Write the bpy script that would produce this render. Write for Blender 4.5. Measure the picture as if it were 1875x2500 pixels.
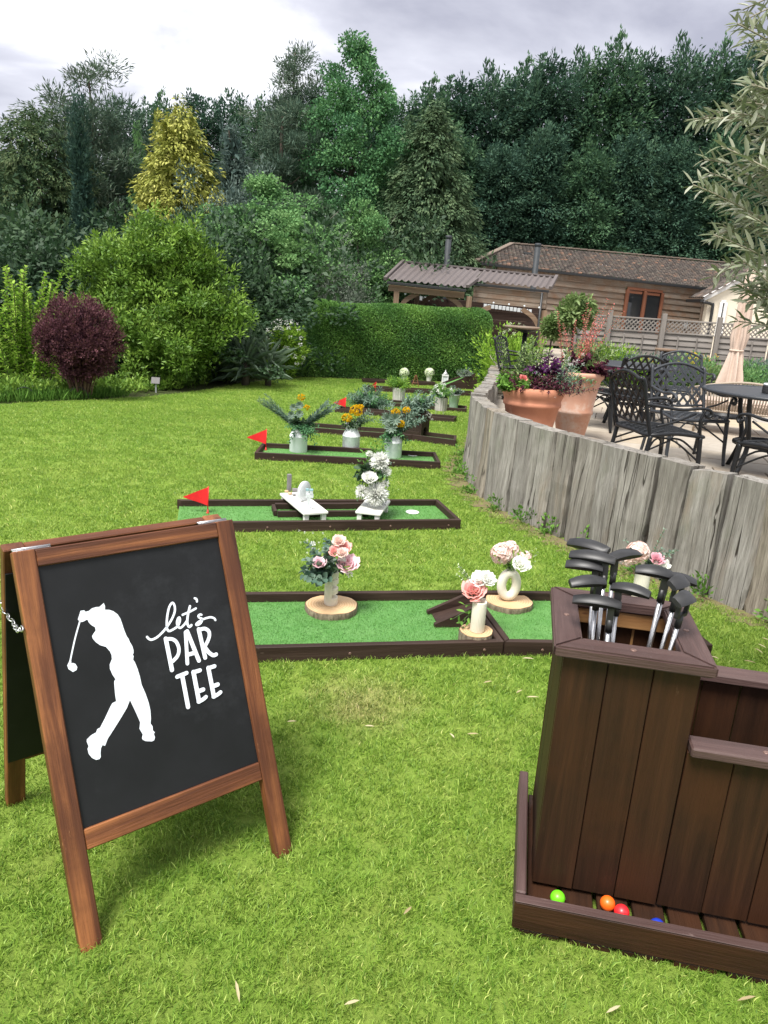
import bpy, bmesh, math, random
import numpy as np
from mathutils import Matrix, Vector, Euler
from mathutils.geometry import tessellate_polygon
R = math.radians
for o in list(bpy.data.objects): bpy.data.objects.remove(o)
scene = bpy.context.scene
COL = scene.collection

# ------------------------------------------------------------------ camera
CAM_H, CAM_P, CAM_R, CAM_F = 1.70, R(16.0), R(3.7), 1800.0
_x0 = Vector((1, 0, 0)); _y0 = Vector((0, math.sin(CAM_P), math.cos(CAM_P))); _f0 = Vector((0, math.cos(CAM_P), -math.sin(CAM_P)))
_cx = _x0 * math.cos(CAM_R) + _y0 * math.sin(CAM_R); _cy = _y0 * math.cos(CAM_R) - _x0 * math.sin(CAM_R)
cam = bpy.data.cameras.new('camera'); cam_o = bpy.data.objects.new('camera', cam); COL.objects.link(cam_o)
M = Matrix.Identity(4)
for i in range(3):
    M[i][0] = _cx[i]; M[i][1] = _cy[i]; M[i][2] = -_f0[i]
M[2][3] = CAM_H
cam_o.matrix_world = M
cam.sensor_fit = 'HORIZONTAL'; cam.sensor_width = 36; cam.lens = CAM_F / 1875 * 36
cam.clip_start = 0.05; cam.clip_end = 2000
scene.camera = cam_o
scene.render.resolution_x = 768; scene.render.resolution_y = 1024

# ------------------------------------------------------------------ sky, sun, exposure
SUN_EL, SUN_AZ = R(62), R(215)       # azimuth the light comes from (clockwise from +Y)
w = bpy.data.worlds.new('World'); scene.world = w; w.use_nodes = True
nt = w.node_tree; nt.nodes.clear()
def N(nt, t, **k):
    n = nt.nodes.new(t)
    for a, b in k.items(): setattr(n, a, b)
    return n
out = N(nt, 'ShaderNodeOutputWorld'); bg = N(nt, 'ShaderNodeBackground')
sky = N(nt, 'ShaderNodeTexSky', sky_type='NISHITA', sun_disc=False)
sky.sun_elevation = SUN_EL; sky.sun_rotation = SUN_AZ; sky.air_density = 1.0; sky.dust_density = 2.0
geo = N(nt, 'ShaderNodeTexCoord'); sep = N(nt, 'ShaderNodeSeparateXYZ')
nt.links.new(geo.outputs['Generated'], sep.inputs[0])
zz = N(nt, 'ShaderNodeMath', operation='MAXIMUM'); zz.inputs[1].default_value = 0.0
nt.links.new(sep.outputs[2], zz.inputs[0])
za = N(nt, 'ShaderNodeMath', operation='ADD'); za.inputs[1].default_value = 0.22; nt.links.new(zz.outputs[0], za.inputs[0])
dx = N(nt, 'ShaderNodeMath', operation='DIVIDE'); dy = N(nt, 'ShaderNodeMath', operation='DIVIDE')
nt.links.new(sep.outputs[0], dx.inputs[0]); nt.links.new(za.outputs[0], dx.inputs[1])
nt.links.new(sep.outputs[1], dy.inputs[0]); nt.links.new(za.outputs[0], dy.inputs[1])
cmb = N(nt, 'ShaderNodeCombineXYZ'); nt.links.new(dx.outputs[0], cmb.inputs[0]); nt.links.new(dy.outputs[0], cmb.inputs[1])
mpw = N(nt, 'ShaderNodeMapping'); mpw.inputs['Location'].default_value = (1.9, 5.25, 0.4); nt.links.new(cmb.outputs[0], mpw.inputs[0])
n1 = N(nt, 'ShaderNodeTexNoise'); n1.inputs['Scale'].default_value = 1.25; n1.inputs['Detail'].default_value = 7; n1.inputs['Roughness'].default_value = 0.52; n1.inputs['Distortion'].default_value = 0.35
nt.links.new(mpw.outputs[0], n1.inputs['Vector'])
cr = N(nt, 'ShaderNodeValToRGB'); e = cr.color_ramp.elements
e[0].position = 0.34; e[0].color = (0.185, 0.185, 0.22, 1)
e[1].position = 0.585; e[1].color = (0.52, 0.52, 0.535, 1)
e2 = e.new(0.47); e2.color = (0.30, 0.30, 0.335, 1)
nt.links.new(n1.outputs['Fac'], cr.inputs[0])
sk = N(nt, 'ShaderNodeMix', data_type='RGBA', blend_type='MULTIPLY'); sk.inputs['Factor'].default_value = 1
nt.links.new(sky.outputs[0], sk.inputs[6]); sk.inputs[7].default_value = (0.10, 0.10, 0.10, 1)
mx = N(nt, 'ShaderNodeMix', data_type='RGBA'); mx.inputs['Factor'].default_value = 0.93
nt.links.new(sk.outputs[2], mx.inputs[6]); nt.links.new(cr.outputs[0], mx.inputs[7])
nt.links.new(mx.outputs[2], bg.inputs[0]); bg.inputs[1].default_value = 1.0
nt.links.new(bg.outputs[0], out.inputs[0])

sun = bpy.data.lights.new('sun', 'SUN'); sun.energy = 2.5; sun.angle = R(22); sun.color = (1, 0.965, 0.91)
so = bpy.data.objects.new('sun', sun); COL.objects.link(so)
sd = Vector((math.sin(SUN_AZ) * math.cos(SUN_EL), math.cos(SUN_AZ) * math.cos(SUN_EL), math.sin(SUN_EL)))
so.rotation_euler = (-sd).to_track_quat('-Z', 'Y').to_euler(); so.location = (0, 0, 30)
vs = scene.view_settings; vs.view_transform = 'Standard'; vs.look = 'None'; vs.gamma = 1; vs.exposure = 1.5
try: vs.use_curve_mapping = False
except Exception: pass
scene.render.engine = 'CYCLES'

# ------------------------------------------------------------------ survey helpers: photo pixel (1875x2500) -> place
def ray(px, py):
    u = (px - 937.5) / CAM_F; v = -(py - 1250) / CAM_F
    return _cx * u + _cy * v + _f0
def at(px, py, Y):
    d = ray(px, py); return Vector((0, 0, CAM_H)) + d * (Y / d.y)
def atz(px, py, z):
    d = ray(px, py); return Vector((0, 0, CAM_H)) + d * ((z - CAM_H) / d.z)
def gz(Y):
    t = min(1, max(0, (Y - 8) / 7.5)); return -.36 * t * t * (3 - 2 * t)
def gslope(Y):
    t = min(1, max(0, (Y - 8) / 7.5)); return -.36 * 6 * t * (1 - t) / 7.5
def gnd(px, py, dz=0):
    z = dz
    for _ in range(50):
        p = atz(px, py, z); z = .5 * z + .5 * (gz(p.y) + dz)
    return p

# ------------------------------------------------------------------ object helpers
def tag(o, label=None, cat=None, group=None, kind=None):
    if label: o['label'] = label
    if cat: o['category'] = cat
    if group: o['group'] = group
    if kind: o['kind'] = kind
    return o
def thing(name, label, cat, M=None, group=None):
    o = bpy.data.objects.new(name, None); COL.objects.link(o); o.empty_display_size = .1
    if M is not None: o.matrix_basis = M if isinstance(M, Matrix) else Matrix.Translation(M)
    return tag(o, label, cat, group)
def ob(name, me, mat=None, parent=None, M=None):
    o = bpy.data.objects.new(name, me); COL.objects.link(o)
    if mat and not me.materials: me.materials.append(mat)
    if parent: o.parent = parent
    if M is not None: o.matrix_basis = M
    return o
def dup(o, parent=None, M=None):
    c = o.copy(); COL.objects.link(c); c.parent = parent
    if M is not None: c.matrix_basis = M
    for ch in list(KIDS.get(o, []) or [x for x in o.children]): dup(ch, c)
    return c
KIDS = {}
def T(*a): return Matrix.Translation(Vector(a[0] if len(a) == 1 else a))
def RZ(a): return Matrix.Rotation(a, 4, 'Z')
def RX(a): return Matrix.Rotation(a, 4, 'X')
def RY(a): return Matrix.Rotation(a, 4, 'Y')
def SC(x, y=None, z=None):
    y = x if y is None else y; z = x if z is None else z
    return Matrix.Diagonal((x, y, z, 1))
def frame(o, x, up=(0, 0, 1)):
    x = Vector(x).normalized(); up = Vector(up); y = up.cross(x)
    if y.length < 1e-5: y = Vector((0, 1, 0)).cross(x)
    y.normalize(); z = x.cross(y)
    m = Matrix.Identity(4)
    for i in range(3): m[i][0] = x[i]; m[i][1] = y[i]; m[i][2] = z[i]; m[i][3] = o[i]
    return m

def mesh_np(name, v, f, smooth=False, attr=None):
    """v (n,3), f (m,k) all same k"""
    v = np.asarray(v, np.float32); f = np.asarray(f, np.int32); k = f.shape[1]
    me = bpy.data.meshes.new(name)
    me.vertices.add(len(v)); me.vertices.foreach_set('co', v.ravel())
    me.loops.add(f.size); me.loops.foreach_set('vertex_index', f.ravel())
    me.polygons.add(len(f)); me.polygons.foreach_set('loop_start', np.arange(0, f.size, k, dtype=np.int32))
    if smooth: me.polygons.foreach_set('use_smooth', np.ones(len(f), bool))
    if attr is not None:
        a = me.attributes.new('tint', 'FLOAT', 'POINT'); a.data.foreach_set('value', np.asarray(attr, np.float32))
    me.update(calc_edges=True); return me

class MB:
    """collects polygons (mixed sizes), builds one mesh"""
    def __init__(s): s.v = []; s.f = []; s.sm = []
    def add(s, v, f, smooth=False, M=None):
        b = len(s.v)
        if M is not None: v = [M @ Vector(p) for p in v]
        s.v += [tuple(p) for p in v]; s.f += [tuple(i + b for i in q) for q in f]; s.sm += [smooth] * len(f)
        return s
    def box(s, c, d, M=None):
        x, y, z = [t / 2 for t in d]; c = Vector(c)
        v = [c + Vector((a * x, b * y, e * z)) for a in (-1, 1) for b in (-1, 1) for e in (-1, 1)]
        return s.add(v, [(0, 1, 3, 2), (4, 6, 7, 5), (0, 4, 5, 1), (2, 3, 7, 6), (0, 2, 6, 4), (1, 5, 7, 3)], False, M)
    def lathe(s, prof, n=24, M=None, smooth=True, cap=True):
        v = []; f = []
        for r, z in prof:
            for i in range(n):
                a = 2 * math.pi * i / n; v.append((r * math.cos(a), r * math.sin(a), z))
        for j in range(len(prof) - 1):
            for i in range(n):
                k = (i + 1) % n; f.append((j * n + i, j * n + k, (j + 1) * n + k, (j + 1) * n + i))
        if cap:
            if prof[0][0] > 1e-4: f.append(tuple(range(n - 1, -1, -1)))
            if prof[-1][0] > 1e-4: f.append(tuple((len(prof) - 1) * n + i for i in range(n)))
        return s.add(v, f, smooth, M)
    def tube(s, pts, r, n=8, closed=False, M=None, flat=1.0, smooth=True):
        pts = [Vector(p) for p in pts]; m = len(pts); rr = r if isinstance(r, (list, tuple)) else [r] * m
        v = []; f = []; prev = None
        for i, p in enumerate(pts):
            if closed: t = pts[(i + 1) % m] - pts[i - 1]
            else: t = pts[min(i + 1, m - 1)] - pts[max(i - 1, 0)]
            t.normalize()
            if prev is None:
                a = Vector((0, 0, 1)) if abs(t.z) < .9 else Vector((1, 0, 0)); u = (a - t * a.dot(t)).normalized()
            else: u = (prev - t * prev.dot(t)).normalized()
            prev = u; w_ = t.cross(u)
            for k in range(n):
                q = 2 * math.pi * k / n; v.append(p + (u * math.cos(q) + w_ * math.sin(q) * flat) * rr[i])
        for i in range(m if closed else m - 1):
            j = (i + 1) % m
            for k in range(n):
                l = (k + 1) % n; f.append((i * n + k, i * n + l, j * n + l, j * n + k))
        if not closed: f.append(tuple(range(n - 1, -1, -1))); f.append(tuple((m - 1) * n + k for k in range(n)))
        return s.add(v, f, smooth, M)
    def prism(s, poly, z0, z1, M=None):
        n = len(poly); v = [(x, y, z0) for x, y in poly] + [(x, y, z1) for x, y in poly]
        tri = tessellate_polygon([[Vector((x, y, 0)) for x, y in poly]])
        f = [tuple(t) for t in tri] + [tuple(i + n for i in t) for t in tri]
        f += [(i, (i + 1) % n, n + (i + 1) % n, n + i) for i in range(n)]
        return s.add(v, f, False, M)
    def mesh(s, name='m', fix=True):
        me = bpy.data.meshes.new(name); me.from_pydata(s.v, [], s.f)
        me.polygons.foreach_set('use_smooth', s.sm)
        if fix:
            bm = bmesh.new(); bm.from_mesh(me); bmesh.ops.recalc_face_normals(bm, faces=bm.faces); bm.to_mesh(me); bm.free()
        me.update(); return me
    def build(s, name, mat, parent=None, M=None, fix=True): return ob(name, s.mesh(name, fix), mat, parent, M)

def spline(pts, n=6, closed=False):
    P = [Vector(p) for p in pts]; m = len(P); o = []
    for i in range(m if closed else m - 1):
        if closed: a, b, c, d = P[i - 1], P[i], P[(i + 1) % m], P[(i + 2) % m]
        else: a, b, c, d = P[max(i - 1, 0)], P[i], P[i + 1], P[min(i + 2, m - 1)]
        for k in range(n):
            t = k / n
            o.append(.5 * ((2 * b) + (c - a) * t + (2 * a - 5 * b + 4 * c - d) * t * t + (3 * b - a - 3 * c + d) * t ** 3))
    if not closed: o.append(P[-1])
    return o

_bb = {}
def board_mesh(L, W, H, bev=.004):
    """box, length along X from 0..L, width Y centred, thickness Z 0..H, bevelled"""
    k = (round(L, 4), round(W, 4), round(H, 4), bev)
    if k in _bb: return _bb[k]
    bm = bmesh.new(); bmesh.ops.create_cube(bm, size=1)
    for v in bm.verts: v.co = Vector(((v.co.x + .5) * L, v.co.y * W, (v.co.z + .5) * H))
    if bev: bmesh.ops.bevel(bm, geom=list(bm.edges), offset=bev, segments=1, affect='EDGES')
    me = bpy.data.meshes.new('board'); bm.to_mesh(me); bm.free()
    return me
def board(name, p0, p1, W, H, mat, parent=None, up=(0, 0, 1), bev=.004):
    """a board from p0 to p1 (centre of underside), width across, thickness along up"""
    p0 = Vector(p0); p1 = Vector(p1)
    return ob(name, board_mesh((p1 - p0).length, W, H, bev), mat, parent, frame(p0, p1 - p0, up))

# ------------------------------------------------------------------ materials
def newmat(name):
    m = bpy.data.materials.new(name); m.use_nodes = True; m.node_tree.nodes.clear(); return m, m.node_tree
def ramp(nt, fac, cols):
    c = N(nt, 'ShaderNodeValToRGB'); el = c.color_ramp.elements
    while len(el) < len(cols): el.new(.5)
    for i, (p, col) in enumerate(cols): el[i].position = p; el[i].color = (*col, 1)
    nt.links.new(fac, c.inputs[0]); return c.outputs[0]
def noise(nt, vec, scale, detail=4, rough=.55, dist=0):
    n = N(nt, 'ShaderNodeTexNoise'); n.inputs['Scale'].default_value = scale; n.inputs['Detail'].default_value = detail
    n.inputs['Roughness'].default_value = rough; n.inputs['Distortion'].default_value = dist
    if vec is not None: nt.links.new(vec, n.inputs['Vector'])
    return n.outputs['Fac']
def mixc(nt, fac, a, b, mode='MIX'):
    m = N(nt, 'ShaderNodeMix', data_type='RGBA', blend_type=mode)
    for s_, val in ((0, fac), (6, a), (7, b)):
        if isinstance(val, (int, float)): m.inputs[s_].default_value = val
        elif isinstance(val, tuple): m.inputs[s_].default_value = (*val, 1)
        else: nt.links.new(val, m.inputs[s_])
    return m.outputs[2]
def ocoord(nt, scale=(1, 1, 1), rnd=True, world=False):
    mp = N(nt, 'ShaderNodeMapping'); mp.inputs['Scale'].default_value = scale
    if world:
        g = N(nt, 'ShaderNodeNewGeometry'); nt.links.new(g.outputs['Position'], mp.inputs[0]); return mp.outputs[0]
    tc = N(nt, 'ShaderNodeTexCoord')
    if rnd:
        oi = N(nt, 'ShaderNodeObjectInfo'); vm = N(nt, 'ShaderNodeVectorMath', operation='MULTIPLY_ADD')
        cb = N(nt, 'ShaderNodeCombineXYZ')
        for i in range(3): nt.links.new(oi.outputs['Random'], cb.inputs[i])
        nt.links.new(cb.outputs[0], vm.inputs[0]); vm.inputs[1].default_value = (37.1, 17.3, 23.7); nt.links.new(tc.outputs['Object'], vm.inputs[2])
        nt.links.new(vm.outputs[0], mp.inputs[0])
    else: nt.links.new(tc.outputs['Object'], mp.inputs[0])
    return mp.outputs[0]
def finish(m, nt, col, rough=.6, bump=None, bs=.3, bd=.01, metal=0, coat=0, spec=.5, transl=0, tcol=None, sheen=0):
    o = N(nt, 'ShaderNodeOutputMaterial'); b = N(nt, 'ShaderNodeBsdfPrincipled')
    if isinstance(col, tuple): b.inputs['Base Color'].default_value = (*col, 1)
    else: nt.links.new(col, b.inputs['Base Color'])
    if isinstance(rough, (int, float)): b.inputs['Roughness'].default_value = rough
    else: nt.links.new(rough, b.inputs['Roughness'])
    b.inputs['Metallic'].default_value = metal; b.inputs['Specular IOR Level'].default_value = spec
    b.inputs['Coat Weight'].default_value = coat; b.inputs['Coat Roughness'].default_value = .25
    if bump is not None:
        bp = N(nt, 'ShaderNodeBump'); bp.inputs['Strength'].default_value = bs; bp.inputs['Distance'].default_value = bd
        nt.links.new(bump, bp.inputs['Height']); nt.links.new(bp.outputs[0], b.inputs['Normal'])
    if transl:
        t = N(nt, 'ShaderNodeBsdfTranslucent'); s_ = N(nt, 'ShaderNodeMixShader'); s_.inputs[0].default_value = transl
        c = tcol if tcol is not None else col
        if isinstance(c, tuple): t.inputs[0].default_value = (*c, 1)
        else: nt.links.new(c, t.inputs[0])
        nt.links.new(b.outputs[0], s_.inputs[1]); nt.links.new(t.outputs[0], s_.inputs[2]); nt.links.new(s_.outputs[0], o.inputs[0])
    else: nt.links.new(b.outputs[0], o.inputs[0])
    return m
def plain(name, c1, c2=None, scale=20, rough=.55, bump=.15, metal=0, coat=0, rough2=None, spec=.5, wear=None):
    m, nt = newmat(name); v = ocoord(nt); c2 = c2 or tuple(x * .8 for x in c1)
    n = noise(nt, v, scale, 6, .6); col = ramp(nt, n, [(.3, c1), (.7, c2)])
    if wear:
        f = ramp(nt, noise(nt, v, scale * .35, 8, .75), [(.56, (0, 0, 0)), (.68, (1, 1, 1))]); col = mixc(nt, f, col, wear)
    return finish(m, nt, col, rough, n, bump, .004, metal, coat, spec)
def wood(name, cols, grain=14, stretch=.06, rough=.6, bump=.4, crack=None, coat=0, knots=None, axis=0, bd=.004, spec=.35, pos=(.25, .5, .75), stain=None, wear=None):
    """grain runs along local X (axis 0)"""
    m, nt = newmat(name); sc = [grain] * 3; sc[axis] = grain * stretch
    v = ocoord(nt, tuple(sc)); n = noise(nt, v, 1, 8, .62, .6); col = ramp(nt, n, list(zip(pos, cols)))
    sf = [grain * 7] * 3; sf[axis] = grain * .35
    fine = noise(nt, ocoord(nt, tuple(sf)), 1, 4, .6); col = mixc(nt, .25, col, ramp(nt, fine, [(.3, (.35, .35, .35)), (.7, (1, 1, 1))]), 'MULTIPLY')
    oi = N(nt, 'ShaderNodeObjectInfo'); col = mixc(nt, .3, col, ramp(nt, oi.outputs['Random'], [(0, (.62, .6, .58)), (1, (1.0, 1.0, 1.0))]), 'MULTIPLY')
    h = fine
    if stain:
        fs = ramp(nt, noise(nt, ocoord(nt, (2.2, 2.2, 2.2)), 1, 6, .65), [(.45, (0, 0, 0)), (.68, (1, 1, 1))]); col = mixc(nt, fs, col, stain)
    if wear:
        sw2 = [45.] * 3; sw2[axis] = 9.; fw = ramp(nt, noise(nt, ocoord(nt, tuple(sw2)), 1, 6, .7), [(.66, (0, 0, 0)), (.74, (1, 1, 1))]); gw = ramp(nt, noise(nt, ocoord(nt, (5, 5, 5)), 1, 3), [(.5, (0, 0, 0)), (.62, (1, 1, 1))]); col = mixc(nt, mixc(nt, 1., fw, gw, 'MULTIPLY'), col, wear)
    if knots:
        vo = N(nt, 'ShaderNodeTexVoronoi'); sk_ = [7.5] * 3; sk_[axis] = 2.6
        nt.links.new(ocoord(nt, tuple(sk_)), vo.inputs['Vector']); vo.inputs['Randomness'].default_value = 1
        col = mixc(nt, ramp(nt, vo.outputs['Distance'], [(.06, (1, 1, 1)), (.17, (0, 0, 0))]), col, knots)
    if crack:
        sk2 = [16] * 3; sk2[axis] = .8
        cn = noise(nt, ocoord(nt, tuple(sk2)), 1, 5, .55, .3); cf = ramp(nt, cn, [(.485, (0, 0, 0)), (.497, (1, 1, 1)), (.503, (1, 1, 1)), (.515, (0, 0, 0))])
        big = ramp(nt, noise(nt, ocoord(nt, tuple(x * .5 for x in sk2)), 1, 2), [(.45, (0, 0, 0)), (.55, (1, 1, 1))])
        cf = mixc(nt, 1.0, cf, big, 'MULTIPLY'); col = mixc(nt, cf, col, crack)
        sb = N(nt, 'ShaderNodeMath', operation='SUBTRACT'); nt.links.new(fine, sb.inputs[0]); nt.links.new(cf, sb.inputs[1]); h = sb.outputs[0]
    return finish(m, nt, col, rough, h, bump, bd, 0, coat, spec)
GAIN = {'leylandii': 1.95, 'leylandii_blue': 1.85, 'golden': 1.25, 'dark_conifer': 1.8, 'cypress': 2.1, 'pine': 1.45, 'olive_conifer': 1.65, 'blue_conifer': 1.3, 'broadleaf': 1.95, 'soft_green': 2.0, 'laurel_green': 1.5, 'lime_green': 1.3, 'hedge': 3.0, 'dark_green': 1.5, 'eucalyptus': 1.5, 'fresh_green': 1.35, 'bay': 1.3}
def leafmat(name, cols, rough=.6, transl=.28, spec=.12, world=.0):
    """cols: ramp over per-leaf tint (natural colour differences between leaves, plus top light painted on the big shrub)"""
    m, nt = newmat(name); a = N(nt, 'ShaderNodeAttribute', attribute_name='tint')
    cols = [tuple(x * GAIN.get(name, 1.) for x in c) for c in cols]; k = len(cols); col = ramp(nt, a.outputs['Fac'], [(i / (k - 1), c) for i, c in enumerate(cols)])
    return finish(m, nt, col, rough, None, transl=transl, spec=spec, tcol=col)

# ------------------------------------------------------------------ foliage engine
def unit(a): return a / np.maximum(np.linalg.norm(a, axis=-1, keepdims=True), 1e-9)
def leaf_quads(P, D, Nn, L, W, six=False, fold=.18, curl=.0):
    P = np.asarray(P); D = unit(np.asarray(D)); S = unit(np.cross(D, Nn)); U = np.cross(S, D)
    n = len(P); L = np.broadcast_to(np.asarray(L, float), (n,))[:, None]; W = np.broadcast_to(np.asarray(W, float), (n,))[:, None]
    if not six:
        v = np.stack([P, P + D * L * .45 + S * W * .5 + U * W * fold, P + D * L - U * L * curl, P + D * L * .45 - S * W * .5 + U * W * fold], 1)
        f = np.arange(n * 4).reshape(n, 4); return v.reshape(-1, 3), f, 4
    v = np.stack([P, P + D * L * .3 + S * W * .42 + U * W * fold, P + D * L * .68 + S * W * .4 + U * (W * fold - L * curl * .4),
                  P + D * L - U * L * curl, P + D * L * .68 - S * W * .4 + U * (W * fold - L * curl * .4), P + D * L * .3 - S * W * .42 + U * W * fold], 1)
    b = np.arange(n)[:, None] * 6
    f = np.concatenate([b + np.array([[0, 1, 2, 3]]), b + np.array([[0, 3, 4, 5]])], 1).reshape(-1, 4)
    return v.reshape(-1, 3), f, 6
class Leaves:
    def __init__(s, seed=0): s.r = np.random.default_rng(seed); s.V = []; s.F = []; s.T = []; s.n = 0
    def put(s, P, D, Nn, L, W, tint, six=False, fold=.18, curl=0.):
        v, f, k = leaf_quads(P, D, Nn, L, W, six, fold, curl)
        s.V.append(v); s.F.append(f + s.n); s.T.append(np.repeat(np.broadcast_to(np.clip(tint, 0, 1), (len(P),)), k)); s.n += len(v)
    def spray(s, C, D, per, ln, spread, L, W, droop=.2, flat=.5, t0=0., t1=1., six=False):
        """feathery sprays growing from C along D"""
        r = s.r; C = np.asarray(C, float); D = unit(np.asarray(D, float)); n = len(C)
        a = r.random((n, per, 1)); ln = np.broadcast_to(ln, (n,))[:, None, None]
        side = r.normal(size=(n, per, 3)); side -= (side * D[:, None]).sum(-1, keepdims=True) * D[:, None]
        P = C[:, None] + D[:, None] * a * ln + side * spread * (1 - .7 * a) * ln - np.array([0, 0, 1]) * droop * .5 * a * a * ln
        d = D[:, None] + .9 * unit(side) * (1 - .6 * a) + r.normal(size=(n, per, 3)) * .25 + np.array([0, 0, -droop])
        nn = np.array([0, 0, 1.]) + flat * r.normal(size=(n, per, 3))
        tc = r.random((n, 1)); t = t0 + (t1 - t0) * (.55 * tc + .45 * r.random((n, per)))
        sc = r.uniform(.65, 1.25, (n * per,))
        s.put(P.reshape(-1, 3), d.reshape(-1, 3), nn.reshape(-1, 3), L * sc, W * sc, t.ravel(), six)
    def blob(s, C, rad, per, L, W, squash=.75, outw=.8, up=.3, shell=.55, t0=0., t1=1., six=False, droop=0., curl=0.):
        r = s.r; C = np.asarray(C, float); n = len(C); rad = np.broadcast_to(rad, (n,))[:, None, None]
        o = unit(r.normal(size=(n, per, 3))); rr = shell + (1 - shell) * r.random((n, per, 1))
        P = C[:, None] + o * rr * rad * np.array([1, 1, squash])
        d = outw * o + r.normal(size=(n, per, 3)) * .55 + np.array([0, 0, up - droop])
        nn = o * .5 + np.array([0, 0, .7]) + r.normal(size=(n, per, 3)) * .4
        tc = r.random((n, 1)); t = t0 + (t1 - t0) * (.5 * tc + .5 * r.random((n, per)))
        sc = r.uniform(.7, 1.25, (n * per,))
        s.put(P.reshape(-1, 3), d.reshape(-1, 3), nn.reshape(-1, 3), L * sc, W * sc, t.ravel(), six, curl=curl)
    def mesh(s, name='crown'):
        return mesh_np(name, np.concatenate(s.V), np.concatenate(s.F), attr=np.concatenate(s.T))
    def build(s, name, mat, parent=None, M=None): return ob(name, s.mesh(name), mat, parent, M)

def env_points(r, n, prof, z0, z1, depth=.3, jitter=.1, lob=0.):
    """points near the surface of a crown of radius prof(z)"""
    z = np.empty(0)
    zs = np.linspace(z0, z1, 200); w = np.maximum([prof(q) for q in zs], .05) + .12; w = np.array(w) / np.sum(w)
    z = r.choice(zs, n, p=w) + r.normal(size=n) * (z1 - z0) * .008
    a = r.random(n) * 2 * math.pi
    rad = np.array([max(prof(min(max(q, z0), z1)), .02) for q in z])
    lump = 1 + lob * np.sin(a * 3 + z * 1.7) * np.sin(a * 5 - z * 2.3 + 1)
    rad = rad * lump * (1 - depth * r.random(n) ** 1.5) * (1 + jitter * r.normal(size=n))
    P = np.stack([rad * np.cos(a), rad * np.sin(a), z], 1); O = np.stack([np.cos(a), np.sin(a), 0 * a], 1)
    return P, O
def trunk_mesh(h, r0, r1, limbs=(), seed=1, wob=.03, n=8):
    rg = random.Random(seed); mb = MB(); k = 7
    pts = [(rg.uniform(-wob, wob) * h * (i / k) , rg.uniform(-wob, wob) * h * (i / k), h * i / k) for i in range(k + 1)]
    pts = spline(pts, 3); rr = [r0 + (r1 - r0) * i / (len(pts) - 1) for i in range(len(pts))]; rr[0] *= 1.35
    mb.tube(pts, rr, n)
    for (z, ang, ln, up, r_) in limbs:
        i = min(len(pts) - 1, int(z / h * (len(pts) - 1))); b = pts[i]
        d = Vector((math.cos(ang), math.sin(ang), 0))
        q = [b + d * ln * t + Vector((0, 0, up * ln * t * (.4 + .6 * t))) + Vector((rg.uniform(-1, 1), rg.uniform(-1, 1), rg.uniform(-1, 1))) * .04 * ln for t in (0, .3, .6, 1)]
        q = spline(q, 3); mb.tube(q, [r_ * (1 - .8 * j / (len(q) - 1)) for j in range(len(q))], 6)
    return mb.mesh('trunk')

# ------------------------------------------------------------------ materials
MAT = {}
def sleeper_mat():
    m, nt = newmat('weathered_oak'); oi = N(nt, 'ShaderNodeObjectInfo')
    n1_ = noise(nt, ocoord(nt, (1.6, 22, 22)), 1, 8, .68, .4); c = ramp(nt, n1_, [(.28, (.15, .14, .125)), (.45, (.26, .248, .228)), (.6, (.35, .338, .315)), (.75, (.45, .44, .415))])
    n2_ = noise(nt, ocoord(nt, (5, 110, 110)), 1, 5, .6); c = mixc(nt, .55, c, ramp(nt, n2_, [(.3, (.42, .40, .38)), (.62, (1, 1, 1))]), 'MULTIPLY')
    c = mixc(nt, .9, c, ramp(nt, oi.outputs['Random'], [(0, (.66, .62, .57)), (.25, (.95, .93, .90)), (.5, (.80, .78, .76)), (.75, (1.08, 1.06, 1.02)), (1, (.96, .85, .70))]), 'MULTIPLY')
    st_ = ramp(nt, noise(nt, ocoord(nt, (1.3, 5, 5)), 1, 6, .6), [(.55, (0, 0, 0)), (.72, (.75, .75, .75))]); c = mixc(nt, st_, c, (.235, .185, .135))
    gr_ = ramp(nt, noise(nt, ocoord(nt, (2.5, 3, 3)), 1, 6, .6), [(.58, (0, 0, 0)), (.75, (.5, .5, .5))]); c = mixc(nt, gr_, c, (.16, .17, .12))
    ck = noise(nt, ocoord(nt, (.35, 9, 9)), 1, 3, .45, .0); cf = ramp(nt, ck, [(.4915, (0, 0, 0)), (.4975, (1, 1, 1)), (.5025, (1, 1, 1)), (.5085, (0, 0, 0))]); gate = ramp(nt, noise(nt, ocoord(nt, (1.1, 4, 4)), 1, 2), [(.48, (0, 0, 0)), (.55, (1, 1, 1))]); cf = mixc(nt, 1., cf, gate, 'MULTIPLY'); c = mixc(nt, cf, c, (.035, .028, .022))
    h = N(nt, 'ShaderNodeMath', operation='SUBTRACT'); nt.links.new(n2_, h.inputs[0]); nt.links.new(cf, h.inputs[1]); h2_ = N(nt, 'ShaderNodeMath', operation='ADD'); nt.links.new(h.outputs[0], h2_.inputs[0]); nt.links.new(n1_, h2_.inputs[1])
    return finish(m, nt, c, .88, h2_.outputs[0], .9, .012, spec=.2)
MAT['sign_wood'] = wood('stained_pine', [(.048, .015, .0065), (.135, .045, .017), (.33, .125, .042)], 24, .05, .5, .5, coat=.06, stain=(.080, .026, .010), pos=(.34, .48, .66), wear=(.42, .21, .09))
MAT['brown_wood'] = wood('brown_stained_timber', [(.015, .0068, .0035), (.031, .0135, .0068), (.058, .024, .0105)], 22, .05, .55, .6, coat=.03, stain=(.040, .015, .006), spec=.25, wear=(.13, .075, .045))
MAT['rim_wood'] = wood('worn_brown_timber', [(.046, .026, .023), (.085, .050, .045), (.14, .088, .078)], 26, .05, .55, .6, stain=(.06, .034, .03), wear=(.20, .145, .13))
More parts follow.
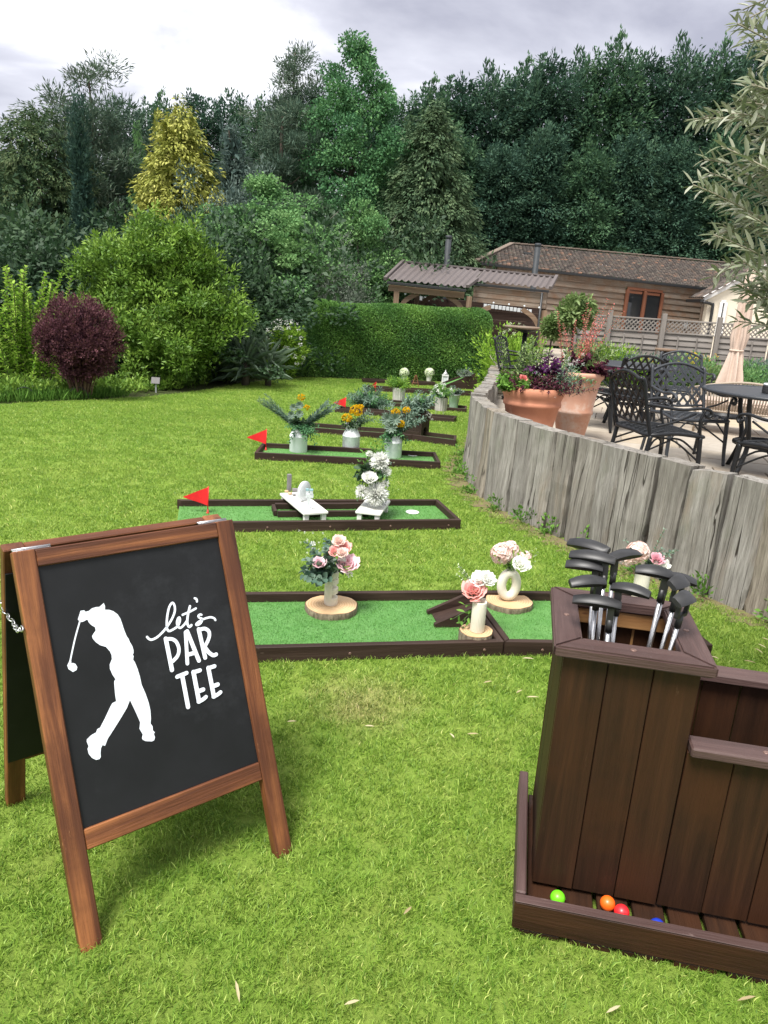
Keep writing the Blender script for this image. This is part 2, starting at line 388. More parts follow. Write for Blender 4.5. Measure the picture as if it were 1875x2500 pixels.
MAT['edge_wood'] = wood('brown_edging_timber', [(.022, .0125, .009), (.038, .0215, .016), (.066, .041, .031)], 20, .05, .6, .5, spec=.25, wear=(.14, .10, .08))
MAT['raw_wood'] = wood('pale_raw_pine', [(.22, .10, .035), (.33, .17, .065), (.45, .26, .11)], 20, .05, .6, .3, knots=(.12, .05, .02))
MAT["sleeper"] = sleeper_mat()
MAT['fence_wood'] = wood('grey_fence_timber', [(.15, .13, .115), (.245, .22, .20), (.34, .315, .29)], 14, .06, .85, .5, spec=.2)
MAT['clad'] = wood('oak_cladding', [(.12, .088, .066), (.225, .18, .14), (.34, .285, .235)], 9, .05, .8, .5, spec=.2, stain=(.18, .11, .07))
MAT['oak_post'] = wood('oak_beam', [(.14, .09, .055), (.22, .15, .10), (.31, .23, .16)], 10, .06, .8, .5, spec=.2)
MAT['black_panel'] = plain('blackboard_paint', (.006, .0065, .007), (.011, .0115, .013), 6, .5, .05, spec=.28, wear=(.017, .018, .020))
MAT['white_paint'] = plain('white_board_paint', (.74, .78, .84), (.70, .74, .80), 30, .55, .02)
MAT['steel'] = plain('satin_steel', (.60, .60, .60), (.45, .45, .46), 40, .38, .03, metal=1)
MAT['zinc'] = plain('galvanised', (.55, .57, .58), (.40, .42, .44), 14, .5, .05, metal=.6)
MAT['black_plastic'] = plain('black_plastic', (.014, .014, .015), (.024, .024, .025), 30, .45, .04)
MAT['iron'] = plain('black_cast_metal', (.008, .009, .010), (.014, .015, .017), 60, .45, .12, spec=.3)
MAT['grey_iron'] = plain('grey_cast_metal', (.022, .025, .030), (.034, .038, .044), 60, .45, .12, spec=.4)
MAT['flag_red'] = plain('red_fabric', (.72, .012, .016), (.60, .010, .014), 30, .6, .05)
MAT['ceramic'] = plain('cream_ceramic', (.73, .69, .58), (.66, .62, .51), 10, .55, .05)
MAT['slice_top'] = None
MAT['white_wood'] = plain('white_painted_wood', (.74, .73, .68), (.66, .65, .60), 8, .5, .1)
MAT['churn'] = plain('whitewashed_metal', (.80, .82, .83), (.70, .72, .74), 9, .65, .12, wear=(.52, .55, .58), spec=.3)
MAT['terracotta'] = plain('terracotta', (.50, .215, .125), (.41, .165, .095), 7, .8, .15, wear=(.56, .34, .25))
MAT['terracotta2'] = plain('lime_bloomed_terracotta', (.47, .225, .14), (.56, .34, .25), 5, .85, .15, wear=(.58, .46, .38))
MAT['flue'] = plain('dark_flue_paint', (.028, .033, .037), (.04, .045, .05), 10, .6, .03, spec=.3)
MAT['gutter'] = plain('black_gutter', (.015, .016, .017), None, 10, .45, .03)
MAT['render'] = plain('cream_render', (.70, .64, .52), (.64, .58, .47), 4, .9, .1)
MAT['white_frame'] = plain('white_window_frame', (.78, .78, .77), None, 10, .4, .02)
MAT['brown_frame'] = wood('red_brown_joinery', [(.15, .055, .028), (.22, .085, .045), (.28, .12, .065)], 14, .06, .5, .2)
MAT['glass'] = plain('dark_glass', (.018, .021, .024), (.022, .025, .028), 3, .05, 0)
MAT['canvas'] = plain('taupe_canvas', (.56, .44, .36), (.49, .385, .315), 25, .85, .25)
MAT['rope'] = plain('beige_rope', (.36, .30, .235), (.27, .22, .17), 60, .85, .4)
MAT['soil'] = plain('dark_soil', (.035, .026, .018), (.06, .045, .03), 12, .95, .5)
MAT['bark'] = wood('bark', [(.05, .04, .03), (.09, .07, .055), (.14, .115, .09)], 8, .2, .9, 1.0, axis=2, bd=.02)
MAT['grey_bark'] = wood('grey_bark', [(.10, .09, .075), (.16, .15, .13), (.24, .22, .19)], 12, .2, .9, .8, axis=2, bd=.01)
MAT['slate_grey'] = plain('grey_painted_block', (.16, .15, .15), (.20, .19, .19), 20, .7, .1)
MAT['stone_tan'] = plain('tan_pebble', (.50, .34, .20), (.42, .28, .17), 20, .6, .1)
MAT['stone_grey'] = plain('grey_pebble', (.20, .19, .19), None, 20, .6, .1)
MAT['acrylic'] = plain('frosted_white', (.66, .69, .71), (.56, .60, .62), 12, .3, .05)
MAT['pale_blue'] = plain('pale_blue_paint', (.30, .50, .55), None, 12, .5, .05)
MAT['fluted'] = plain('grey_fluted_ceramic', (.50, .47, .44), (.42, .39, .36), 12, .7, .1)
MAT['ball'] = {}
def ball_mat(n, c): return plain(n, c, tuple(x * .92 for x in c), 40, .38, .03, coat=.1)
LM = {
 'leyl': leafmat('leylandii', [(.016, .037, .024), (.026, .056, .032), (.041, .082, .041), (.062, .108, .049)]),
 'leyl_blue': leafmat('leylandii_blue', [(.014, .033, .025), (.023, .050, .034), (.036, .071, .043), (.053, .092, .051)]),
 'dark_con': leafmat('dark_conifer', [(.025, .05, .027), (.038, .066, .030), (.060, .085, .036), (.085, .10, .05)]),
 'cypress': leafmat('cypress', [(.014, .032, .026), (.022, .045, .033), (.03, .056, .038)]),
 'pine': leafmat('pine', [(.03, .058, .042), (.048, .08, .055), (.07, .105, .068), (.08, .09, .065)]),
 'gold': leafmat('golden', [(.14, .17, .038), (.235, .255, .055), (.33, .335, .085), (.42, .41, .14)], transl=.2),
 'olive_con': leafmat('olive_conifer', [(.032, .06, .032), (.048, .082, .042), (.066, .102, .05), (.09, .125, .064)]),
 'blue_con': leafmat('blue_conifer', [(.05, .085, .075), (.08, .115, .10), (.11, .145, .12)]),
 'decid': leafmat('broadleaf', [(.022, .060, .030), (.036, .092, .040), (.055, .125, .05), (.085, .165, .06)]),
 'mid': leafmat('soft_green', [(.035, .085, .034), (.058, .125, .045), (.09, .165, .06), (.13, .21, .085)]),
 'shrub': leafmat('laurel_green', [(.040, .085, .014), (.072, .140, .020), (.125, .21, .030), (.20, .30, .055)], spec=.25, rough=.5),
 'lime': leafmat('lime_green', [(.07, .15, .018), (.13, .24, .025), (.20, .33, .04), (.30, .42, .08)], transl=.35),
 'purple': leafmat('purple', [(.045, .020, .030), (.075, .030, .042), (.115, .045, .056), (.18, .085, .090)], transl=.2),
 'hedge': leafmat('hedge', [(.018, .048, .014), (.030, .070, .017), (.050, .100, .022), (.085, .145, .03)], spec=.25, rough=.5),
 'silver': leafmat('silver', [(.10, .13, .10), (.15, .18, .14), (.20, .23, .18)]),
 'dark': leafmat('dark_green', [(.014, .034, .017), (.024, .052, .022), (.038, .075, .028)], spec=.4),
 'red': leafmat('copper', [(.06, .03, .034), (.09, .04, .042), (.12, .055, .05)]),
 'olive': leafmat('olive_leaf', [(.13, .16, .09), (.19, .22, .13), (.27, .29, .20), (.38, .39, .31)], transl=.2, spec=.3, rough=.5),
 'fresh': leafmat('fresh_green', [(.05, .12, .02), (.085, .18, .03), (.13, .25, .045)]),
 'eucal': leafmat('eucalyptus', [(.045, .085, .065), (.075, .12, .09), (.12, .17, .13), (.19, .24, .19)]),
 'bay': leafmat('bay', [(.05, .09, .025), (.085, .14, .04), (.14, .20, .07), (.21, .27, .11)], spec=.25, rough=.5),
 'wine': leafmat('wine_leaf', [(.03, .008, .016), (.06, .014, .03), (.10, .022, .045), (.15, .05, .06)]),
 'violet': leafmat('violet', [(.05, .012, .05), (.085, .02, .085), (.13, .04, .13)]),
 'pinkspike': leafmat('coral_pink', [(.48, .09, .10), (.60, .16, .15), (.66, .25, .22)]),
 'yellow': leafmat('yellow_flower', [(.62, .40, .01), (.78, .52, .015), (.85, .62, .04)]),
 'white': leafmat('white_flower', [(.80, .82, .74), (.87, .88, .83), (.93, .93, .90)], transl=.35),
 'blush': leafmat('blush_flower', [(.80, .56, .50), (.86, .66, .59), (.90, .77, .71)], transl=.3),
 'pink': leafmat('pink_flower', [(.78, .40, .48), (.85, .55, .61), (.90, .72, .75)], transl=.3),
 'coral': leafmat('coral_flower', [(.80, .30, .28), (.86, .44, .41), (.90, .60, .55)], transl=.3),
 'cream_green': leafmat('cream_green_flower', [(.40, .50, .26), (.58, .66, .42), (.72, .76, .58)], transl=.15),
 'yucca': leafmat('sword_leaf', [(.09, .14, .09), (.14, .20, .14), (.24, .31, .23)], spec=.25, rough=.5),
 'dry': leafmat('dry_leaf', [(.38, .30, .17), (.50, .42, .26), (.60, .53, .36)]),
 'turf': leafmat('plastic_turf', [(.05, .165, .028), (.088, .245, .044), (.14, .325, .072), (.215, .41, .12)], transl=.1, spec=.4),
}

# ------------------------------------------------------------------ plan of the garden
HOLE_POLYS = {
 'first': [(-.99, 3.09), (.65, 3.42), (.52, 4.09), (-1.13, 3.77)],
 'first_end': [(.655, 3.42), (1.76, 3.54), (1.64, 4.24), (.525, 4.09)],
 'second': [(-1.50, 5.02), (.61, 5.57), (.46, 6.16), (-1.65, 5.63)],
 'third': [(-1.40, 7.60), (.57, 7.71), (.54, 8.25), (-1.41, 8.15)],
 'fourth': [(-1.10, 9.60), (-.35, 9.50), (.30, 9.50), (.85, 9.22), (.90, 9.72), (.34, 10.0), (-.32, 10.0), (-1.06, 10.10)],
 'fifth': [(-.99, 13.08), (1.09, 12.5), (1.18, 13.05), (-.93, 13.63)],
 'sixth': [(-.65, 15.0), (1.5, 14.68), (1.56, 15.2), (-.6, 15.52)],
 'seventh': [(-.6, 17.35), (1.92, 17.55), (1.93, 18.0), (-.6, 17.85)],
 'eighth': [(-.75, 19.0), (1.15, 19.35), (1.1, 19.7), (-.8, 19.4)],
}
SIGN = (-.7185, 1.5299, .7008, .6536, 1.0754, .3918)
BOX = (.511, 1.823, -.179)
WALL = [(4.6, 1.6), (3.6, 2.65), (2.95, 3.38), (2.27, 4.22), (1.87, 4.74), (1.52, 5.28), (1.22, 5.83), (.98, 6.36), (.85, 6.95), (.82, 7.6), (.90, 8.25), (1.08, 9.1), (1.27, 10.2), (1.42, 11.2), (1.62, 12.5), (1.80, 13.7), (1.98, 15.0)]
wall_path = spline([(x, y, 0) for x, y in WALL], 24)
def interp(pts, Y):
    for (x0, y0), (x1, y1) in zip(pts, pts[1:]):
        if y0 <= Y <= y1: return x0 + (x1 - x0) * (Y - y0) / (y1 - y0)
    return pts[0][0] if Y < pts[0][1] else pts[-1][0]
LEFT = [(-14, -8), (-14, 5), (-8.2, 8.3), (-5.7, 10.6), (-5.0, 12.5), (-4.2, 15), (-3.3, 17.6), (-2.6, 19.0), (-2.3, 19.4), (2.3, 20.8)]
RIGHT = [(9, -8), (5.6, .6)] + [(p.x, p.y) for p in wall_path[::6]] + [(2.1, 16.2), (2.3, 18), (2.4, 20.8)]
def inpoly(x, y, P):
    c = False; j = len(P) - 1
    for i in range(len(P)):
        if (P[i][1] > y) != (P[j][1] > y) and x < (P[j][0] - P[i][0]) * (y - P[i][1]) / (P[j][1] - P[i][1]) + P[i][0]: c = not c
        j = i
    return c

# ------------------------------------------------------------------ ground and lawn
def grass_col(nt, blade=False):
    v = ocoord(nt, world=True)
    big = noise(nt, v, .55, 4, .6); mid = noise(nt, v, 4.5, 5, .65)
    c = ramp(nt, big, [(.3, (.188, .312, .042)), (.5, (.232, .358, .052)), (.72, (.285, .395, .068))])
    c = mixc(nt, ramp(nt, mid, [(.42, (0, 0, 0)), (.75, (.75, .75, .75))]), c, (.30, .385, .075))
    d = N(nt, 'ShaderNodeVectorMath', operation='DISTANCE'); nt.links.new(v, d.inputs[0]); d.inputs[1].default_value = (-.03, 2.88, 0)
    wob = N(nt, 'ShaderNodeMath', operation='ADD'); nt.links.new(d.outputs['Value'], wob.inputs[0])
    sc = N(nt, 'ShaderNodeMath', operation='MULTIPLY'); nt.links.new(noise(nt, v, 7, 5, .7), sc.inputs[0]); sc.inputs[1].default_value = .5; nt.links.new(sc.outputs[0], wob.inputs[1])
    f = ramp(nt, wob.outputs[0], [(.30, (.65, .65, .65)), (.56, (0, 0, 0))])
    c = mixc(nt, f, c, (.40, .36, .15))
    if blade:
        a = N(nt, 'ShaderNodeAttribute', attribute_name='tint')
        c = mixc(nt, 1.0, c, ramp(nt, a.outputs['Fac'], [(0, (.34, .48, .36)), (.4, (.80, .90, .7)), (.75, (1.25, 1.22, 1.25)), (.93, (1.6, 1.45, 2.0)), (1, (2.3, 1.7, 3.2))]), 'MULTIPLY')
    return c
m, nt = newmat('lawn_turf'); c = grass_col(nt); v = ocoord(nt, world=True)
fine = noise(nt, v, 60, 6, .75)
c = mixc(nt, .75, c, ramp(nt, fine, [(.25, (.22, .26, .2)), (.65, (.8, .8, .75))]), 'MULTIPLY')
MAT['lawn'] = finish(m, nt, c, .8, fine, .8, .02, spec=.2)
m, nt = newmat('grass_blade'); c = grass_col(nt, True); MAT['blade'] = finish(m, nt, c, .5, None, transl=.3, spec=.35, tcol=c)
m, nt = newmat('rough_ground'); v = ocoord(nt, world=True)
MAT['ground'] = finish(m, nt, ramp(nt, noise(nt, v, 1.5, 8, .7), [(.3, (.030, .030, .016)), (.55, (.05, .065, .02)), (.75, (.06, .05, .03))]), .95, noise(nt, v, 12, 6, .7), .8, .05, spec=.15)

def strip_sheet(name, ys, xl, xr, zf, cols, mat):
    V = []; F = []
    for y in ys:
        a, b = xl(y), xr(y)
        for i in range(cols + 1):
            x = a + (b - a) * i / cols; V.append((x, y, zf(x, y)))
    k = cols + 1
    for j in range(len(ys) - 1):
        for i in range(cols): F.append((j * k + i, j * k + i + 1, (j + 1) * k + i + 1, (j + 1) * k + i))
    return ob(name, mesh_np(name, V, F, True), mat)
ys = list(np.arange(-40, 24, 1.0)) + [30, 45, 80, 160, 400]
g_o = strip_sheet('ground', ys, lambda y: -300, lambda y: 300, lambda x, y: gz(y) - .012, 12, MAT['ground']); tag(g_o, kind='structure')
l_o = strip_sheet('lawn', list(np.arange(-8, 20.81, .2)), lambda y: interp(LEFT, y), lambda y: interp(RIGHT, y) + .05, lambda x, y: gz(y), 30, MAT['lawn']); tag(l_o, kind='structure')

# grass blades: tufts scattered over the lawn
tufts = bpy.data.collections.new('grass_tufts')
rg = np.random.default_rng(5)
def tuft(nb, rad, h, wd, seed, lean=.55):
    r = np.random.default_rng(seed); a = r.random(nb) * 6.283; q = np.sqrt(r.random(nb)) * rad
    P = np.stack([q * np.cos(a), q * np.sin(a), np.full(nb, -.004)], 1)
    d = np.stack([r.normal(size=nb) * lean, r.normal(size=nb) * lean, np.ones(nb)], 1); d = unit(d)
    s = unit(np.cross(d, r.normal(size=(nb, 3)))); hh = (h * r.uniform(.55, 1.15, nb))[:, None]; ww = (wd * r.uniform(.7, 1.3, nb))[:, None]
    bend = unit(np.stack([r.normal(size=nb), r.normal(size=nb), np.full(nb, -.2)], 1)) * hh * .35
    v = np.stack([P - s * ww, P + s * ww, P + d * hh * .6 + s * ww * .8, P + d * hh * .6 - s * ww * .8, P + d * hh + bend], 1).reshape(-1, 3)
    b = np.arange(nb)[:, None] * 5
    f3 = np.concatenate([b + np.array([[0, 1, 2]]), b + np.array([[0, 2, 3]]), b + np.array([[3, 2, 4]])], 1).reshape(-1, 3)
    t = np.repeat(np.clip(r.beta(1.5, 1.7, nb) * .92 + (r.random(nb) > .965) * .5, 0, 1), 5)
    me = mesh_np('tuft', v, f3, attr=t); me.materials.append(MAT['blade'])
    o = bpy.data.objects.new('tuft', me); tufts.objects.link(o)
for i in range(6): tuft(22, .034, .028, .0013, 100 + i, .5)
for i in range(4): tuft(26, .060, .030, .0020, 200 + i)
pts = []; ang = []; scl = []; idx = []
sx, sy, syaw, sw = SIGN[:4]
bex = Vector((math.cos(BOX[2]), math.sin(BOX[2]))); ben = Vector((-bex.y, bex.x))
BOXPOLY = [(BOX[0] + bex.x * a + ben.x * b, BOX[1] + bex.y * a + ben.y * b) for a, b in ((-.04, -.13), (1.25, -.13), (1.25, .45), (-.04, .45))]
polys = [np.array(P) for P in HOLE_POLYS.values()] + [np.array(BOXPOLY)]
def inpoly_np(X, Y, P):
    c = np.zeros(len(X), bool); j = len(P) - 1
    for i in range(len(P)):
        yi, yj, xi, xj = P[i][1], P[j][1], P[i][0], P[j][0]
        if yi != yj: c ^= ((yi > Y) != (yj > Y)) & (X < (xj - xi) * (Y - yi) / (yj - yi) + xi)
        j = i
    return c
for y0, y1, dens, lo, hi, s in ((.85, 2.6, 1500, 0, 6, 1.0), (2.6, 4.6, 1050, 0, 6, 1.12), (4.6, 7.5, 620, 6, 10, .95), (7.5, 12, 360, 6, 10, 1.1), (12, 20.4, 190, 6, 10, 1.3)):
    W_ = .62 * y1 + .9; n = int(dens * (y1 - y0) * 2 * W_)
    X = rg.uniform(-W_, W_, n); Y = rg.uniform(y0, y1, n)
    k = np.abs(X) < .60 * Y + .75
    xl = np.interp(Y, [b for a, b in LEFT], [a for a, b in LEFT]); xr = np.interp(Y, [b for a, b in RIGHT], [a for a, b in RIGHT])
    k &= (X > xl + .02) & (X < xr - (.10 + .05 * np.sin(Y * 7.3) + .04 * np.sin(Y * 17 + 1) + .12 * rg.random(n) ** 3))
    for P in polys: k &= ~inpoly_np(X, Y, P)
    X, Y = X[k], Y[k]; n = len(X); t = np.clip((Y - 8) / 7.5, 0, 1)
    pts.append(np.stack([X, Y, -.36 * t * t * (3 - 2 * t)], 1)); ang.append(np.stack([rg.normal(size=n) * .08, rg.normal(size=n) * .08, rg.uniform(0, 6.283, n)], 1))
    scl.append(s * rg.uniform(.75, 1.25, n)); idx.append(rg.integers(lo, hi, n))
pts = np.concatenate(pts); me = bpy.data.meshes.new('grass_points'); me.vertices.add(len(pts)); me.vertices.foreach_set('co', pts.astype(np.float32).ravel())
a = me.attributes.new('rot', 'FLOAT_VECTOR', 'POINT'); a.data.foreach_set('vector', np.concatenate(ang).astype(np.float32).ravel())
a = me.attributes.new('scl', 'FLOAT', 'POINT'); a.data.foreach_set('value', np.concatenate(scl).astype(np.float32))
a = me.attributes.new('idx', 'INT', 'POINT'); a.data.foreach_set('value', np.concatenate(idx).astype(np.int32))
grass = ob('grass', me); tag(grass, 'short mown green grass blades covering the whole lawn', 'grass', kind='stuff')
def scatter_group(name, coll):
    ng = bpy.data.node_groups.new(name, 'GeometryNodeTree')
    ng.interface.new_socket('Geometry', in_out='INPUT', socket_type='NodeSocketGeometry'); ng.interface.new_socket('Geometry', in_out='OUTPUT', socket_type='NodeSocketGeometry')
    gi = N(ng, 'NodeGroupInput'); go = N(ng, 'NodeGroupOutput'); ip = N(ng, 'GeometryNodeInstanceOnPoints'); ci = N(ng, 'GeometryNodeCollectionInfo')
    ci.inputs['Collection'].default_value = coll; ci.inputs['Separate Children'].default_value = True; ci.inputs['Reset Children'].default_value = True
    ip.inputs['Pick Instance'].default_value = True
    for nm, ty, sock in (('rot', 'FLOAT_VECTOR', 'Rotation'), ('scl', 'FLOAT', 'Scale'), ('idx', 'INT', 'Instance Index')):
        na = N(ng, 'GeometryNodeInputNamedAttribute', data_type=ty); na.inputs['Name'].default_value = nm
        o_ = [s_ for s_ in na.outputs if s_.enabled and s_.name == 'Attribute'][0]; ng.links.new(o_, ip.inputs[sock])
    m2p = N(ng, 'GeometryNodeMeshToPoints'); ng.links.new(gi.outputs[0], m2p.inputs[0]); ng.links.new(m2p.outputs[0], ip.inputs['Points'])
    ng.links.new(ci.outputs[0], ip.inputs['Instance']); ng.links.new(ip.outputs[0], go.inputs[0]); return ng
md = grass.modifiers.new('scatter', 'NODES'); md.node_group = scatter_group('grass_scatter', tufts)

# ------------------------------------------------------------------ patio
m, nt = newmat('sandstone'); v = ocoord(nt)
oi = N(nt, 'ShaderNodeObjectInfo'); base = ramp(nt, oi.outputs['Random'], [(0, (.33, .275, .215)), (.35, (.42, .37, .30)), (.7, (.33, .30, .26)), (1, (.43, .35, .24))])
n_ = noise(nt, v, 9, 8, .65); MAT['slab'] = finish(m, nt, mixc(nt, .5, base, ramp(nt, n_, [(.3, (.6, .57, .52)), (.7, (1, 1, 1))]), 'MULTIPLY'), .75, n_, .35, .006)
m, nt = newmat('mortar'); v = ocoord(nt, world=True); MAT['mortar'] = finish(m, nt, ramp(nt, noise(nt, v, 14, 6), [(.3, (.30, .26, .21)), (.7, (.40, .35, .29))]), .9, spec=.2)
PZ = .40
RW = [(p.x, p.y) for p in wall_path]
def wallx(Y): return interp(RW, Y) if Y < 15 else 1.98 + (Y - 15) * .1
ys = list(np.arange(1.6, 15, .3)) + [16, 18, 21, 24, 28]
patio = strip_sheet('patio', ys, lambda y: wallx(y) + .10, lambda y: 16, lambda x, y: PZ - .022, 6, MAT['mortar'])
V = []; F = []
for i, y in enumerate(ys): V += [(wallx(y) + .10, y, PZ - .022), (wallx(y) + .10, y, -.5)]
for i in range(len(ys) - 1): F.append((2 * i, 2 * i + 1, 2 * i + 3, 2 * i + 2))
tag(patio, kind='structure')
bank = ob('soil_bank', mesh_np('bank', V, F), MAT['soil']); tag(bank, kind='structure')
rr = random.Random(3); ya = R(-16); row = 0; vv = -8.
while vv < 14:
    dpt = rr.choice((.45, .6, .6, .75)); uu = -3 + rr.random() * .5
    while uu < 12:
        ln = rr.choice((.45, .6, .75, .9)); cx_, cy_ = uu + ln / 2, vv + dpt / 2
        x = cx_ * math.cos(ya) - cy_ * math.sin(ya) + 1; y = cx_ * math.sin(ya) + cy_ * math.cos(ya) + 6
        if 4.2 < y < 13.5 and x > wallx(y) + .5 and x < .56 * y + 1.1 and x > .12 * y + .3:
            ob('paving_slab', board_mesh(ln - .012, dpt - .012, .021 + 0.001 * rr.randint(0, 2), .004), MAT['slab'], patio, T(x, y, PZ - .020) @ RZ(ya) @ T(-ln / 2, 0, 0))
        uu += ln
    vv += dpt

# ------------------------------------------------------------------ sleeper wall
wall = thing('sleeper_wall', 'curved retaining wall of upright weathered grey oak sleepers beside the lawn', 'wall', T(.85, 7, 0))
Minv = T(-.85, -7, 0)
acc = [0.]
for a_, b_ in zip(wall_path, wall_path[1:]): acc.append(acc[-1] + (b_ - a_).length)
def onpath(s):
    i = int(np.searchsorted(acc, s)) - 1; i = max(0, min(i, len(wall_path) - 2)); t = (s - acc[i]) / (acc[i + 1] - acc[i])
    return wall_path[i].lerp(wall_path[i + 1], t), (wall_path[i + 1] - wall_path[i]).normalized()
def sleeper_mesh(w, h, d, seed):
    r = random.Random(seed); nx = 9; V = []; F = []
    ph = r.random() * 9; taper = r.uniform(-.012, .012)
    topcut = r.choice((0, 0, 0, .02))
    for i in range(nx + 1):
        t = i / nx; x = h * t; L = -w / 2 + .008 * math.sin(t * 5 + ph) + r.uniform(-.004, .004) + taper * (1 - t); Rr = w / 2 + .008 * math.sin(t * 4 + ph * 2) + r.uniform(-.004, .004) - taper * (1 - t)
        if i == 0: L += .012; Rr -= .012
        zf = d + .006 * math.sin(t * 6 + ph * 3)
        ch = .012 + .010 * r.random()
        ring = [(L, 0), (Rr, 0), (Rr, zf - ch), (Rr - ch * 1.2, zf), (0, zf + r.uniform(-.002, .004)), (L + ch * 1.2, zf), (L, zf - ch)]
        V += [(x - (topcut * (a > 0) if i == nx else 0), a, b) for a, b in ring]
    k = 7
    for i in range(nx):
        for j in range(k): F.append((i * k + j, i * k + (j + 1) % k, (i + 1) * k + (j + 1) % k, (i + 1) * k + j))
    F += [tuple(range(k))[::-1], tuple(nx * k + j for j in range(k))]
    mb = MB(); mb.add(V, F); return mb.mesh('sleeper')
V = []; F = []
for i, p in enumerate(wall_path):
    t_ = (wall_path[min(i + 1, len(wall_path) - 1)] - wall_path[max(i - 1, 0)]).normalized(); n_ = Vector((t_.y, -t_.x, 0)); n_ = -n_ if n_.x > 0 else n_; q = p + n_ * (.20 + .05 * math.sin(i * .9) + .04 * math.sin(i * 2.3))
    V += [(p.x, p.y, gz(p.y) + .004), (q.x, q.y, gz(q.y) + .004)]
F = [(2 * i, 2 * i + 1, 2 * i + 3, 2 * i + 2) for i in range(len(wall_path) - 1)]
m, nt = newmat('bare_edge'); v = ocoord(nt, world=True); n_ = noise(nt, v, 14, 8, .7); MAT['bare'] = finish(m, nt, ramp(nt, n_, [(.3, (.10, .075, .045)), (.5, (.17, .14, .075)), (.66, (.15, .19, .04))]), .95, n_, .8, .02, spec=.15)
tag(ob('soil_edge', mesh_np('soil_edge', V, F), MAT['bare']), kind='structure')
s = .3; rw = random.Random(12); si = 0
while s < acc[-1] - .3:
    wd = rw.choice((.17, .2, .22, .24, .25, .27)); p, t = onpath(s + wd / 2); nrm = Vector((t.y, -t.x, 0)); nrm = -nrm if nrm.x > 0 else nrm
    b = gz(p.y) - .05; h = .80 + rw.uniform(-.003, .004) - b
    out_ = rw.uniform(-.014, .014); axis = Vector((rw.uniform(-.02, .02), rw.uniform(-.02, .02), 1)) - nrm * .03; nrm = (nrm + t * rw.uniform(-.13, .13)).normalized()
    M_ = frame(Vector((p.x, p.y, b)) - nrm * (.135 - out_), axis, nrm)
    ob('sleeper', sleeper_mesh(wd - rw.choice((.006, .010, .016, .028)), h, .15, si), MAT['sleeper'], wall, Minv @ M_)
    s += wd; si += 1

# ------------------------------------------------------------------ A-board sign
GOLFER= [(0.2145, 0.8933), (0.2162, 0.8835), (0.2146, 0.8738), (0.2257, 0.8714), (0.2362, 0.8652), (0.247, 0.8534), (0.2527, 0.8391), (0.2554, 0.8207), (0.2581, 0.8023), (0.2621, 0.7847), (0.2656, 0.7779), (0.2674, 0.768), (0.2723, 0.7549), (0.2737, 0.7427), (0.2721, 0.7336), (0.2692, 0.7307), (0.2711, 0.7255), (0.2677, 0.7156), (0.2713, 0.7088), (0.2758, 0.6874), (0.2787, 0.6628), (0.2794, 0.64), (0.2862, 0.6107), (0.2902, 0.5857), (0.2914, 0.5615), (0.289, 0.5385), (0.2852, 0.5242), (0.2895, 0.5145), (0.2886, 0.5029), (0.2934, 0.4954), (0.2893, 0.4932), (0.2909, 0.4819), (0.2872, 0.4748), (0.2808, 0.4733), (0.2627, 0.4799), (0.2555, 0.4862), (0.254, 0.4914), (0.2581, 0.5007), (0.2518, 0.5192), (0.2568, 0.5365), (0.2504, 0.5644), (0.2394, 0.6064), (0.2274, 0.5876), (0.2072, 0.5657), (0.1793, 0.5373), (0.1615, 0.52), (0.1507, 0.5029), (0.1447, 0.5072), (0.139, 0.5), (0.1358, 0.4874), (0.1346, 0.4765), (0.1299, 0.4724), (0.1212, 0.4735), (0.1117, 0.482), (0.1052, 0.4954), (0.1043, 0.5092), (0.1082, 0.5158), (0.1054, 0.5291), (0.1071, 0.5353), (0.1197, 0.5425), (0.1336, 0.546), (0.1382, 0.5537), (0.1464, 0.5557), (0.1634, 0.5767), (0.1827, 0.6032), (0.1899, 0.6115), (0.2013, 0.6139), (0.2015, 0.6325), (0.2043, 0.6642), (0.2059, 0.6708), (0.21, 0.6743), (0.2035, 0.6901), (0.1996, 0.7074), (0.2011, 0.7187), (0.2098, 0.7328), (0.2106, 0.7442), (0.2079, 0.7554), (0.1991, 0.7704), (0.1845, 0.7786), (0.175, 0.789), (0.1681, 0.8011), (0.1671, 0.8083), (0.1727, 0.8151), (0.1795, 0.8216), (0.1795, 0.8309), (0.1702, 0.8399), (0.1649, 0.8481), (0.1625, 0.8574), (0.1503, 0.8536), (0.1437, 0.854), (0.1374, 0.8623), (0.144, 0.8757), (0.1489, 0.885), (0.1587, 0.8841), (0.1613, 0.8794), (0.1703, 0.8798), (0.1802, 0.8853), (0.1916, 0.8864), (0.2005, 0.885)]
CLUB_HEAD= [(0.0977, 0.7568), (0.0897, 0.7453), (0.0912, 0.7348), (0.1013, 0.7242), (0.1115, 0.7272), (0.1145, 0.7344), (0.1111, 0.7443), (0.1053, 0.7485), (0.1009, 0.7481), (0.1018, 0.7558)]
CLUB_LINE= [(0.142, 0.8567), (0.1214, 0.8122), (0.0987, 0.7543)]
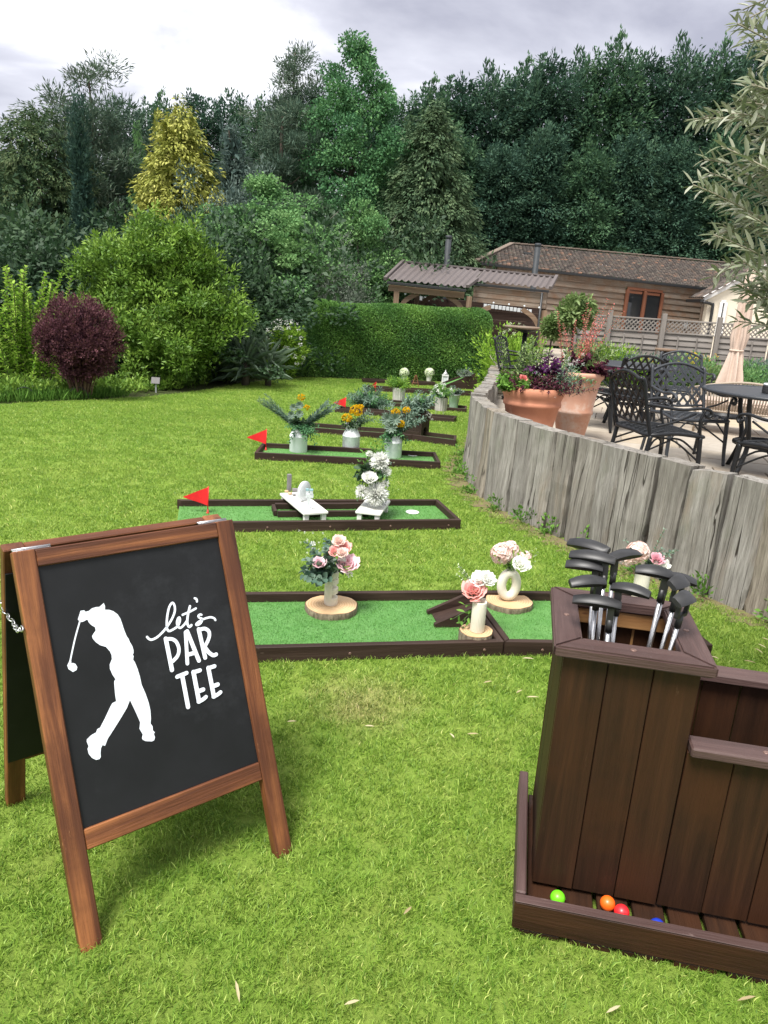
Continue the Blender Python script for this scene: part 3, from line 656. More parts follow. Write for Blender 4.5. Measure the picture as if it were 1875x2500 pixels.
STROKES= [(0.0069, [(0.3193, 0.7705), (0.3243, 0.7631), (0.3326, 0.7594), (0.3495, 0.7633), (0.37, 0.7754), (0.3852, 0.788), (0.4012, 0.8042), (0.414, 0.823), (0.4178, 0.8385), (0.4154, 0.8507), (0.41, 0.8519), (0.4007, 0.8421), (0.3912, 0.8207), (0.3846, 0.7971), (0.3827, 0.7796), (0.3878, 0.7722), (0.4013, 0.7745), (0.4155, 0.7802), (0.4227, 0.7886), (0.4268, 0.7985), (0.4258, 0.8051), (0.4204, 0.8017), (0.4155, 0.7902), (0.4171, 0.779), (0.4237, 0.7738), (0.4363, 0.7801), (0.4477, 0.7902)]), (0.0076, [(0.4651, 0.8313), (0.4554, 0.8105), (0.449, 0.7918), (0.4476, 0.7793), (0.4516, 0.7702), (0.4591, 0.774)]), (0.0066, [(0.4373, 0.8107), (0.4621, 0.8154), (0.4825, 0.8208)]), (0.0069, [(0.4845, 0.8521), (0.4897, 0.8482), (0.4898, 0.8408)]), (0.0066, [(0.4967, 0.7978), (0.4922, 0.7997), (0.4857, 0.7965), (0.4884, 0.7904), (0.4962, 0.785), (0.4914, 0.775), (0.4807, 0.77), (0.4741, 0.7715), (0.4779, 0.7762), (0.4948, 0.7825), (0.515, 0.7846), (0.5267, 0.7835), (0.5357, 0.7781), (0.5385, 0.7719)]), (0.0129, [(0.3731, 0.7524), (0.375, 0.6575)]), (0.0107, [(0.3765, 0.7507), (0.3907, 0.7473), (0.4019, 0.7375), (0.4071, 0.72), (0.4051, 0.7043), (0.3972, 0.692), (0.3824, 0.6823)]), (0.0114, [(0.4368, 0.7572), (0.425, 0.6642)]), (0.0129, [(0.4418, 0.7588), (0.4624, 0.6636)]), (0.0121, [(0.4326, 0.6894), (0.4519, 0.69)]), (0.0129, [(0.4791, 0.7566), (0.4836, 0.6674)]), (0.0114, [(0.4827, 0.7549), (0.4992, 0.7538), (0.51, 0.743), (0.5091, 0.7284), (0.5004, 0.7139), (0.4879, 0.7003)]), (0.0121, [(0.4885, 0.6983), (0.4987, 0.6792), (0.5104, 0.668), (0.5204, 0.6682)]), (0.0121, [(0.3864, 0.634), (0.4171, 0.6374)]), (0.0131, [(0.4022, 0.6333), (0.4032, 0.5381)]), (0.0135, [(0.4385, 0.6344), (0.4395, 0.5436)]), (0.0121, [(0.4374, 0.6338), (0.4597, 0.6343)]), (0.0129, [(0.4454, 0.5745), (0.4591, 0.5752)]), (0.0121, [(0.4377, 0.5442), (0.4517, 0.5465), (0.4633, 0.5513)]), (0.0135, [(0.4871, 0.6344), (0.4886, 0.545)]), (0.0121, [(0.486, 0.6337), (0.5079, 0.6344)]), (0.0129, [(0.4937, 0.5765), (0.5078, 0.5773)]), (0.0121, [(0.4867, 0.5455), (0.5011, 0.5478), (0.5119, 0.5521)])]
X_, Y_, yaw, SW, SH, TH = SIGN
Ms = T(X_, Y_, 0) @ RZ(yaw)
sign = thing('chalkboard_sign', 'wooden A-frame blackboard sign with a white golfer and lettering, standing on the lawn', 'sign', Ms)
LW, LT = .057, .036                                  # leg width and thickness
SPREAD = .765; TH2 = math.asin((SPREAD - SH * math.sin(TH) - .080) / SH)
def a_frame(front):
    """face lying in X (width) / Z' (up the slope); front face outward is -Y"""
    spread = 2 * SH * math.sin(TH) + .008
    spread = SPREAD; th2 = TH2; F_ = RX(-TH) if front else T(SW - .012, spread, SH * (math.cos(TH) - math.cos(th2))) @ RZ(math.pi) @ RX(-th2)
    B = T(0, 0, 0)
    def part(name, x0, x1, z0, z1, t0, t1, mat, vert=False, bev=.003):
        L = (z1 - z0) if vert else (x1 - x0); W_ = (x1 - x0) if vert else (z1 - z0)
        if vert: m_ = frame(Vector(((x0 + x1) / 2, t1, z0)), (0, 0, 1), (0, -1, 0))
        else: m_ = frame(Vector((x0, t1, (z0 + z1) / 2)), (1, 0, 0), (0, -1, 0))
        return ob(name, board_mesh(L, W_, t1 - t0, bev), mat, sign, F_ @ m_)
    z0_ = -.01 if front else SH * (math.cos(TH2) - math.cos(TH)) - .008
    part('leg', 0, LW, z0_, SH, 0, LT, MAT['sign_wood'], True)
    part('leg', SW - LW, SW, z0_, SH, 0, LT, MAT['sign_wood'], True)
    part('top_rail', LW + .0005, SW - LW - .0005, SH - .050, SH - .002, .002, LT - .002, MAT['sign_wood'])
    part('bottom_rail', LW + .0005, SW - LW - .0005, .250, .306, .002, LT - .002, MAT['sign_wood'])
    pn = part('panel', LW - .006, SW - LW + .006, .300, SH - .046, .012, .020, MAT['black_panel'], bev=0)
    if not front: part('backing', .003, SW - .003, .27, SH - .075, LT + .001, LT + .006, MAT['black_panel'], bev=0)
    return F_, pn
Ff, panel = a_frame(True); a_frame(False)
def flat_poly(poly, z): 
    mb = MB(); mb.prism(poly, z, z + .0006); return mb
Mp = Ff @ T(0, .012, 0) @ RX(R(90))                  # poly (x, y) -> plane of the panel, z towards viewer
g = flat_poly(GOLFER, .0006)
def ribbon(mb, pl, wd, z):
    P = [Vector((a, b, 0)) for a, b in pl]
    if len(P) > 2: P = spline(P, 5)
    n = len(P); V = []; h = wd / 2; Lf = []; Rt = []
    for i, p in enumerate(P):
        t = (P[min(i + 1, n - 1)] - P[max(i - 1, 0)]).normalized(); q = Vector((-t.y, t.x, 0))
        Lf.append(p + q * h); Rt.append(p - q * h)
    t0 = (P[1] - P[0]).normalized(); t1 = (P[-1] - P[-2]).normalized()
    cap0 = []; cap1 = []
    for k in range(1, 6):
        a = math.pi * k / 6
        q0 = Vector((-t0.y, t0.x, 0)); q1 = Vector((-t1.y, t1.x, 0))
        cap0.append(P[0] + (-q0 * math.cos(a) - t0 * math.sin(a)) * h * (1 if True else 0)); cap1.append(P[-1] + (q1 * math.cos(a) + t1 * math.sin(a)) * h)
    V = [(p.x, p.y, z) for p in Lf] + [(p.x, p.y, z) for p in Rt]; F = [(i, i + 1, n + i + 1, n + i) for i in range(n - 1)]
    b = len(V); V += [(p.x, p.y, z) for p in cap0]; F.append((n, *range(b, b + 5), 0)); b = len(V); V += [(p.x, p.y, z) for p in cap1]; F.append((n - 1, *range(b, b + 5), 2 * n - 1))
    mb.add(V, F)
ribbon(g, CLUB_LINE, .0042, .0009); g.prism(CLUB_HEAD, .0008, .0016)
o = g.build('golfer_silhouette', MAT['white_paint'], panel, fix=False)
o.matrix_basis = panel.matrix_basis.inverted() @ Mp
lt = MB()
for i, (wd, pl) in enumerate(STROKES): ribbon(lt, pl, wd, .0006 + .00015 * i)
o = lt.build('lettering', MAT['white_paint'], panel, fix=False); o.matrix_basis = panel.matrix_basis.inverted() @ Mp
# hinges across the top, chain at the side
for x0 in (.006, SW - .10 - .006):
    hb = MB(); topy = SH * math.sin(TH) + LT * math.cos(TH) + .003; topz = SH * math.cos(TH) - LT * math.sin(TH) + .004
    hb.box((x0 + .05, topy - .016, topz - .012), (.10, .030, .002), None); hb.v = [(a, topy + (b - topy), c_) for a, b, c_ in hb.v]
    hb2 = MB(); hb2.tube([(x0, topy, topz + .0015), (x0 + .10, topy, topz + .0015)], .0036, 10)
    hb2.box((x0 + .05, topy - .006, topz - .0005), (.098, .008, .002), None); hb2.box((x0 + .05, topy + .006, topz - .0005), (.098, .008, .002), None)
    hb2.build('hinge', MAT['steel'], sign)
ch = MB(); zc = SH * .80; y0 = zc * math.sin(TH); zc *= math.cos(TH); y1 = SPREAD - zc * math.tan(TH2)
nl = 12
for i in range(nl):
    t = (i + .5) / nl; c = Vector((-.006 - .004 * math.sin(t * 9), y0 + (y1 - y0) * t, zc - .035 * 4 * t * (1 - t) + .012))
    L_ = .012; a = R(90) if i % 2 else 0
    pts_ = [Vector((0, L_ * math.cos(q), .0065 * math.sin(q))) for q in np.linspace(0, 2 * math.pi, 11)[:-1]]
    ch.tube([(Matrix.Rotation(a + .3, 3, 'Y') @ p) + c for p in pts_], .0022, 6, True)
ch.build('chain', MAT['steel'], sign)

# ------------------------------------------------------------------ club box
Mb = T(BOX[0], BOX[1], 0) @ RZ(BOX[2])
bx = thing('golf_club_box', 'dark brown stained timber box for putters with a low ball tray', 'box', Mb)
TWW, TD, TZ0, TZ1 = .357, .381, .06, .842
def plank_wall(p0, p1, nrm, z0, z1, n, mat, th=.02, seed=0, name='plank'):
    """vertical planks from p0 to p1, outer face on the nrm side"""
    p0 = Vector((*p0, 0)); p1 = Vector((*p1, 0)); nrm = Vector((*nrm, 0)); d = (p1 - p0); L = d.length; d.normalize(); r = random.Random(seed); w_ = L / n
    for i in range(n):
        c = p0 + d * (w_ * (i + .5)) - nrm * (th + r.uniform(0, .0025))
        ob(name, board_mesh(z1 - z0, w_ - .0025, th, .002), mat, bx, frame(Vector((c.x, c.y, z0)), (0, 0, 1), nrm))
plank_wall((0, 0), (TWW, 0), (0, -1), TZ0, TZ1 - .03, 3, MAT['brown_wood'], seed=1)
plank_wall((0, TD), (0, .021), (-1, 0), TZ0, TZ1 - .03, 3, MAT['brown_wood'], seed=2)
plank_wall((TWW, .021), (TWW, TD), (1, 0), TZ0, TZ1 - .03, 3, MAT['brown_wood'], seed=3)
plank_wall((TWW, TD + .021), (0, TD + .021), (0, 1), TZ0, TZ1 - .03, 3, MAT['brown_wood'], seed=4)
# pale lining boards inside the tower
plank_wall((TWW - .022, TD - .001), (.022, TD - .001), (0, -1), .10, TZ1 - .085, 3, MAT['raw_wood'], th=.008, seed=5, name='lining_board')
board('batten', (.022, TD - .012, TZ1 - .085), (TWW - .022, TD - .012, TZ1 - .085), .022, .05, MAT['raw_wood'], bx)
plank_wall((.0215, TD - .03), (.0215, .03), (1, 0), .10, TZ1 - .04, 3, MAT['raw_wood'], th=-.004, seed=6, name='lining_board')
plank_wall((TWW - .0215, .03), (TWW - .0215, TD - .03), (-1, 0), .10, TZ1 - .04, 3, MAT['raw_wood'], th=-.004, seed=7, name='lining_board')
def mitre(x0, x1, y0, y1, wd, z, h, sides='fblr', name='rim_board'):
    cx, cy = (x0 + x1) / 2, (y0 + y1) / 2; lx, ly = x1 - x0, y1 - y0
    for k, (L, org, ax, inw) in {'f': (lx, (x0, y0), (1, 0), (0, 1)), 'b': (lx, (x1, y1), (-1, 0), (0, -1)), 'l': (ly, (x0, y1), (0, -1), (1, 0)), 'r': (ly, (x1, y0), (0, 1), (-1, 0))}.items():
        if k not in sides: continue
        g_ = .0008
        mb = MB(); mb.prism([(g_, .0), (L - g_, .0), (L - wd - g_, wd), (wd + g_, wd)], 0, h)
        me = mb.mesh('rim'); bm = bmesh.new(); bm.from_mesh(me); bmesh.ops.dissolve_limit(bm, angle_limit=.01, verts=bm.verts, edges=bm.edges)
        bmesh.ops.bevel(bm, geom=list(bm.edges), offset=.005, segments=2, affect='EDGES'); bm.to_mesh(me); bm.free()
        m_ = Matrix(((ax[0], inw[0], 0, org[0]), (ax[1], inw[1], 0, org[1]), (0, 0, 1, z + random.Random(k + str(z)).uniform(0, .002)), (0, 0, 0, 1)))
        rb = ob(name, me, MAT['rim_wood'], bx, m_)
        sc_ = MB(); sc_.lathe([(.0085, 0), (.0085, .0012), (.006, .0022), (.0025, .0010), (0, .0010)], 14); sc_.build('screw', MAT['screw'], rb, T(L * .5, wd * .52, h - .0002))
MAT['screw'] = plain('dull_screw', (.24, .15, .12), (.18, .11, .09), 80, .45, .05, metal=.5)
mitre(-.03, TWW + .03, -.03, TD + .045, .078, TZ1 - .03, .032)
# low bin to the right of the tower
LZ = .572; X1 = .98
plank_wall((TWW + .002, .004), (X1, .004), (0, -1), TZ0, LZ, 5, MAT['brown_wood'], seed=8)
plank_wall((X1, TD + .10), (TWW + .022, TD + .10), (0, -1), TZ0, LZ, 5, MAT['brown_wood'], seed=9)
plank_wall((X1, .026), (X1, TD + .10), (1, 0), TZ0, LZ, 4, MAT['brown_wood'], seed=10)
rm = MB()
board('rim_board', (TWW + .005, .010, LZ + .001), (X1 + .02, .010, LZ + .001), .072, .03, MAT['rim_wood'], bx, bev=.005)
board('rim_board', (TWW + .04, TD + .105, LZ + .001), (X1 + .02, TD + .105, LZ + .001), .078, .03, MAT['rim_wood'], bx, bev=.005)
for px_, py_ in ((TWW + .2, .012), (TWW + .10, TD + .11), (TWW + .45, TD + .11)):
    sc_ = MB(); sc_.lathe([(.0085, 0), (.0085, .0012), (.006, .0022), (.0025, .0010), (0, .0010)], 14); sc_.build('screw', MAT['screw'], bx, T(px_, py_, LZ + .0308))
# tray
board('tray_side', (-.035, .46, .022), (-.035, -.118, .022), .03, .10, MAT['rim_wood'], bx)
board('tray_front', (-.05, -.134, .020), (1.22, -.134, .020), .028, .092, MAT['brown_wood'], bx)
cap_ = board('tray_cap', (-.05, -.134, .1125), (1.22, -.134, .1125), .030, .003, MAT['rim_wood'], bx, bev=.001)
cap_['label'] = 'paler worn top edge of the tray front'
xx = -.012; rs = random.Random(4)
while xx < 1.2:
    board('tray_slat', (xx + .046, -.119, .026 + rs.uniform(0, .002)), (xx + .046, .44, .026), .088, .018, MAT['brown_wood'], bx, bev=.002); xx += .101
for yb in (-.09, .40): 
    board('runner', (-.04, yb, -.012), (1.2, yb, -.012), .05, .036, MAT['brown_wood'], bx)
xx = -.03
for k in range(9): board('foot_block', (xx, -.128, -.012), (xx + .115, -.128, -.012), .03, .031, MAT['brown_wood'], bx); xx += .14
# golf balls
def ball(nm_label, col, e_, n_, grp='golf balls in the tray'):
    me = MB(); bm = bmesh.new(); bmesh.ops.create_icosphere(bm, subdivisions=4, radius=.0215)
    rb_ = np.random.default_rng(1); k = 220; i_ = np.arange(k) + .5; ph = np.arccos(1 - 2 * i_ / k); th = math.pi * (1 + 5 ** .5) * i_
    Dp = np.stack([np.cos(th) * np.sin(ph), np.sin(th) * np.sin(ph), np.cos(ph)], 1)
    for v in bm.verts:
        q = np.array(v.co.normalized()); mxx = float((Dp @ q).max()); dd = math.acos(min(1, mxx))
        if dd < .085: v.co *= 1 - .016 * (1 - (dd / .085) ** 2)
    for f in bm.faces: f.smooth = True
    me = bpy.data.meshes.new('ball'); bm.to_mesh(me); bm.free()
    p = Mb @ Vector((e_, n_, .0665)); o = ob('golf_ball', me, ball_mat(nm_label.split()[0] + '_ball', col), None, T(p)); tag(o, nm_label, 'golf ball', grp); return o
ball('green golf ball at the left end of the tray', (.16, .70, .015), .075, -.052)
ball('orange golf ball in the tray touching the red one', (.92, .14, .012), .217, -.035)
ball('red golf ball in the tray touching the orange one', (.80, .022, .030), .254, -.058)
ball('blue golf ball nearly hidden behind the tray front', (.012, .04, .42), .347, -.085)

# putters, heads up, leaning in the tower
def putter_head(mb_kind, seed):
    return None
def make_putter(label, foot, top, heading, style, roll=0.):
    """foot / top: box-local ends of the shaft; heading: direction of the blade (angle in plan)"""
    f = Mb @ Vector(foot); t = Mb @ Vector(top); d = (t - f).normalized()
    root = thing('putter', label, 'putter', frame(f, d, (math.cos(heading), math.sin(heading), 0)), 'putters standing in the box')
    L = (t - f).length
    sh = MB(); sh.tube([(0, 0, 0), (L * .75, 0, 0), (L, 0, 0)], [.0062, .0062, .0062], 12); sh.build('shaft', MAT['steel'], root)
    ho = MB(); ho.tube([(L - .004, 0, 0), (L + .034, 0, 0)], [.0098, .0088], 12)
    # forked or single hosel
    if style == 'fork':
        ho.box((L + .034, 0, .0), (.010, .012, .052)); ho.box((L + .060, 0, .024), (.052, .011, .009)); ho.box((L + .060, 0, -.024), (.052, .011, .009)); top_x = L + .086
    else:
        ho.box((L + .055, 0, .0), (.06, .013, .018)); top_x = L + .083
    ho.build('hosel', MAT['black_plastic'], root)
    # head: curved boat-shaped blade along local Z, sole facing up (+X)
    n = 10; V = []; F = []
    hl = .130 if style == 'long' else (.105 if style == 'blade' else .085); hw = .036 if style != 'fork' else .046; off = 0.0 if style == 'fork' else hl * .30
    for i in range(n + 1):
        u = i / n * 2 - 1; z = u * hl / 2 + off; arch = .012 * (1 - u * u); wd = hw / 2 * (1 - .25 * u * u) ; thk = .022 - .009 * u * u
        x = top_x + arch
        V += [(x - .004, -wd, z), (x - thk, -wd * .75, z), (x - thk, wd * .75, z), (x - .004, wd, z), (x, wd * .7, z), (x, -wd * .7, z)]
    sg_ = (-1 if math.cos(heading) < 0 else 1) * R(24 + 8 * math.sin(hl * 999 + foot[0] * 77)); V = [(top_x + (x - top_x) * math.cos(sg_) - y * math.sin(sg_), (x - top_x) * math.sin(sg_) + y * math.cos(sg_), z) for x, y, z in V]
    for i in range(n):
        for k in range(6): F.append((i * 6 + k, i * 6 + (k + 1) % 6, i * 6 + 6 + (k + 1) % 6, i * 6 + 6 + k))
    F += [tuple(range(6)), tuple(n * 6 + k for k in range(6))]
    hd = MB(); hd.add(V, F, True); me = hd.mesh('head')
    try: me.set_sharp_from_angle(angle=R(40))
    except Exception: pass
    ob('head', me, MAT['black_plastic'], root)
    return root
ha = BOX[2]
make_putter('putter whose long flat head hangs lowest over the left rim of the box', (.15, .12, .05), (.118, .085, .86), 2.85, 'long')
make_putter('putter with the topmost head at the far left of the cluster', (.12, .20, .05), (.085, .235, .965), 2.40, 'long')
make_putter('putter with a slim head second from the top in the left cluster', (.14, .18, .05), (.10, .19, .95), 2.70, 'long')
make_putter('putter with a slotted head third from the top in the left cluster', (.12, .16, .05), (.075, .185, .925), 2.80, 'blade')
make_putter('putter with a short rounded head under the slotted one', (.11, .14, .05), (.08, .125, .905), 3.35, 'blade')
make_putter('putter whose head points up to the right behind the left cluster', (.16, .25, .05), (.135, .27, .935), .55, 'long')
make_putter('putter with a broad head leaning right at the front of the left cluster', (.17, .15, .05), (.135, .115, .90), -.55, 'blade')
make_putter('putter with a boat shaped head left of the forked pair', (.22, .22, .05), (.262, .20, .925), math.pi * .93, 'blade')
make_putter('putter with a small head tucked behind the forked pair', (.24, .30, .05), (.286, .295, .885), -.2, 'blade')
make_putter('putter with a forked neck and broad head, second from the right', (.23, .20, .05), (.298, .19, .905), .75, 'fork')
make_putter('putter with a tilted broad head, rightmost in the box', (.24, .18, .05), (.306, .135, .880), .72, 'fork')
lp = thing('putter', 'putter with only its thin steel shaft visible in the low bin', 'putter', frame(Mb @ Vector((.62, .40, .06)), Mb.to_3x3() @ Vector((-.22, -.06, .46)), (1, 0, 0)), 'putters standing in the box')
sh = MB(); sh.tube([(0, 0, 0), (.52, 0, 0)], .0045, 10); sh.build('shaft', MAT['steel'], lp)

# ------------------------------------------------------------------ mini golf holes
m, nt = newmat('artificial_turf'); v = ocoord(nt, world=True); f1 = noise(nt, v, 150, 4, .7); f2 = noise(nt, v, 9, 4, .6)
c = ramp(nt, f1, [(.3, (.05, .165, .032)), (.5, (.085, .24, .05)), (.72, (.135, .315, .08))]); c = mixc(nt, ramp(nt, f2, [(.4, (0, 0, 0)), (.8, (.6, .6, .6))]), c, (.155, .325, .10))
MAT['turf'] = finish(m, nt, c, .6, f1, .9, .01, spec=.4)
def loc_poly(poly):
    cx = sum(p[0] for p in poly) / len(poly); cy = sum(p[1] for p in poly) / len(poly); return cx, cy, [(x - cx, y - cy) for x, y in poly]
def hole(poly, label, cup=None, hb=.080, th=.034, pile=0, skip=()):
    cx, cy, P = loc_poly(poly); M_ = T(cx, cy, gz(cy)) @ RX(math.atan(gslope(cy)))
    root = thing('mini_golf_hole', label, 'golf hole', M_, 'mini golf holes on the lawn')
    n = len(P)
    def inset(P, d):
        o_ = []
        for i in range(n):
            a, b, c_ = Vector(P[i - 1]), Vector(P[i]), Vector(P[(i + 1) % n]); t1 = (b - a).normalized(); t2 = (c_ - b).normalized(); n1 = Vector((-t1.y, t1.x)); n2 = Vector((-t2.y, t2.x)); k = (n1 + n2); o_.append(b + k * (d / (1 + n1.dot(n2))))
        return o_
    I_ = inset(P, th); J_ = inset(P, th * .6)
    mb = MB(); mb.prism([tuple(p) for p in J_], .004, .030); mb.build('artificial_turf', MAT['turf'], root)
    for i in range(n):
        if i in skip: continue
        a, b, c_, d = Vector(P[i]), Vector(P[(i + 1) % n]), I_[(i + 1) % n], I_[i]
        t = (b - a).normalized(); L = (b - a).length; nn = Vector((-t.y, t.x))
        mb = MB(); g_ = .0006; mb.prism([(g_, 0), (L - g_, 0), ((c_ - a).dot(t) - g_, th), ((d - a).dot(t) + g_, th)], -.012, hb + .0007 * i)
        me = mb.mesh('edge'); bm = bmesh.new(); bm.from_mesh(me); bmesh.ops.dissolve_limit(bm, angle_limit=.01, verts=bm.verts, edges=bm.edges); bmesh.ops.bevel(bm, geom=list(bm.edges), offset=.003, segments=1, affect='EDGES'); bm.to_mesh(me); bm.free()
        e_ = ob('edge_board', me, MAT['edge_wood'], root, Matrix(((t.x, nn.x, 0, a.x), (t.y, nn.y, 0, a.y), (0, 0, 1, 0), (0, 0, 0, 1))))
        if cy < 9 and L > .8 and i == 0:
            k = int(L / .42)
            for j in range(k): sc_ = MB(); sc_.lathe([(.008, 0), (.008, .0012), (.005, .002), (0, .002)], 10); sc_.build('screw', MAT['screw'], e_, T(.2 + j * (L - .3) / max(1, k - 1), -.0004, .035) @ RX(R(90)))
    if cup:
        mb = MB(); mb.lathe([(0, .003), (.036, .003), (.043, .008), (.054, .008), (.057, .001)], 24); p = M_.inverted() @ Vector((cup[0], cup[1], 0)); mb.build('cup', MAT['white_frame'], root, T(p.x, p.y, .030))
    if pile:
        r = np.random.default_rng(int(cy * 100)); Q = np.array([tuple(p) for p in I_]); lo = Q.min(0); hi = Q.max(0); k = int(pile * (hi[0] - lo[0]) * (hi[1] - lo[1]))
        X = r.uniform(lo[0], hi[0], k); Y = r.uniform(lo[1], hi[1], k); ok = inpoly_np(X, Y, Q); X, Y = X[ok], Y[ok]; k = len(X)
        lv = Leaves(3); d = np.stack([r.normal(size=k) * .5 + .15, r.normal(size=k) * .5, np.ones(k)], 1); sw_ = .5 + .5 * np.sin(X * 7 + Y * 3 + np.sin(Y * 9))
        lv.put(np.stack([X, Y, np.full(k, .029)], 1), d, r.normal(size=(k, 3)), r.uniform(.008, .015, k), .0024 if cy < 4.5 else .0034, r.beta(2, 2.5, k) * .8 + .2 * sw_ * r.random(k))
        o = lv.build('turf_pile', LM['turf'], root); o['kind'] = 'stuff'
    return root
h1 = hole(HOLE_POLYS['first'], 'nearest long timber framed mini golf hole, partly behind the chalkboard sign', pile=15000)
h1b = hole(HOLE_POLYS['first_end'], 'short angled end section of the nearest golf hole, partly behind the club box', pile=9000)
qx = lambda x0, y0, w_: (lambda x, y: (x0 + x * w_ / 1659, y0 + y * w_ / 1659))
q2 = qx(430, 880, 770); q4 = qx(560, 1250, 800); q5 = qx(600, 900, 380); q6 = qx(900, 880, 280)
c2 = gnd(*q2(1243, 800), .03)
h2 = hole(HOLE_POLYS['second'], 'second golf hole from the camera, with two white benches and a white cup', (c2.x, c2.y), pile=6500, skip=(3,))
c3 = gnd(*q2(1243, 500), .03)
h3 = hole(HOLE_POLYS['third'], 'third golf hole from the camera, holding three milk churns', (c3.x, c3.y), pile=3000)
h4 = hole(HOLE_POLYS['fourth'], 'fourth golf hole from the camera, with angled dark timber edges')
h5 = hole(HOLE_POLYS['fifth'], 'fifth golf hole from the camera, under the planter on wire legs')
h6 = hole(HOLE_POLYS['sixth'], 'sixth golf hole from the camera, holding the galvanised bucket')
h7 = hole(HOLE_POLYS['seventh'], 'seventh golf hole from the camera, well short of the clipped hedge')
h8 = hole(HOLE_POLYS['eighth'], 'farthest golf hole, right in front of the clipped hedge')

def flag(p, label, s=1., h=.215, lean=0., yaw=0.):
    root = thing('golf_flag', label, 'flag', T(p) @ RZ(yaw) @ RY(lean) @ SC(s), 'red golf flags')
    mb = MB(); mb.tube([(0, 0, 0), (0, 0, h)], .0042, 8); mb.lathe([(.012, 0), (.012, .004), (.006, .010), (.0045, .03)], 12); mb.build('pole', MAT['flag_red'], root)
    V = []; F = []; n = 8
    for i in range(n + 1):
        t = i / n; yv = .006 * math.sin(t * 5.5); z1 = h - .006 - .092 * t; z0 = h - .155 + .052 * t
        V += [(-.19 * t, yv, z1), (-.19 * t, yv, z0), (-.19 * t, yv + .0016, z1), (-.19 * t, yv + .0016, z0)]
    for i in range(n):
        b = i * 4; F += [(b, b + 1, b + 5, b + 4), (b + 2, b + 6, b + 7, b + 3), (b, b + 4, b + 6, b + 2), (b + 1, b + 3, b + 7, b + 5)]
    F += [(0, 2, 3, 1), (n * 4, n * 4 + 1, n * 4 + 3, n * 4 + 2)]
    mb = MB(); mb.add(V, F, False); mb.build('pennant', MAT['flag_red'], root)
flag(gnd(507, 1253, .03), 'red triangular flag on the second hole, rising behind the chalkboard sign', lean=.03)
flag(gnd(*q5(213, 868), .03), 'red triangular flag at the left end of the milk churn hole', 1.1, lean=.02)
flag(gnd(843, 1003, .03), 'red triangular flag beside the yellow flowers, on the fifth hole', 1.15)
flag(gnd(917, 955, .03), 'small red flag half hidden by the leafy plant on the sixth hole', 1.0, yaw=.9)

# ------------------------------------------------------------------ flowers
def mum(lv, c, r, n=110, t0=.2, t1=1.):
    rg_ = lv.r; o = unit(rg_.normal(size=(n, 3)) + np.array([0, -.15, .25])); lv.put(np.array(c) + o * r * .25, o + rg_.normal(size=(n, 3)) * .25, rg_.normal(size=(n, 3)), r * rg_.uniform(.6, .85, n), r * .24, t0 + (t1 - t0) * rg_.random(n), curl=.15)
def rose(lv, c, r, n=42, t0=.1, t1=1., face=(0, -.5, .8)):
    rg_ = lv.r; f = np.array(face) / np.linalg.norm(face); k = np.linspace(.12, 1, n); a = np.arange(n) * 2.4
    s = unit(np.cross(f, [.3, .2, .9])[None])[0]; u = np.cross(f, s)
    rad = (np.cos(a)[:, None] * s + np.sin(a)[:, None] * u); P = np.array(c) + rad * (k * r * .62)[:, None] - f * (.35 * r * k)[:, None]
    D = f * (1.15 - .75 * k)[:, None] + rad * (.15 + .55 * k)[:, None] + rg_.normal(size=(n, 3)) * .08
    lv.put(P, D, -rad + f * .3, r * (.55 + .45 * k), r * (.5 + .7 * k), t0 + (t1 - t0) * (.3 + .7 * rg_.random(n)), six=True, fold=-.12)
def hydrangea(lv, c, r, n=80, t0=0., t1=1., ps=.3):
    rg_ = lv.r; o = unit(rg_.normal(size=(n, 3)) + np.array([0, -.3, .35])); C_ = np.array(c) + o * r * rg_.uniform(.86, 1.02, (n, 1)); a1 = unit(np.cross(o, rg_.normal(size=(n, 3)))); a2 = np.cross(o, a1); tt = t0 + (t1 - t0) * rg_.random(n)
    for d in (a1, a2, -a1, -a2): lv.put(C_, d + o * .25, o, r * ps, r * ps * .95, tt + rg_.normal(size=n) * .08, six=True)
def stem(lv, st, p0, d, ln, n, L, W, bend=(0, 0, -.2), t0=0., t1=1., opp=True, six=True, spread=.9, r=.0016):
    """a leafy stem: leaves into lv, stalk into MB st"""
    rg_ = lv.r; d = np.array(d, float); d /= np.linalg.norm(d); t = np.linspace(.12, 1, n); b = np.array(bend, float)
    P = np.array(p0) + d * (t * ln)[:, None] + b * (t ** 2 * ln)[:, None]; tan = unit(d + 2 * b * t[:, None]); sd = unit(np.cross(tan, rg_.normal(size=3)[None])); sd2 = np.cross(tan, sd)
    a = np.arange(n) * (math.pi / 2 if opp else 2.4); side = np.cos(a)[:, None] * sd + np.sin(a)[:, None] * sd2
    for s_ in ((1, -1) if opp else (1,)):
        lv.put(P, tan * (1.1 - spread * .5) + side * s_ * spread + rg_.normal(size=(n, 3)) * .12, tan * .3 + np.array([0, -.25, 1.]) + rg_.normal(size=(n, 3)) * .25, L * rg_.uniform(.75, 1.1, n) * (1.05 - .35 * t), W * (1.05 - .3 * t), t0 + (t1 - t0) * rg_.random(n), six=six, curl=.08)
    if st is not None: st.tube([tuple(np.array(p0))] + [tuple(p) for p in P[::max(1, n // 5)]] + [tuple(P[-1])], r, 5)
MAT['stalk'] = plain('green_stalk', (.07, .12, .04), None, 20, .6, .05)
MAT['twig'] = plain('brown_twig', (.12, .085, .055), None, 20, .8, .1)

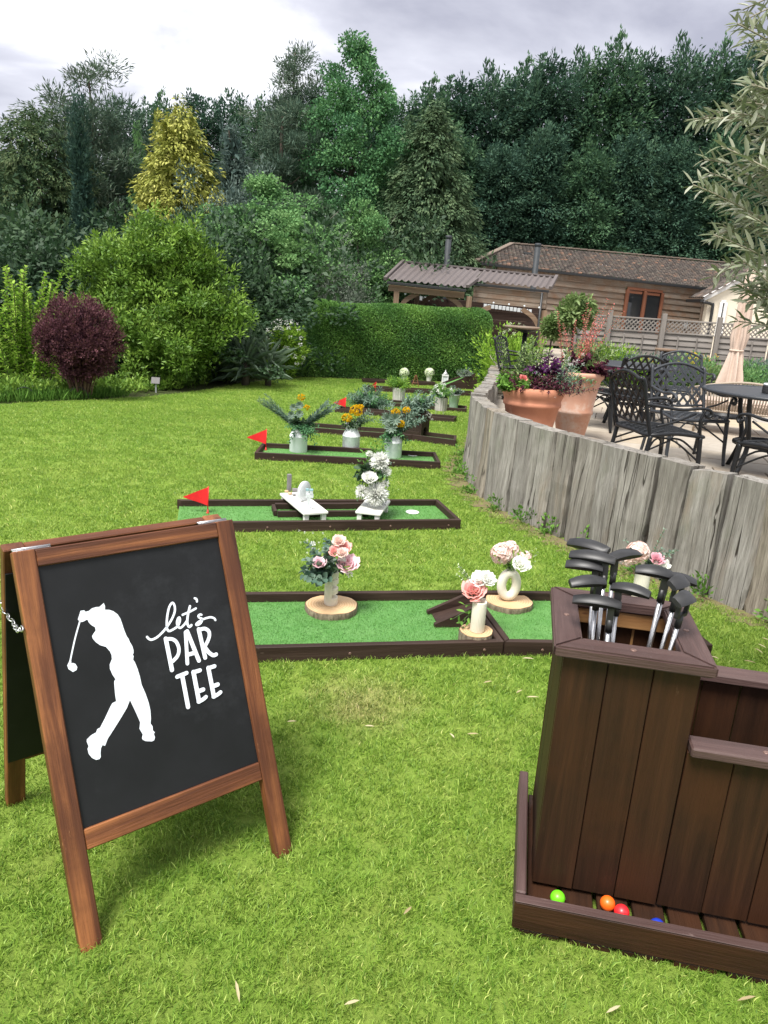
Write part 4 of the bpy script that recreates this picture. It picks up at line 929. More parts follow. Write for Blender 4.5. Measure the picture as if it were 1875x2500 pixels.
# ------------------------------------------------------------------ first hole: log slices, vases, ramp
m, nt = newmat('log_slice'); v = ocoord(nt, rnd=False); sx_ = N(nt, 'ShaderNodeSeparateXYZ'); nt.links.new(v, sx_.inputs[0])
wv = N(nt, 'ShaderNodeTexWave', wave_type='RINGS', rings_direction='Z'); wv.inputs['Scale'].default_value = 22; wv.inputs['Distortion'].default_value = 2.5; wv.inputs['Detail'].default_value = 3; wv.inputs['Detail Scale'].default_value = 1.2; nt.links.new(v, wv.inputs['Vector'])
c = ramp(nt, wv.outputs['Fac'], [(.2, (.50, .33, .17)), (.7, (.60, .43, .25))]); c = mixc(nt, .45, c, ramp(nt, noise(nt, v, 9, 6, .6), [(.35, (.72, .6, .48)), (.65, (1, 1, 1))]), 'MULTIPLY'); MAT['slice_top'] = finish(m, nt, c, .7, wv.outputs['Fac'], .1, .002)
m, nt = newmat('log_bark'); v = ocoord(nt, (1, 1, .35)); n_ = noise(nt, v, 55, 6, .65); MAT['slice_bark'] = finish(m, nt, ramp(nt, n_, [(.35, (.10, .075, .05)), (.65, (.30, .24, .165))]), .9, n_, 1., .006)
def log_slice(p, r, h, label, seed, yaw=0.):
    root = thing('log_slice', label, 'log slice', T(p) @ RZ(yaw), 'log slices on the first hole'); rg_ = random.Random(seed); n = 48; ph = [rg_.uniform(0, 6) for _ in range(4)]
    rad = [r * (1 + .025 * math.sin(2 * a + ph[0]) + .018 * math.sin(5 * a + ph[1]) + .010 * math.sin(11 * a + ph[2]) + rg_.uniform(-.006, .006)) for a in [2 * math.pi * i / n for i in range(n)]]
    P = [(rad[i] * math.cos(2 * math.pi * i / n), rad[i] * math.sin(2 * math.pi * i / n)) for i in range(n)]
    mb = MB(); V = []; F = []
    for k, z in enumerate((0, h * .4, h * .75, h)):
        s_ = 1 + (rg_.uniform(-.01, .012) if k in (1, 2) else 0); V += [(x * s_, y * s_, z) for x, y in P]
    for k in range(3):
        for i in range(n): F.append((k * n + i, k * n + (i + 1) % n, (k + 1) * n + (i + 1) % n, (k + 1) * n + i))
    mb.add(V, F); mb.build('bark', MAT['slice_bark'], root)
    mb = MB(); mb.prism([(x * .975, y * .975) for x, y in P], h * .5, h + .0015); mb.build('cut_face', MAT['slice_top'], root)
    return root
s1 = gnd(*q4(518, 468), .066); log_slice((s1.x, s1.y, .0305), .142, .036, 'round log slice under the notched cream vase', 1)
s2 = gnd(*q4(1250, 598), .095); log_slice((s2.x, s2.y, .0305), .088, .064, 'thick small log slice under the ribbed cylinder vase', 2)
s3 = gnd(*q4(1415, 446), .062); log_slice((s3.x, s3.y + .0, .0305), .135, .032, 'round log slice under the ring shaped vase', 3)
# notched vase
V1 = Vector((s1.x - .006, s1.y + .006, .068))
root = thing('vase', 'tall cream vase with three square notches on its right side', 'vase', T(V1), 'cream vases on the first hole')
prof = []
mb = MB(); V = []; F = []; n = 20; R0 = .040; H0 = .195
zs = [0, .012, .042, .046, .064, .068, .098, .102, .120, .124, .150, .154, .165, H0 - .006, H0]
for z in zs:
    notch = any(a < z < b for a, b in ((.043, .067), (.099, .123), (.151, .1645)))
    for i in range(n):
        a = 2 * math.pi * i / n; x, y = R0 * .95 * math.cos(a), R0 * math.sin(a)
        if notch and x > .006: x = .006
        if z in (0, H0): x *= .94; y *= .94
        V.append((x, y, z))
k = len(zs)
for j in range(k - 1):
    for i in range(n): F.append((j * n + i, j * n + (i + 1) % n, (j + 1) * n + (i + 1) % n, (j + 1) * n + i))
F.append(tuple(range(n))[::-1])
b = len(V); V += [(x * .8, y * .8, H0 - .001) for x, y, z in V[-n:]]; F += [((k - 1) * n + i, (k - 1) * n + (i + 1) % n, b + (i + 1) % n, b + i) for i in range(n)]
b2 = len(V); V += [(x, y, H0 - .05) for x, y, z in V[-n:]]; F += [(b + i, b + (i + 1) % n, b2 + (i + 1) % n, b2 + i) for i in range(n)]; F.append(tuple(b2 + i for i in range(n)))
mb.add(V, F); mb.build('body', MAT['ceramic'], root)
def bouquet(p, label, fn, seed, cat='bouquet', grp=None, name='bouquet', scale=1., yaw=0.):
    root = thing(name, label, cat, T(p) @ RZ(yaw) @ SC(scale), grp); L_ = {}; st = MB()
    def lv(k):
        if k not in L_: L_[k] = Leaves(seed + len(L_))
        return L_[k]
    fn(lv, st, np.random.default_rng(seed))
    nm = {'eucal': 'eucalyptus_leaves', 'dark': 'dark_leaves', 'fresh': 'leaves', 'bay': 'leaves', 'white': 'white_flowers', 'pink': 'pink_flowers', 'coral': 'coral_flowers', 'blush': 'blush_flowers', 'yellow': 'yellow_flowers', 'decid': 'leaves', 'cream_green': 'pale_flowers', 'wine': 'dark_red_leaves', 'violet': 'violet_leaves', 'pinkspike': 'pink_spikes', 'mid': 'leaves', 'yucca': 'sword_leaves', 'silver': 'silver_leaves', 'shrub': 'leaves'}
    for k, l in L_.items(): l.build(nm.get(k, 'leaves'), LM[k], root)
    if st.v: st.build('stems', MAT['stalk'], root, fix=False)
    return root
def fn(lv, st, r):
    for i in range(9): stem(lv('eucal'), st, (0, 0, -.06), (-.75 + .11 * i + r.normal() * .15, r.normal() * .5 - .1, .9 + r.random() * .4), r.uniform(.19, .29), 9, .050, .040, (-.1, 0, -.15), spread=.9)
    for i in range(9): stem(lv('eucal'), st, (-.01, -.02, -.04), (-.6 + .3 * r.normal(), -.6 + .3 * r.normal(), .5), r.uniform(.12, .2), 6, .055, .048, (-.05, 0, -.2), 0, .6)
    for i in range(7): stem(lv('dark'), st, (-.02, -.03, -.02), (r.normal() * .8 - .3, -.6 + r.normal() * .4, .5 + r.random() * .5), r.uniform(.09, .15), 5, .055, .042, (0, 0, -.1), opp=False)
    rose(lv('pink'), (.085, -.055, .065), .050, t0=.3); rose(lv('pink'), (-.065, -.10, .075), .030, t0=.3, t1=.9); rose(lv('coral'), (.055, -.03, .145), .036); rose(lv('coral'), (.015, -.075, .135), .028, t0=.3); rose(lv('blush'), (.03, -.04, .185), .03); rose(lv('blush'), (.055, -.085, .135), .026)
    mum(lv('white'), (.06, -.09, .10), .022, 40); mum(lv('white'), (-.11, -.02, .15), .02, 30); mum(lv('white'), (.10, -.09, .015), .024, 30)
    for i in range(16): mum(lv('white'), (-.11 + .035 * r.normal(), .05 * r.normal(), .16 + .05 * r.normal()), .008, 12)
    rb = lv('white'); P0 = np.array([[-.02, -.045, .005], [-.03, -.045, -.005]]); rb.put(P0, np.array([[-1, -.3, -.1], [-.8, -.3, -.9]]), np.array([[0, -1, .4], [0, -1, 0.]]), np.array([.085, .06]), np.array([.022, .02]), .6, six=True, curl=.3)
bouquet(V1 + Vector((0, 0, .20)), 'bouquet of pink peonies and eucalyptus in the notched vase', fn, 21, grp='bouquets on the first hole')
# ribbed cylinder
V2 = Vector((s2.x + .002, s2.y - .012, .0965))
def ribbed(p, r, h, label, nr=30):
    root = thing('vase', label, 'vase', T(p), 'cream vases on the first hole'); n = nr * 4; V = []; F = []
    for z, s_ in ((0, .96), (.004, 1), (h - .004, 1), (h, .97)):
        for i in range(n):
            a = 2 * math.pi * i / n; q = r * s_ * (1 + .022 * math.cos(a * nr)); V.append((q * math.cos(a), q * math.sin(a), z))
    for z in (h, h - .08):
        for i in range(n): a = 2 * math.pi * i / n; V.append((r * .82 * math.cos(a), r * .82 * math.sin(a), z))
    for j in range(5):
        for i in range(n): F.append((j * n + i, j * n + (i + 1) % n, (j + 1) * n + (i + 1) % n, (j + 1) * n + i))
    F += [tuple(range(n))[::-1], tuple(5 * n + i for i in range(n))]
    mb = MB(); mb.add(V, F, True); mb.build('body', MAT['ceramic'], root); return root
ribbed(V2, .036, .165, 'empty ribbed cream cylinder vase on the thick log slice')
V3 = V2 + Vector((.012, .105, -.035)); V3.z = .0965
ribbed((V3.x, V3.y - .045, .0965), .030, .150, 'ribbed cream vase holding a pink peony, behind the empty cylinder vase')
def fn(lv, st, r):
    rose(lv('coral'), (-.045, -.035, .065), .052, 50); rose(lv('white'), (-.015, 0, .115), .042, t0=.5, face=(-.2, -.4, .8)); rose(lv('white'), (.025, -.01, .125), .036, t0=.5, face=(.3, -.4, .6))
    for i in range(5): stem(lv('fresh'), st, (0, 0, -.05), (-.8 + r.normal() * .3, -.3, .35 + r.normal() * .5), r.uniform(.10, .16), 5, .055, .020, (0, 0, -.35), opp=False)
    for i in range(4): stem(lv('cream_green'), st, (0, 0, 0), (-.55 + r.normal() * .2, .1, 1), r.uniform(.14, .22), 10, .016, .009, (-.2, 0, -.1))
bouquet((V3.x, V3.y - .045, .245), 'coral peony and white blossom spray in the ribbed vase', fn, 33, grp='bouquets on the first hole')
# ring vase
V4 = Vector((s3.x - .012, s3.y - .01, .0645)); root = thing('vase', 'cream ring shaped vase with an oval hole on a log slice', 'vase', T(V4) @ RZ(.10), 'cream vases on the first hole')
mb = MB(); pts_ = [(.044 * math.cos(a), 0, .098 + .071 * math.sin(a)) for a in np.linspace(0, 2 * math.pi, 33)[:-1]]; mb.tube(pts_, .0275, 14, True); mb.lathe([(.020, .180), (.018, .196), (.022, .204), (.016, .204), (.013, .19)], 18, cap=False)
mb.build('body', MAT['ceramic'], root)
def fn(lv, st, r):
    hydrangea(lv('blush'), (-.062, -.005, .085), .060, 110); hydrangea(lv('blush'), (-.015, .02, .105), .05, 70, .3); hydrangea(lv('blush'), (.075, .01, .07), .036, 50); rose(lv('white'), (.045, -.055, .05), .042, 40, .5)
    for i in range(14): stem(lv('fresh'), st, (0, 0, -.03), (r.normal() * .45, -.35 + r.normal() * .3, .9), r.uniform(.07, .12), 7, .018, .009, (0, 0, 0))
    for i in range(40): mum(lv('white'), (.075 + .032 * r.normal(), -.02 + .03 * r.normal(), .055 + .035 * r.normal()), .006, 6)
bouquet(V4 + Vector((0, 0, .20)), 'blush hydrangea and white rose bouquet in the ring vase', fn, 44, grp='bouquets on the first hole')
# fourth vase behind the clubs
g4 = atz(1625, 1440, .10); g4 = Vector((1.47, 3.98, .031))
log_slice(g4, .12, .03, 'log slice almost hidden behind the club box', 5)
ribbed(g4 + Vector((.03, 0, .033)), .042, .265, 'cream vase behind the putters and the club box')
def fn(lv, st, r):
    hydrangea(lv('blush'), (-.055, -.02, .085), .062, 110); hydrangea(lv('blush'), (-.105, -.01, .05), .045, 60); rose(lv('pink'), (.045, -.055, .07), .034, t0=0, t1=.5); rose(lv('white'), (.085, -.05, .035), .034, 30, .5)
    for i in range(5): stem(lv('eucal'), st, (0, 0, 0), (.6 + r.normal() * .3, r.normal() * .2, 1), r.uniform(.14, .22), 8, .028, .02, (.05, 0, -.1))
    stem(lv('eucal'), st, (.02, 0, 0), (.2, 0, 1), .23, 11, .025, .012, (.05, 0, 0)); stem(lv('eucal'), st, (-.02, .02, 0), (-.5, .2, 1), .17, 8, .025, .02, (-.1, 0, -.1))
bouquet(g4 + Vector((.03, 0, .305)), 'blush hydrangea bouquet behind the putters, against the sleeper wall', fn, 55, grp='bouquets on the first hole')
# ramp with two side rails
ra = gnd(*q4(1075, 545), .03); rt = thing('golf_ramp', 'small brown timber ramp with raised sides leading to the divider board', 'ramp', T(ra.x + .02, ra.y, .031) @ RZ(R(11)))
for s_ in (-.085, .085):
    mb = MB(); mb.prism([(-.085, 0), (.185, 0), (.185, .120), (.15, .125), (-.085, .018)], -.013, .013, T(0, s_, 0) @ RX(R(90))); mb.build('ramp_rail', MAT['edge_wood'], rt)
mb = MB(); mb.prism([(-.06, 0.002), (.183, .002), (.183, .078), (-.06, .006)], -.069, .069, RX(R(90))); mb.build('ramp_deck', MAT['edge_wood'], rt)

# ------------------------------------------------------------------ second hole: benches, ornaments, arrangement
def bench(nl, nr, fl, label, top=.125, L=None):
    """corner points on the top: near-left, near-right, far-left"""
    a = Vector((nl.x, nl.y, 0)); b = Vector((nr.x, nr.y, 0)); c = Vector((fl.x, fl.y, 0)); ex = (b - a).normalized(); W_ = (b - a).length; ey = (c - a); ey = ey - ex * ey.dot(ex) * .0; D = L or ey.length; ang = math.atan2(ex.y, ex.x)
    sh = (c - a).dot(ex) / max(.01, (c - a).dot(Vector((-ex.y, ex.x, 0))))
    ya_ = math.atan2(ey.y, ey.x) - math.pi / 2; W_ = .20
    root = thing('bench', label, 'bench', T((a + b) / 2 + Vector((0, 0, .030))) @ RZ(ya_), 'small white benches on the second hole')
    ob('seat', board_mesh(D, W_, .022, .005), MAT['white_wood'], root, frame(Vector((0, 0, top - .052)), (0, 1, 0)))
    for x in (-W_ / 2 + .03, W_ / 2 - .03):
        for y in (.03, D - .03): ob('leg', board_mesh(top - .053, .036, .036, .002), MAT['white_wood'], root, frame(Vector((x, y - .018, 0.0005)), (0, 0, 1), (0, 1, 0)))
    return root
zt = .125
b1 = bench(atz(*q2(665, 802), zt), atz(*q2(808, 795), zt), atz(*q2(540, 697), zt), 'long white bench carrying a frosted disc and a grey upright block', L=.60)
b2 = bench(atz(*q2(925, 798), zt), atz(*q2(1092, 800), zt), atz(*q2(985, 730), zt), 'short white bench carrying the tall white flower arrangement', L=.42)
f0 = gnd(*q2(765, 805), .03); fr = thing('low_barrier', 'low dark timber frame obstacle under the white benches', 'obstacle', T(f0.x, f0.y, .031) @ RZ(R(14.5)))
for p0, p1 in (((-.36, -.09, 0), (.36, -.09, 0)), ((-.36, .13, 0), (.36, .13, 0)), ((-.375, -.07, 0), (-.375, .11, 0)), ((.375, -.07, 0), (.375, .11, 0))): board('edge_board', p0, p1, .028, .05 if abs(p0[0] - p1[0]) > .1 else .048, MAT['edge_wood'], fr)
# ornaments on bench one
def on_bench(px, py): p = atz(*q2(px, py), zt + .0005); return Vector((p.x, p.y, zt - .0005 + .002))
z_b = .125
def onb(px, py): p = atz(*q2(px, py), z_b); return Vector((p.x, p.y, .1255))
p = onb(597, 690); gb = thing('grey_block', 'grey upright block with a low grey bar beside it on the long bench', 'ornament', T(p) @ RZ(.5))
ob('upright', board_mesh(.145, .032, .032, .003), MAT['slate_grey'], gb, frame(Vector((0, 0, 0)), (0, 0, 1), (0, 1, 0))); ob('bar', board_mesh(.10, .03, .028, .003), MAT['slate_grey'], gb, frame(Vector((.02, -.005, 0)), (1, -.35, 0)))
for (px, py, s_, mt, lb) in ((580, 694, .014, 'stone_tan', 'tan pebble left of the grey upright block'), (598, 706, .015, 'stone_tan', 'tan pebble in front of the grey upright block'), (620, 712, .012, 'stone_grey', 'dark grey pebble in front of the grey bar')):
    p = onb(px, py); bm = bmesh.new(); bmesh.ops.create_icosphere(bm, subdivisions=3, radius=s_)
    for v in bm.verts: v.co = Vector((v.co.x * 1.3, v.co.y, v.co.z * .75)) * (1 + .06 * math.sin(v.co.x * 200) * math.cos(v.co.y * 170))
    for f in bm.faces: f.smooth = True
    me = bpy.data.meshes.new('pebble'); bm.to_mesh(me); bm.free(); tag(ob('pebble', me, MAT[mt], None, T(p + Vector((0, 0, s_ * .72)))), lb, 'pebble', 'pebbles on the long bench')
p = onb(672, 738); di = thing('frosted_disc', 'upright frosted white disc ornament on the long bench', 'ornament', T(p) @ RZ(R(62)))
mb = MB(); mb.lathe([(0, -.012), (.076, -.012), (.080, -.008), (.080, .008), (.076, .012), (0, .012)], 40, T(0, 0, .080) @ RX(R(90)), cap=False); mb.build('disc', MAT['acrylic'], di)
p = onb(695, 785); di = thing('frosted_ornament', 'frosted white cutout ornament with pale blue tips at the near end of the long bench', 'ornament', T(p) @ RZ(.15))
mb = MB(); mb.box((0, 0, .008), (.05, .04, .016)); mb.box((0, 0, .055), (.022, .02, .085)); mb.box((.01, 0, .11), (.05, .02, .03)); mb.box((.018, 0, .135), (.024, .02, .03)); mb.box((-.012, .012, .12), (.02, .016, .055)); mb.build('body', MAT['acrylic'], di)
mb = MB(); mb.box((.018, 0, .157), (.026, .022, .012)); mb.box((-.012, .012, .155), (.022, .018, .014)); mb.build('tip', MAT['pale_blue'], di)
p = atz(*q2(1030, 755), z_b)
def fn(lv, st, r):
    mum(lv('white'), (.03, -.11, .11), .105, 420, .4); mum(lv('white'), (.045, -.09, .365), .085, 320, .4); rose(lv('white'), (-.03, -.14, .25), .050, 50, .3); mum(lv('white'), (-.085, -.10, .12), .06, 170, .3); mum(lv('white'), (.10, -.10, .29), .045, 110, .4); mum(lv('white'), (.10, -.10, .20), .04, 90, .4)
    mum(lv('white'), (-.04, -.07, .42), .035, 70, .3)
    for i in range(10): stem(lv('fresh'), st, (0, 0, .36), (r.normal() * .7, -.3 + r.normal() * .4, .9), r.uniform(.09, .16), 6, .05, .020, (0, 0, -.1), t0=.2)
    for i in range(6): stem(lv('dark'), st, (-.01, -.03, .27), (-.9 + r.normal() * .3, -.6, .15 + r.normal() * .25), r.uniform(.09, .13), 4, .105, .062, (0, 0, -.2), opp=False)
    for i in range(6): stem(lv('mid'), st, (.03, -.06, .27), (.5 + r.normal() * .6, -.7, .3 + r.normal() * .4), .08, 4, .075, .038, (0, 0, -.2), opp=False)
    for i in range(54): stem(lv('fresh' if i % 3 else 'eucal'), st, (0, 0, .03 + .36 * r.random()), (r.normal(), -.3 + r.normal() * .6, .2 + r.normal() * .4), r.uniform(.10, .15), 6, .028, .014, (0, 0, -.1))
    for i in range(16): stem(lv('dark'), None, (0, 0, .01 + .3 * r.random()), (r.normal(), r.normal() * .6, -.1), .10, 5, .04, .022, (0, 0, 0))
    for i in range(60): mum(lv('cream_green'), (.115 * r.normal(), -.02 + .05 * r.normal(), .24 + .12 * r.normal()), .009, 7)
bouquet((p.x, p.y, .126), 'tall arrangement of white chrysanthemums, roses and leaves on the short bench', fn, 66, 'flowers')

# ------------------------------------------------------------------ milk churns
def churn_parts(root):
    mb = MB(); mb.lathe([(.094, 0), (.098, .006), (.098, .165), (.100, .168), (.100, .174), (.098, .177), (.095, .188), (.070, .238), (.066, .246), (.066, .285), (.074, .303), (.078, .308), (.072, .308), (.062, .285), (.060, .20)], 40, cap=False); mb.lathe([(0, .001), (.094, .001)], 40, cap=False); mb.build('body', MAT['churn'], root)
    for s_ in (-1, 1):
        pts_ = spline([(s_ * .070, -.02, .232), (s_ * .090, -.045, .262), (s_ * .094, -.055, .285), (s_ * .086, -.052, .298), (s_ * .062, -.045, .292), (s_ * .048, -.06, .245)] if s_ < 0 else [(s_ * .03, -.058, .232), (s_ * .045, -.075, .275), (s_ * .070, -.07, .288), (s_ * .088, -.045, .270), (s_ * .09, -.02, .225)], 4)
        m2 = MB(); m2.tube(pts_, .0035, 7); m2.build('handle', MAT['iron'], root)
def churn(px, py, label, yaw):
    p = gnd(px, py, .03); root = thing('milk_churn', label, 'milk churn', T(p) @ RZ(yaw), 'milk churns on the third hole'); churn_parts(root); return p
CH = [churn(*q2(642, 478), 'whitewashed milk churn at the left, with long grey-green sprigs', .1), churn(*q2(918, 474), 'whitewashed milk churn in the middle, with yellow button flowers', .35), churn(*q2(1138, 508), 'whitewashed milk churn at the right, with rosette leaves and yellow flowers', .25)]
def tansy(lv, c, r, n, rg_):
    for i in range(n):
        o = rg_.normal(size=3); o /= np.linalg.norm(o); q = np.array(c) + o * r * np.array([1, .8, .75]); k = 14; d = unit(rg_.normal(size=(k, 3)) + np.array([0, -.2, .4])); lv.put(np.repeat(q[None], k, 0), d, rg_.normal(size=(k, 3)), .013, .011, rg_.random() * .6 + .4 * rg_.random(k))
def fn(lv, st, r):
    for i in range(7): stem(lv('eucal'), st, (-.01, 0, -.05), (-.72 + .07 * r.normal() - .12 * i * .5, .1 * r.normal(), .75), r.uniform(.42, .54), 34, .058, .011, (-.02, 0, -.05), 0, .7, spread=.55)
    for i in range(8): stem(lv('eucal'), st, (.02, 0, -.05), (.75 + .16 * r.normal(), .15 * r.normal(), .75), r.uniform(.34, .52), 26, .070, .016, (.03, 0, -.04), .1, .8, spread=.6)
    for i in range(26): stem(lv('decid'), st, (0, 0, -.04), (.55 + .55 * r.normal(), -.4 + .4 * r.normal(), .35 + .3 * r.normal()), r.uniform(.14, .27), 9, .05, .026, (0, 0, -.35), 0, .7)
    for i in range(18): stem(lv('dark'), st, (0, 0, -.03), (-.15 + .5 * r.normal(), -.5 + .3 * r.normal(), .8), r.uniform(.08, .2), 7, .06, .036, (0, 0, -.1), opp=False)
    for c_ in ((-.05, -.1, .20), (.015, -.1, .23), (-.07, -.11, .12), (.02, -.12, .14)):
        k = 9; a = np.arange(k) * .7; lv('eucal').put(np.repeat(np.array([c_]), k, 0), np.stack([np.cos(a), np.full(k, -.5), np.sin(a)], 1), np.array([[0, -1, .3]] * k), .055, .034, .55 + .4 * r.random(k), six=True)
    tansy(lv('yellow'), (.02, -.03, .305), .04, 26, r); tansy(lv('yellow'), (.085, -.05, .20), .03, 16, r); tansy(lv('yellow'), (-.03, -.09, .19), .02, 6, r)
bouquet(CH[0] + Vector((0, 0, .30)), 'spiky grey-green sprigs and dark leaves in the left milk churn', fn, 71, grp='arrangements in the milk churns')
def fn(lv, st, r):
    for i in range(26): stem(lv('dark'), st, (0, 0, -.04), (.25 + .55 * r.normal(), -.2 + .4 * r.normal(), .6), r.uniform(.10, .21), 7, .055, .030, (0, 0, -.2), opp=False)
    for i in range(7): stem(lv('eucal'), st, (0, 0, -.03), (.8 + .3 * r.normal(), .2 * r.normal(), .5 + .3 * r.random()), r.uniform(.22, .34), 14, .06, .014, (0, 0, -.1))
    tansy(lv('yellow'), (.045, -.06, .17), .075, 95, r); tansy(lv('yellow'), (-.055, -.08, .085), .055, 60, r); tansy(lv('yellow'), (.09, -.05, .215), .03, 20, r)
bouquet(CH[1] + Vector((0, 0, .30)), 'mass of yellow button flowers in the middle milk churn', fn, 72, grp='arrangements in the milk churns')
def fn(lv, st, r):
    for i in range(24): stem(lv('eucal'), st, (0, 0, -.04), (.35 + .75 * r.normal(), .1 + .3 * r.normal(), .85), r.uniform(.22, .42), 12, .075, .022, (0, 0, -.08), 0, .8)
    for i in range(16): stem(lv('decid'), st, (0, 0, -.05), (-.3 + .6 * r.normal(), -.5 + .3 * r.normal(), .1 + .3 * r.normal()), r.uniform(.12, .2), 7, .05, .03, (0, 0, -.4), 0, .6)
    for c_ in ((-.04, -.11, .06), (-.085, -.1, .14), (.0, -.12, .15)):
        k = 11; a = np.arange(k) * .57; lv('eucal').put(np.repeat(np.array([c_]), k, 0), np.stack([np.cos(a), np.full(k, -.45), np.sin(a)], 1), np.array([[0, -1, .3]] * k), .085, .040, .5 + .4 * r.random(k), six=True)
    tansy(lv('yellow'), (.0, -.08, .215), .045, 42, r); tansy(lv('yellow'), (.06, -.09, .09), .05, 46, r); tansy(lv('yellow'), (.12, -.03, .235), .04, 32, r)
bouquet(CH[2] + Vector((0, 0, .30)), 'grey-green rosettes and yellow flowers in the right milk churn', fn, 73, grp='arrangements in the milk churns')

# ------------------------------------------------------------------ fourth hole: little brown house with an arch
p = gnd(*q6(720, 1100), .03); hs = thing('obstacle_house', 'dark brown timber obstacle house with an arched opening on the fourth hole', 'obstacle', T(p + Vector((-.02, .14, 0))) @ RZ(R(-28)))
for i in range(4): board('plank', (-.23, -.11, .001 + i * .068), (.10, -.11, .001 + i * .068), .022, .066, MAT['edge_wood'], hs)
for i in range(4): board('plank', (-.23, .11, .001 + i * .068), (.10, .11, .001 + i * .068), .022, .066, MAT['edge_wood'], hs)
arch = [(-.12, 0), (-.05, 0)] + [(.05 * math.cos(a), .07 + .05 * math.sin(a)) for a in np.linspace(math.pi, 0, 9)] + [(.05, 0), (.12, 0), (.12, .28)] + [(.12 * math.cos(a), .28 + .06 * math.sin(a)) for a in np.linspace(.3, math.pi - .3, 7)] + [(-.12, .28)]
mb = MB(); mb.prism(arch, 0, .022, Matrix(((0, 0, 1, .10), (1, 0, 0, 0), (0, 1, 0, 0), (0, 0, 0, 1)))); mb.build('arched_front', MAT['edge_wood'], hs)
mb = MB(); mb.prism([(-.12, .0), (.12, .0), (.12, .27), (-.12, .27)], 0, .02, Matrix(((0, 0, 1, -.25), (1, 0, 0, 0), (0, 1, 0, 0), (0, 0, 0, 1)))); mb.build('back_panel', MAT['edge_wood'], hs)
board('roof_board', (-.26, 0, .275), (.128, 0, .285), .262, .016, MAT['edge_wood'], hs)
def fn(lv, st, r):
    for i in range(26): stem(lv('eucal'), st, (0, 0, 0), (.1 + .7 * r.normal(), -.4 + .4 * r.normal(), .8), r.uniform(.18, .38), 10, .095, .030, (.05, 0, -.25), .1, .9)
    for i in range(16): stem(lv('decid'), st, (0, 0, 0), (.5 * r.normal(), .4 * r.normal(), 1), r.uniform(.2, .36), 10, .07, .022, (0, 0, -.1))
    for i in range(6): mum(lv('white'), (.16 + .04 * r.normal(), -.12, -.02 + .04 * r.normal()), .022, 18)
q = hs.matrix_basis @ Vector((-.03, 0, .30)); bouquet(q, 'broad grey-green leaves and white blossoms lying on the obstacle house', fn, 81, 'foliage')
# ------------------------------------------------------------------ far holes: plants and pots
def fn(lv, st, r):
    for i in range(60): stem(lv('eucal' if i % 3 else 'decid'), st, (0.03 * r.normal(), 0.03 * r.normal(), 0), (.75 * r.normal(), .5 * r.normal(), .8), r.uniform(.35, .62), 13, .13, .028, (0, 0, -.25), .1, .8)
p = gnd(900, 1000, .03); bouquet(p, 'bushy grey-green foliage plant standing on the fifth hole', fn, 82, 'plant', name='foliage_plant')
def planter(p, label, r, h, legs=0., mat='fluted', nr=16, taper=1.1):
    root = thing('planter', label, 'planter', T(p), 'planters on the far holes'); n = nr * 2; V = []; F = []
    for z, s_ in ((legs, 1 / taper), (legs + h, 1)):
        for i in range(n): a = 2 * math.pi * i / n; q = r * s_ * (1 + .03 * (1 if i % 2 else -1)); V.append((q * math.cos(a), q * math.sin(a), z))
    for i in range(n): a = 2 * math.pi * i / n; V.append((r * .9 * math.cos(a), r * .9 * math.sin(a), legs + h))
    for i in range(n): a = 2 * math.pi * i / n; V.append((r * .85 * math.cos(a), r * .85 * math.sin(a), legs + h * .8))
    for j in range(3):
        for i in range(n): F.append((j * n + i, j * n + (i + 1) % n, (j + 1) * n + (i + 1) % n, (j + 1) * n + i))
    F += [tuple(range(n))[::-1], tuple(3 * n + i for i in range(n))]
    mb = MB(); mb.add(V, F); mb.build('pot', MAT[mat], root)
    if legs:
        for k in range(4):
            a = k * math.pi / 2 + .5; m2 = MB(); m2.tube([(r * .8 * math.cos(a), r * .8 * math.sin(a), legs + .01), (r * .85 * math.cos(a), r * .85 * math.sin(a), 0)], .004, 6); m2.build('leg', MAT['zinc'], root)
    return root
def greens(cols, n, ln, L, W_, fl=None, sp=.7):
    def fn(lv, st, r):
        for i in range(n): stem(lv(cols[i % len(cols)]), st, (.02 * r.normal(), .02 * r.normal(), 0), (sp * r.normal(), sp * r.normal(), .9), r.uniform(.6, 1.) * ln, 9, L, W_, (0, 0, -.15))
        if fl:
            for i in range(fl[1]): o = r.normal(size=3); o /= np.linalg.norm(o); mum(lv(fl[0]), (o[0] * ln * .6, o[1] * ln * .5 - .03, abs(o[2]) * ln * .7 + ln * .1), fl[2], 26)
    return fn
p = gnd(*q6(1035, 800), .03); planter(p, 'pale grey fluted planter raised on thin wire legs', .118, .235, .10); bouquet(p + Vector((0, 0, .32)), 'leafy green and white flowers in the planter on wire legs', greens(['fresh', 'mid', 'decid'], 60, .34, .06, .02, ('white', 26, .035)), 83, 'flowers')
p = gnd(*q6(430, 600), .03); planter(p, 'pale grey fluted planter standing behind the churn foliage', .135, .27, .03); bouquet(p + Vector((0, 0, .27)), 'bright green grassy plant in the fluted planter behind the churn foliage', greens(['fresh', 'lime'], 50, .34, .12, .016), 84, 'plant', name='foliage_plant')
p = gnd(*q6(1225, 690), .03); bk = thing('bucket', 'galvanised metal bucket on the sixth hole', 'bucket', T(p)); mb = MB(); mb.lathe([(.082, 0), (.118, .27), (.123, .275), (.123, .285), (.113, .285), (.108, .25), (.09, .12)], 28, cap=False); mb.build('body', MAT['zinc'], bk)
bouquet(p + Vector((.0, 0, .24)), 'pale eucalyptus in the galvanised bucket', greens(['eucal', 'silver'], 34, .26, .05, .03), 85, 'foliage')
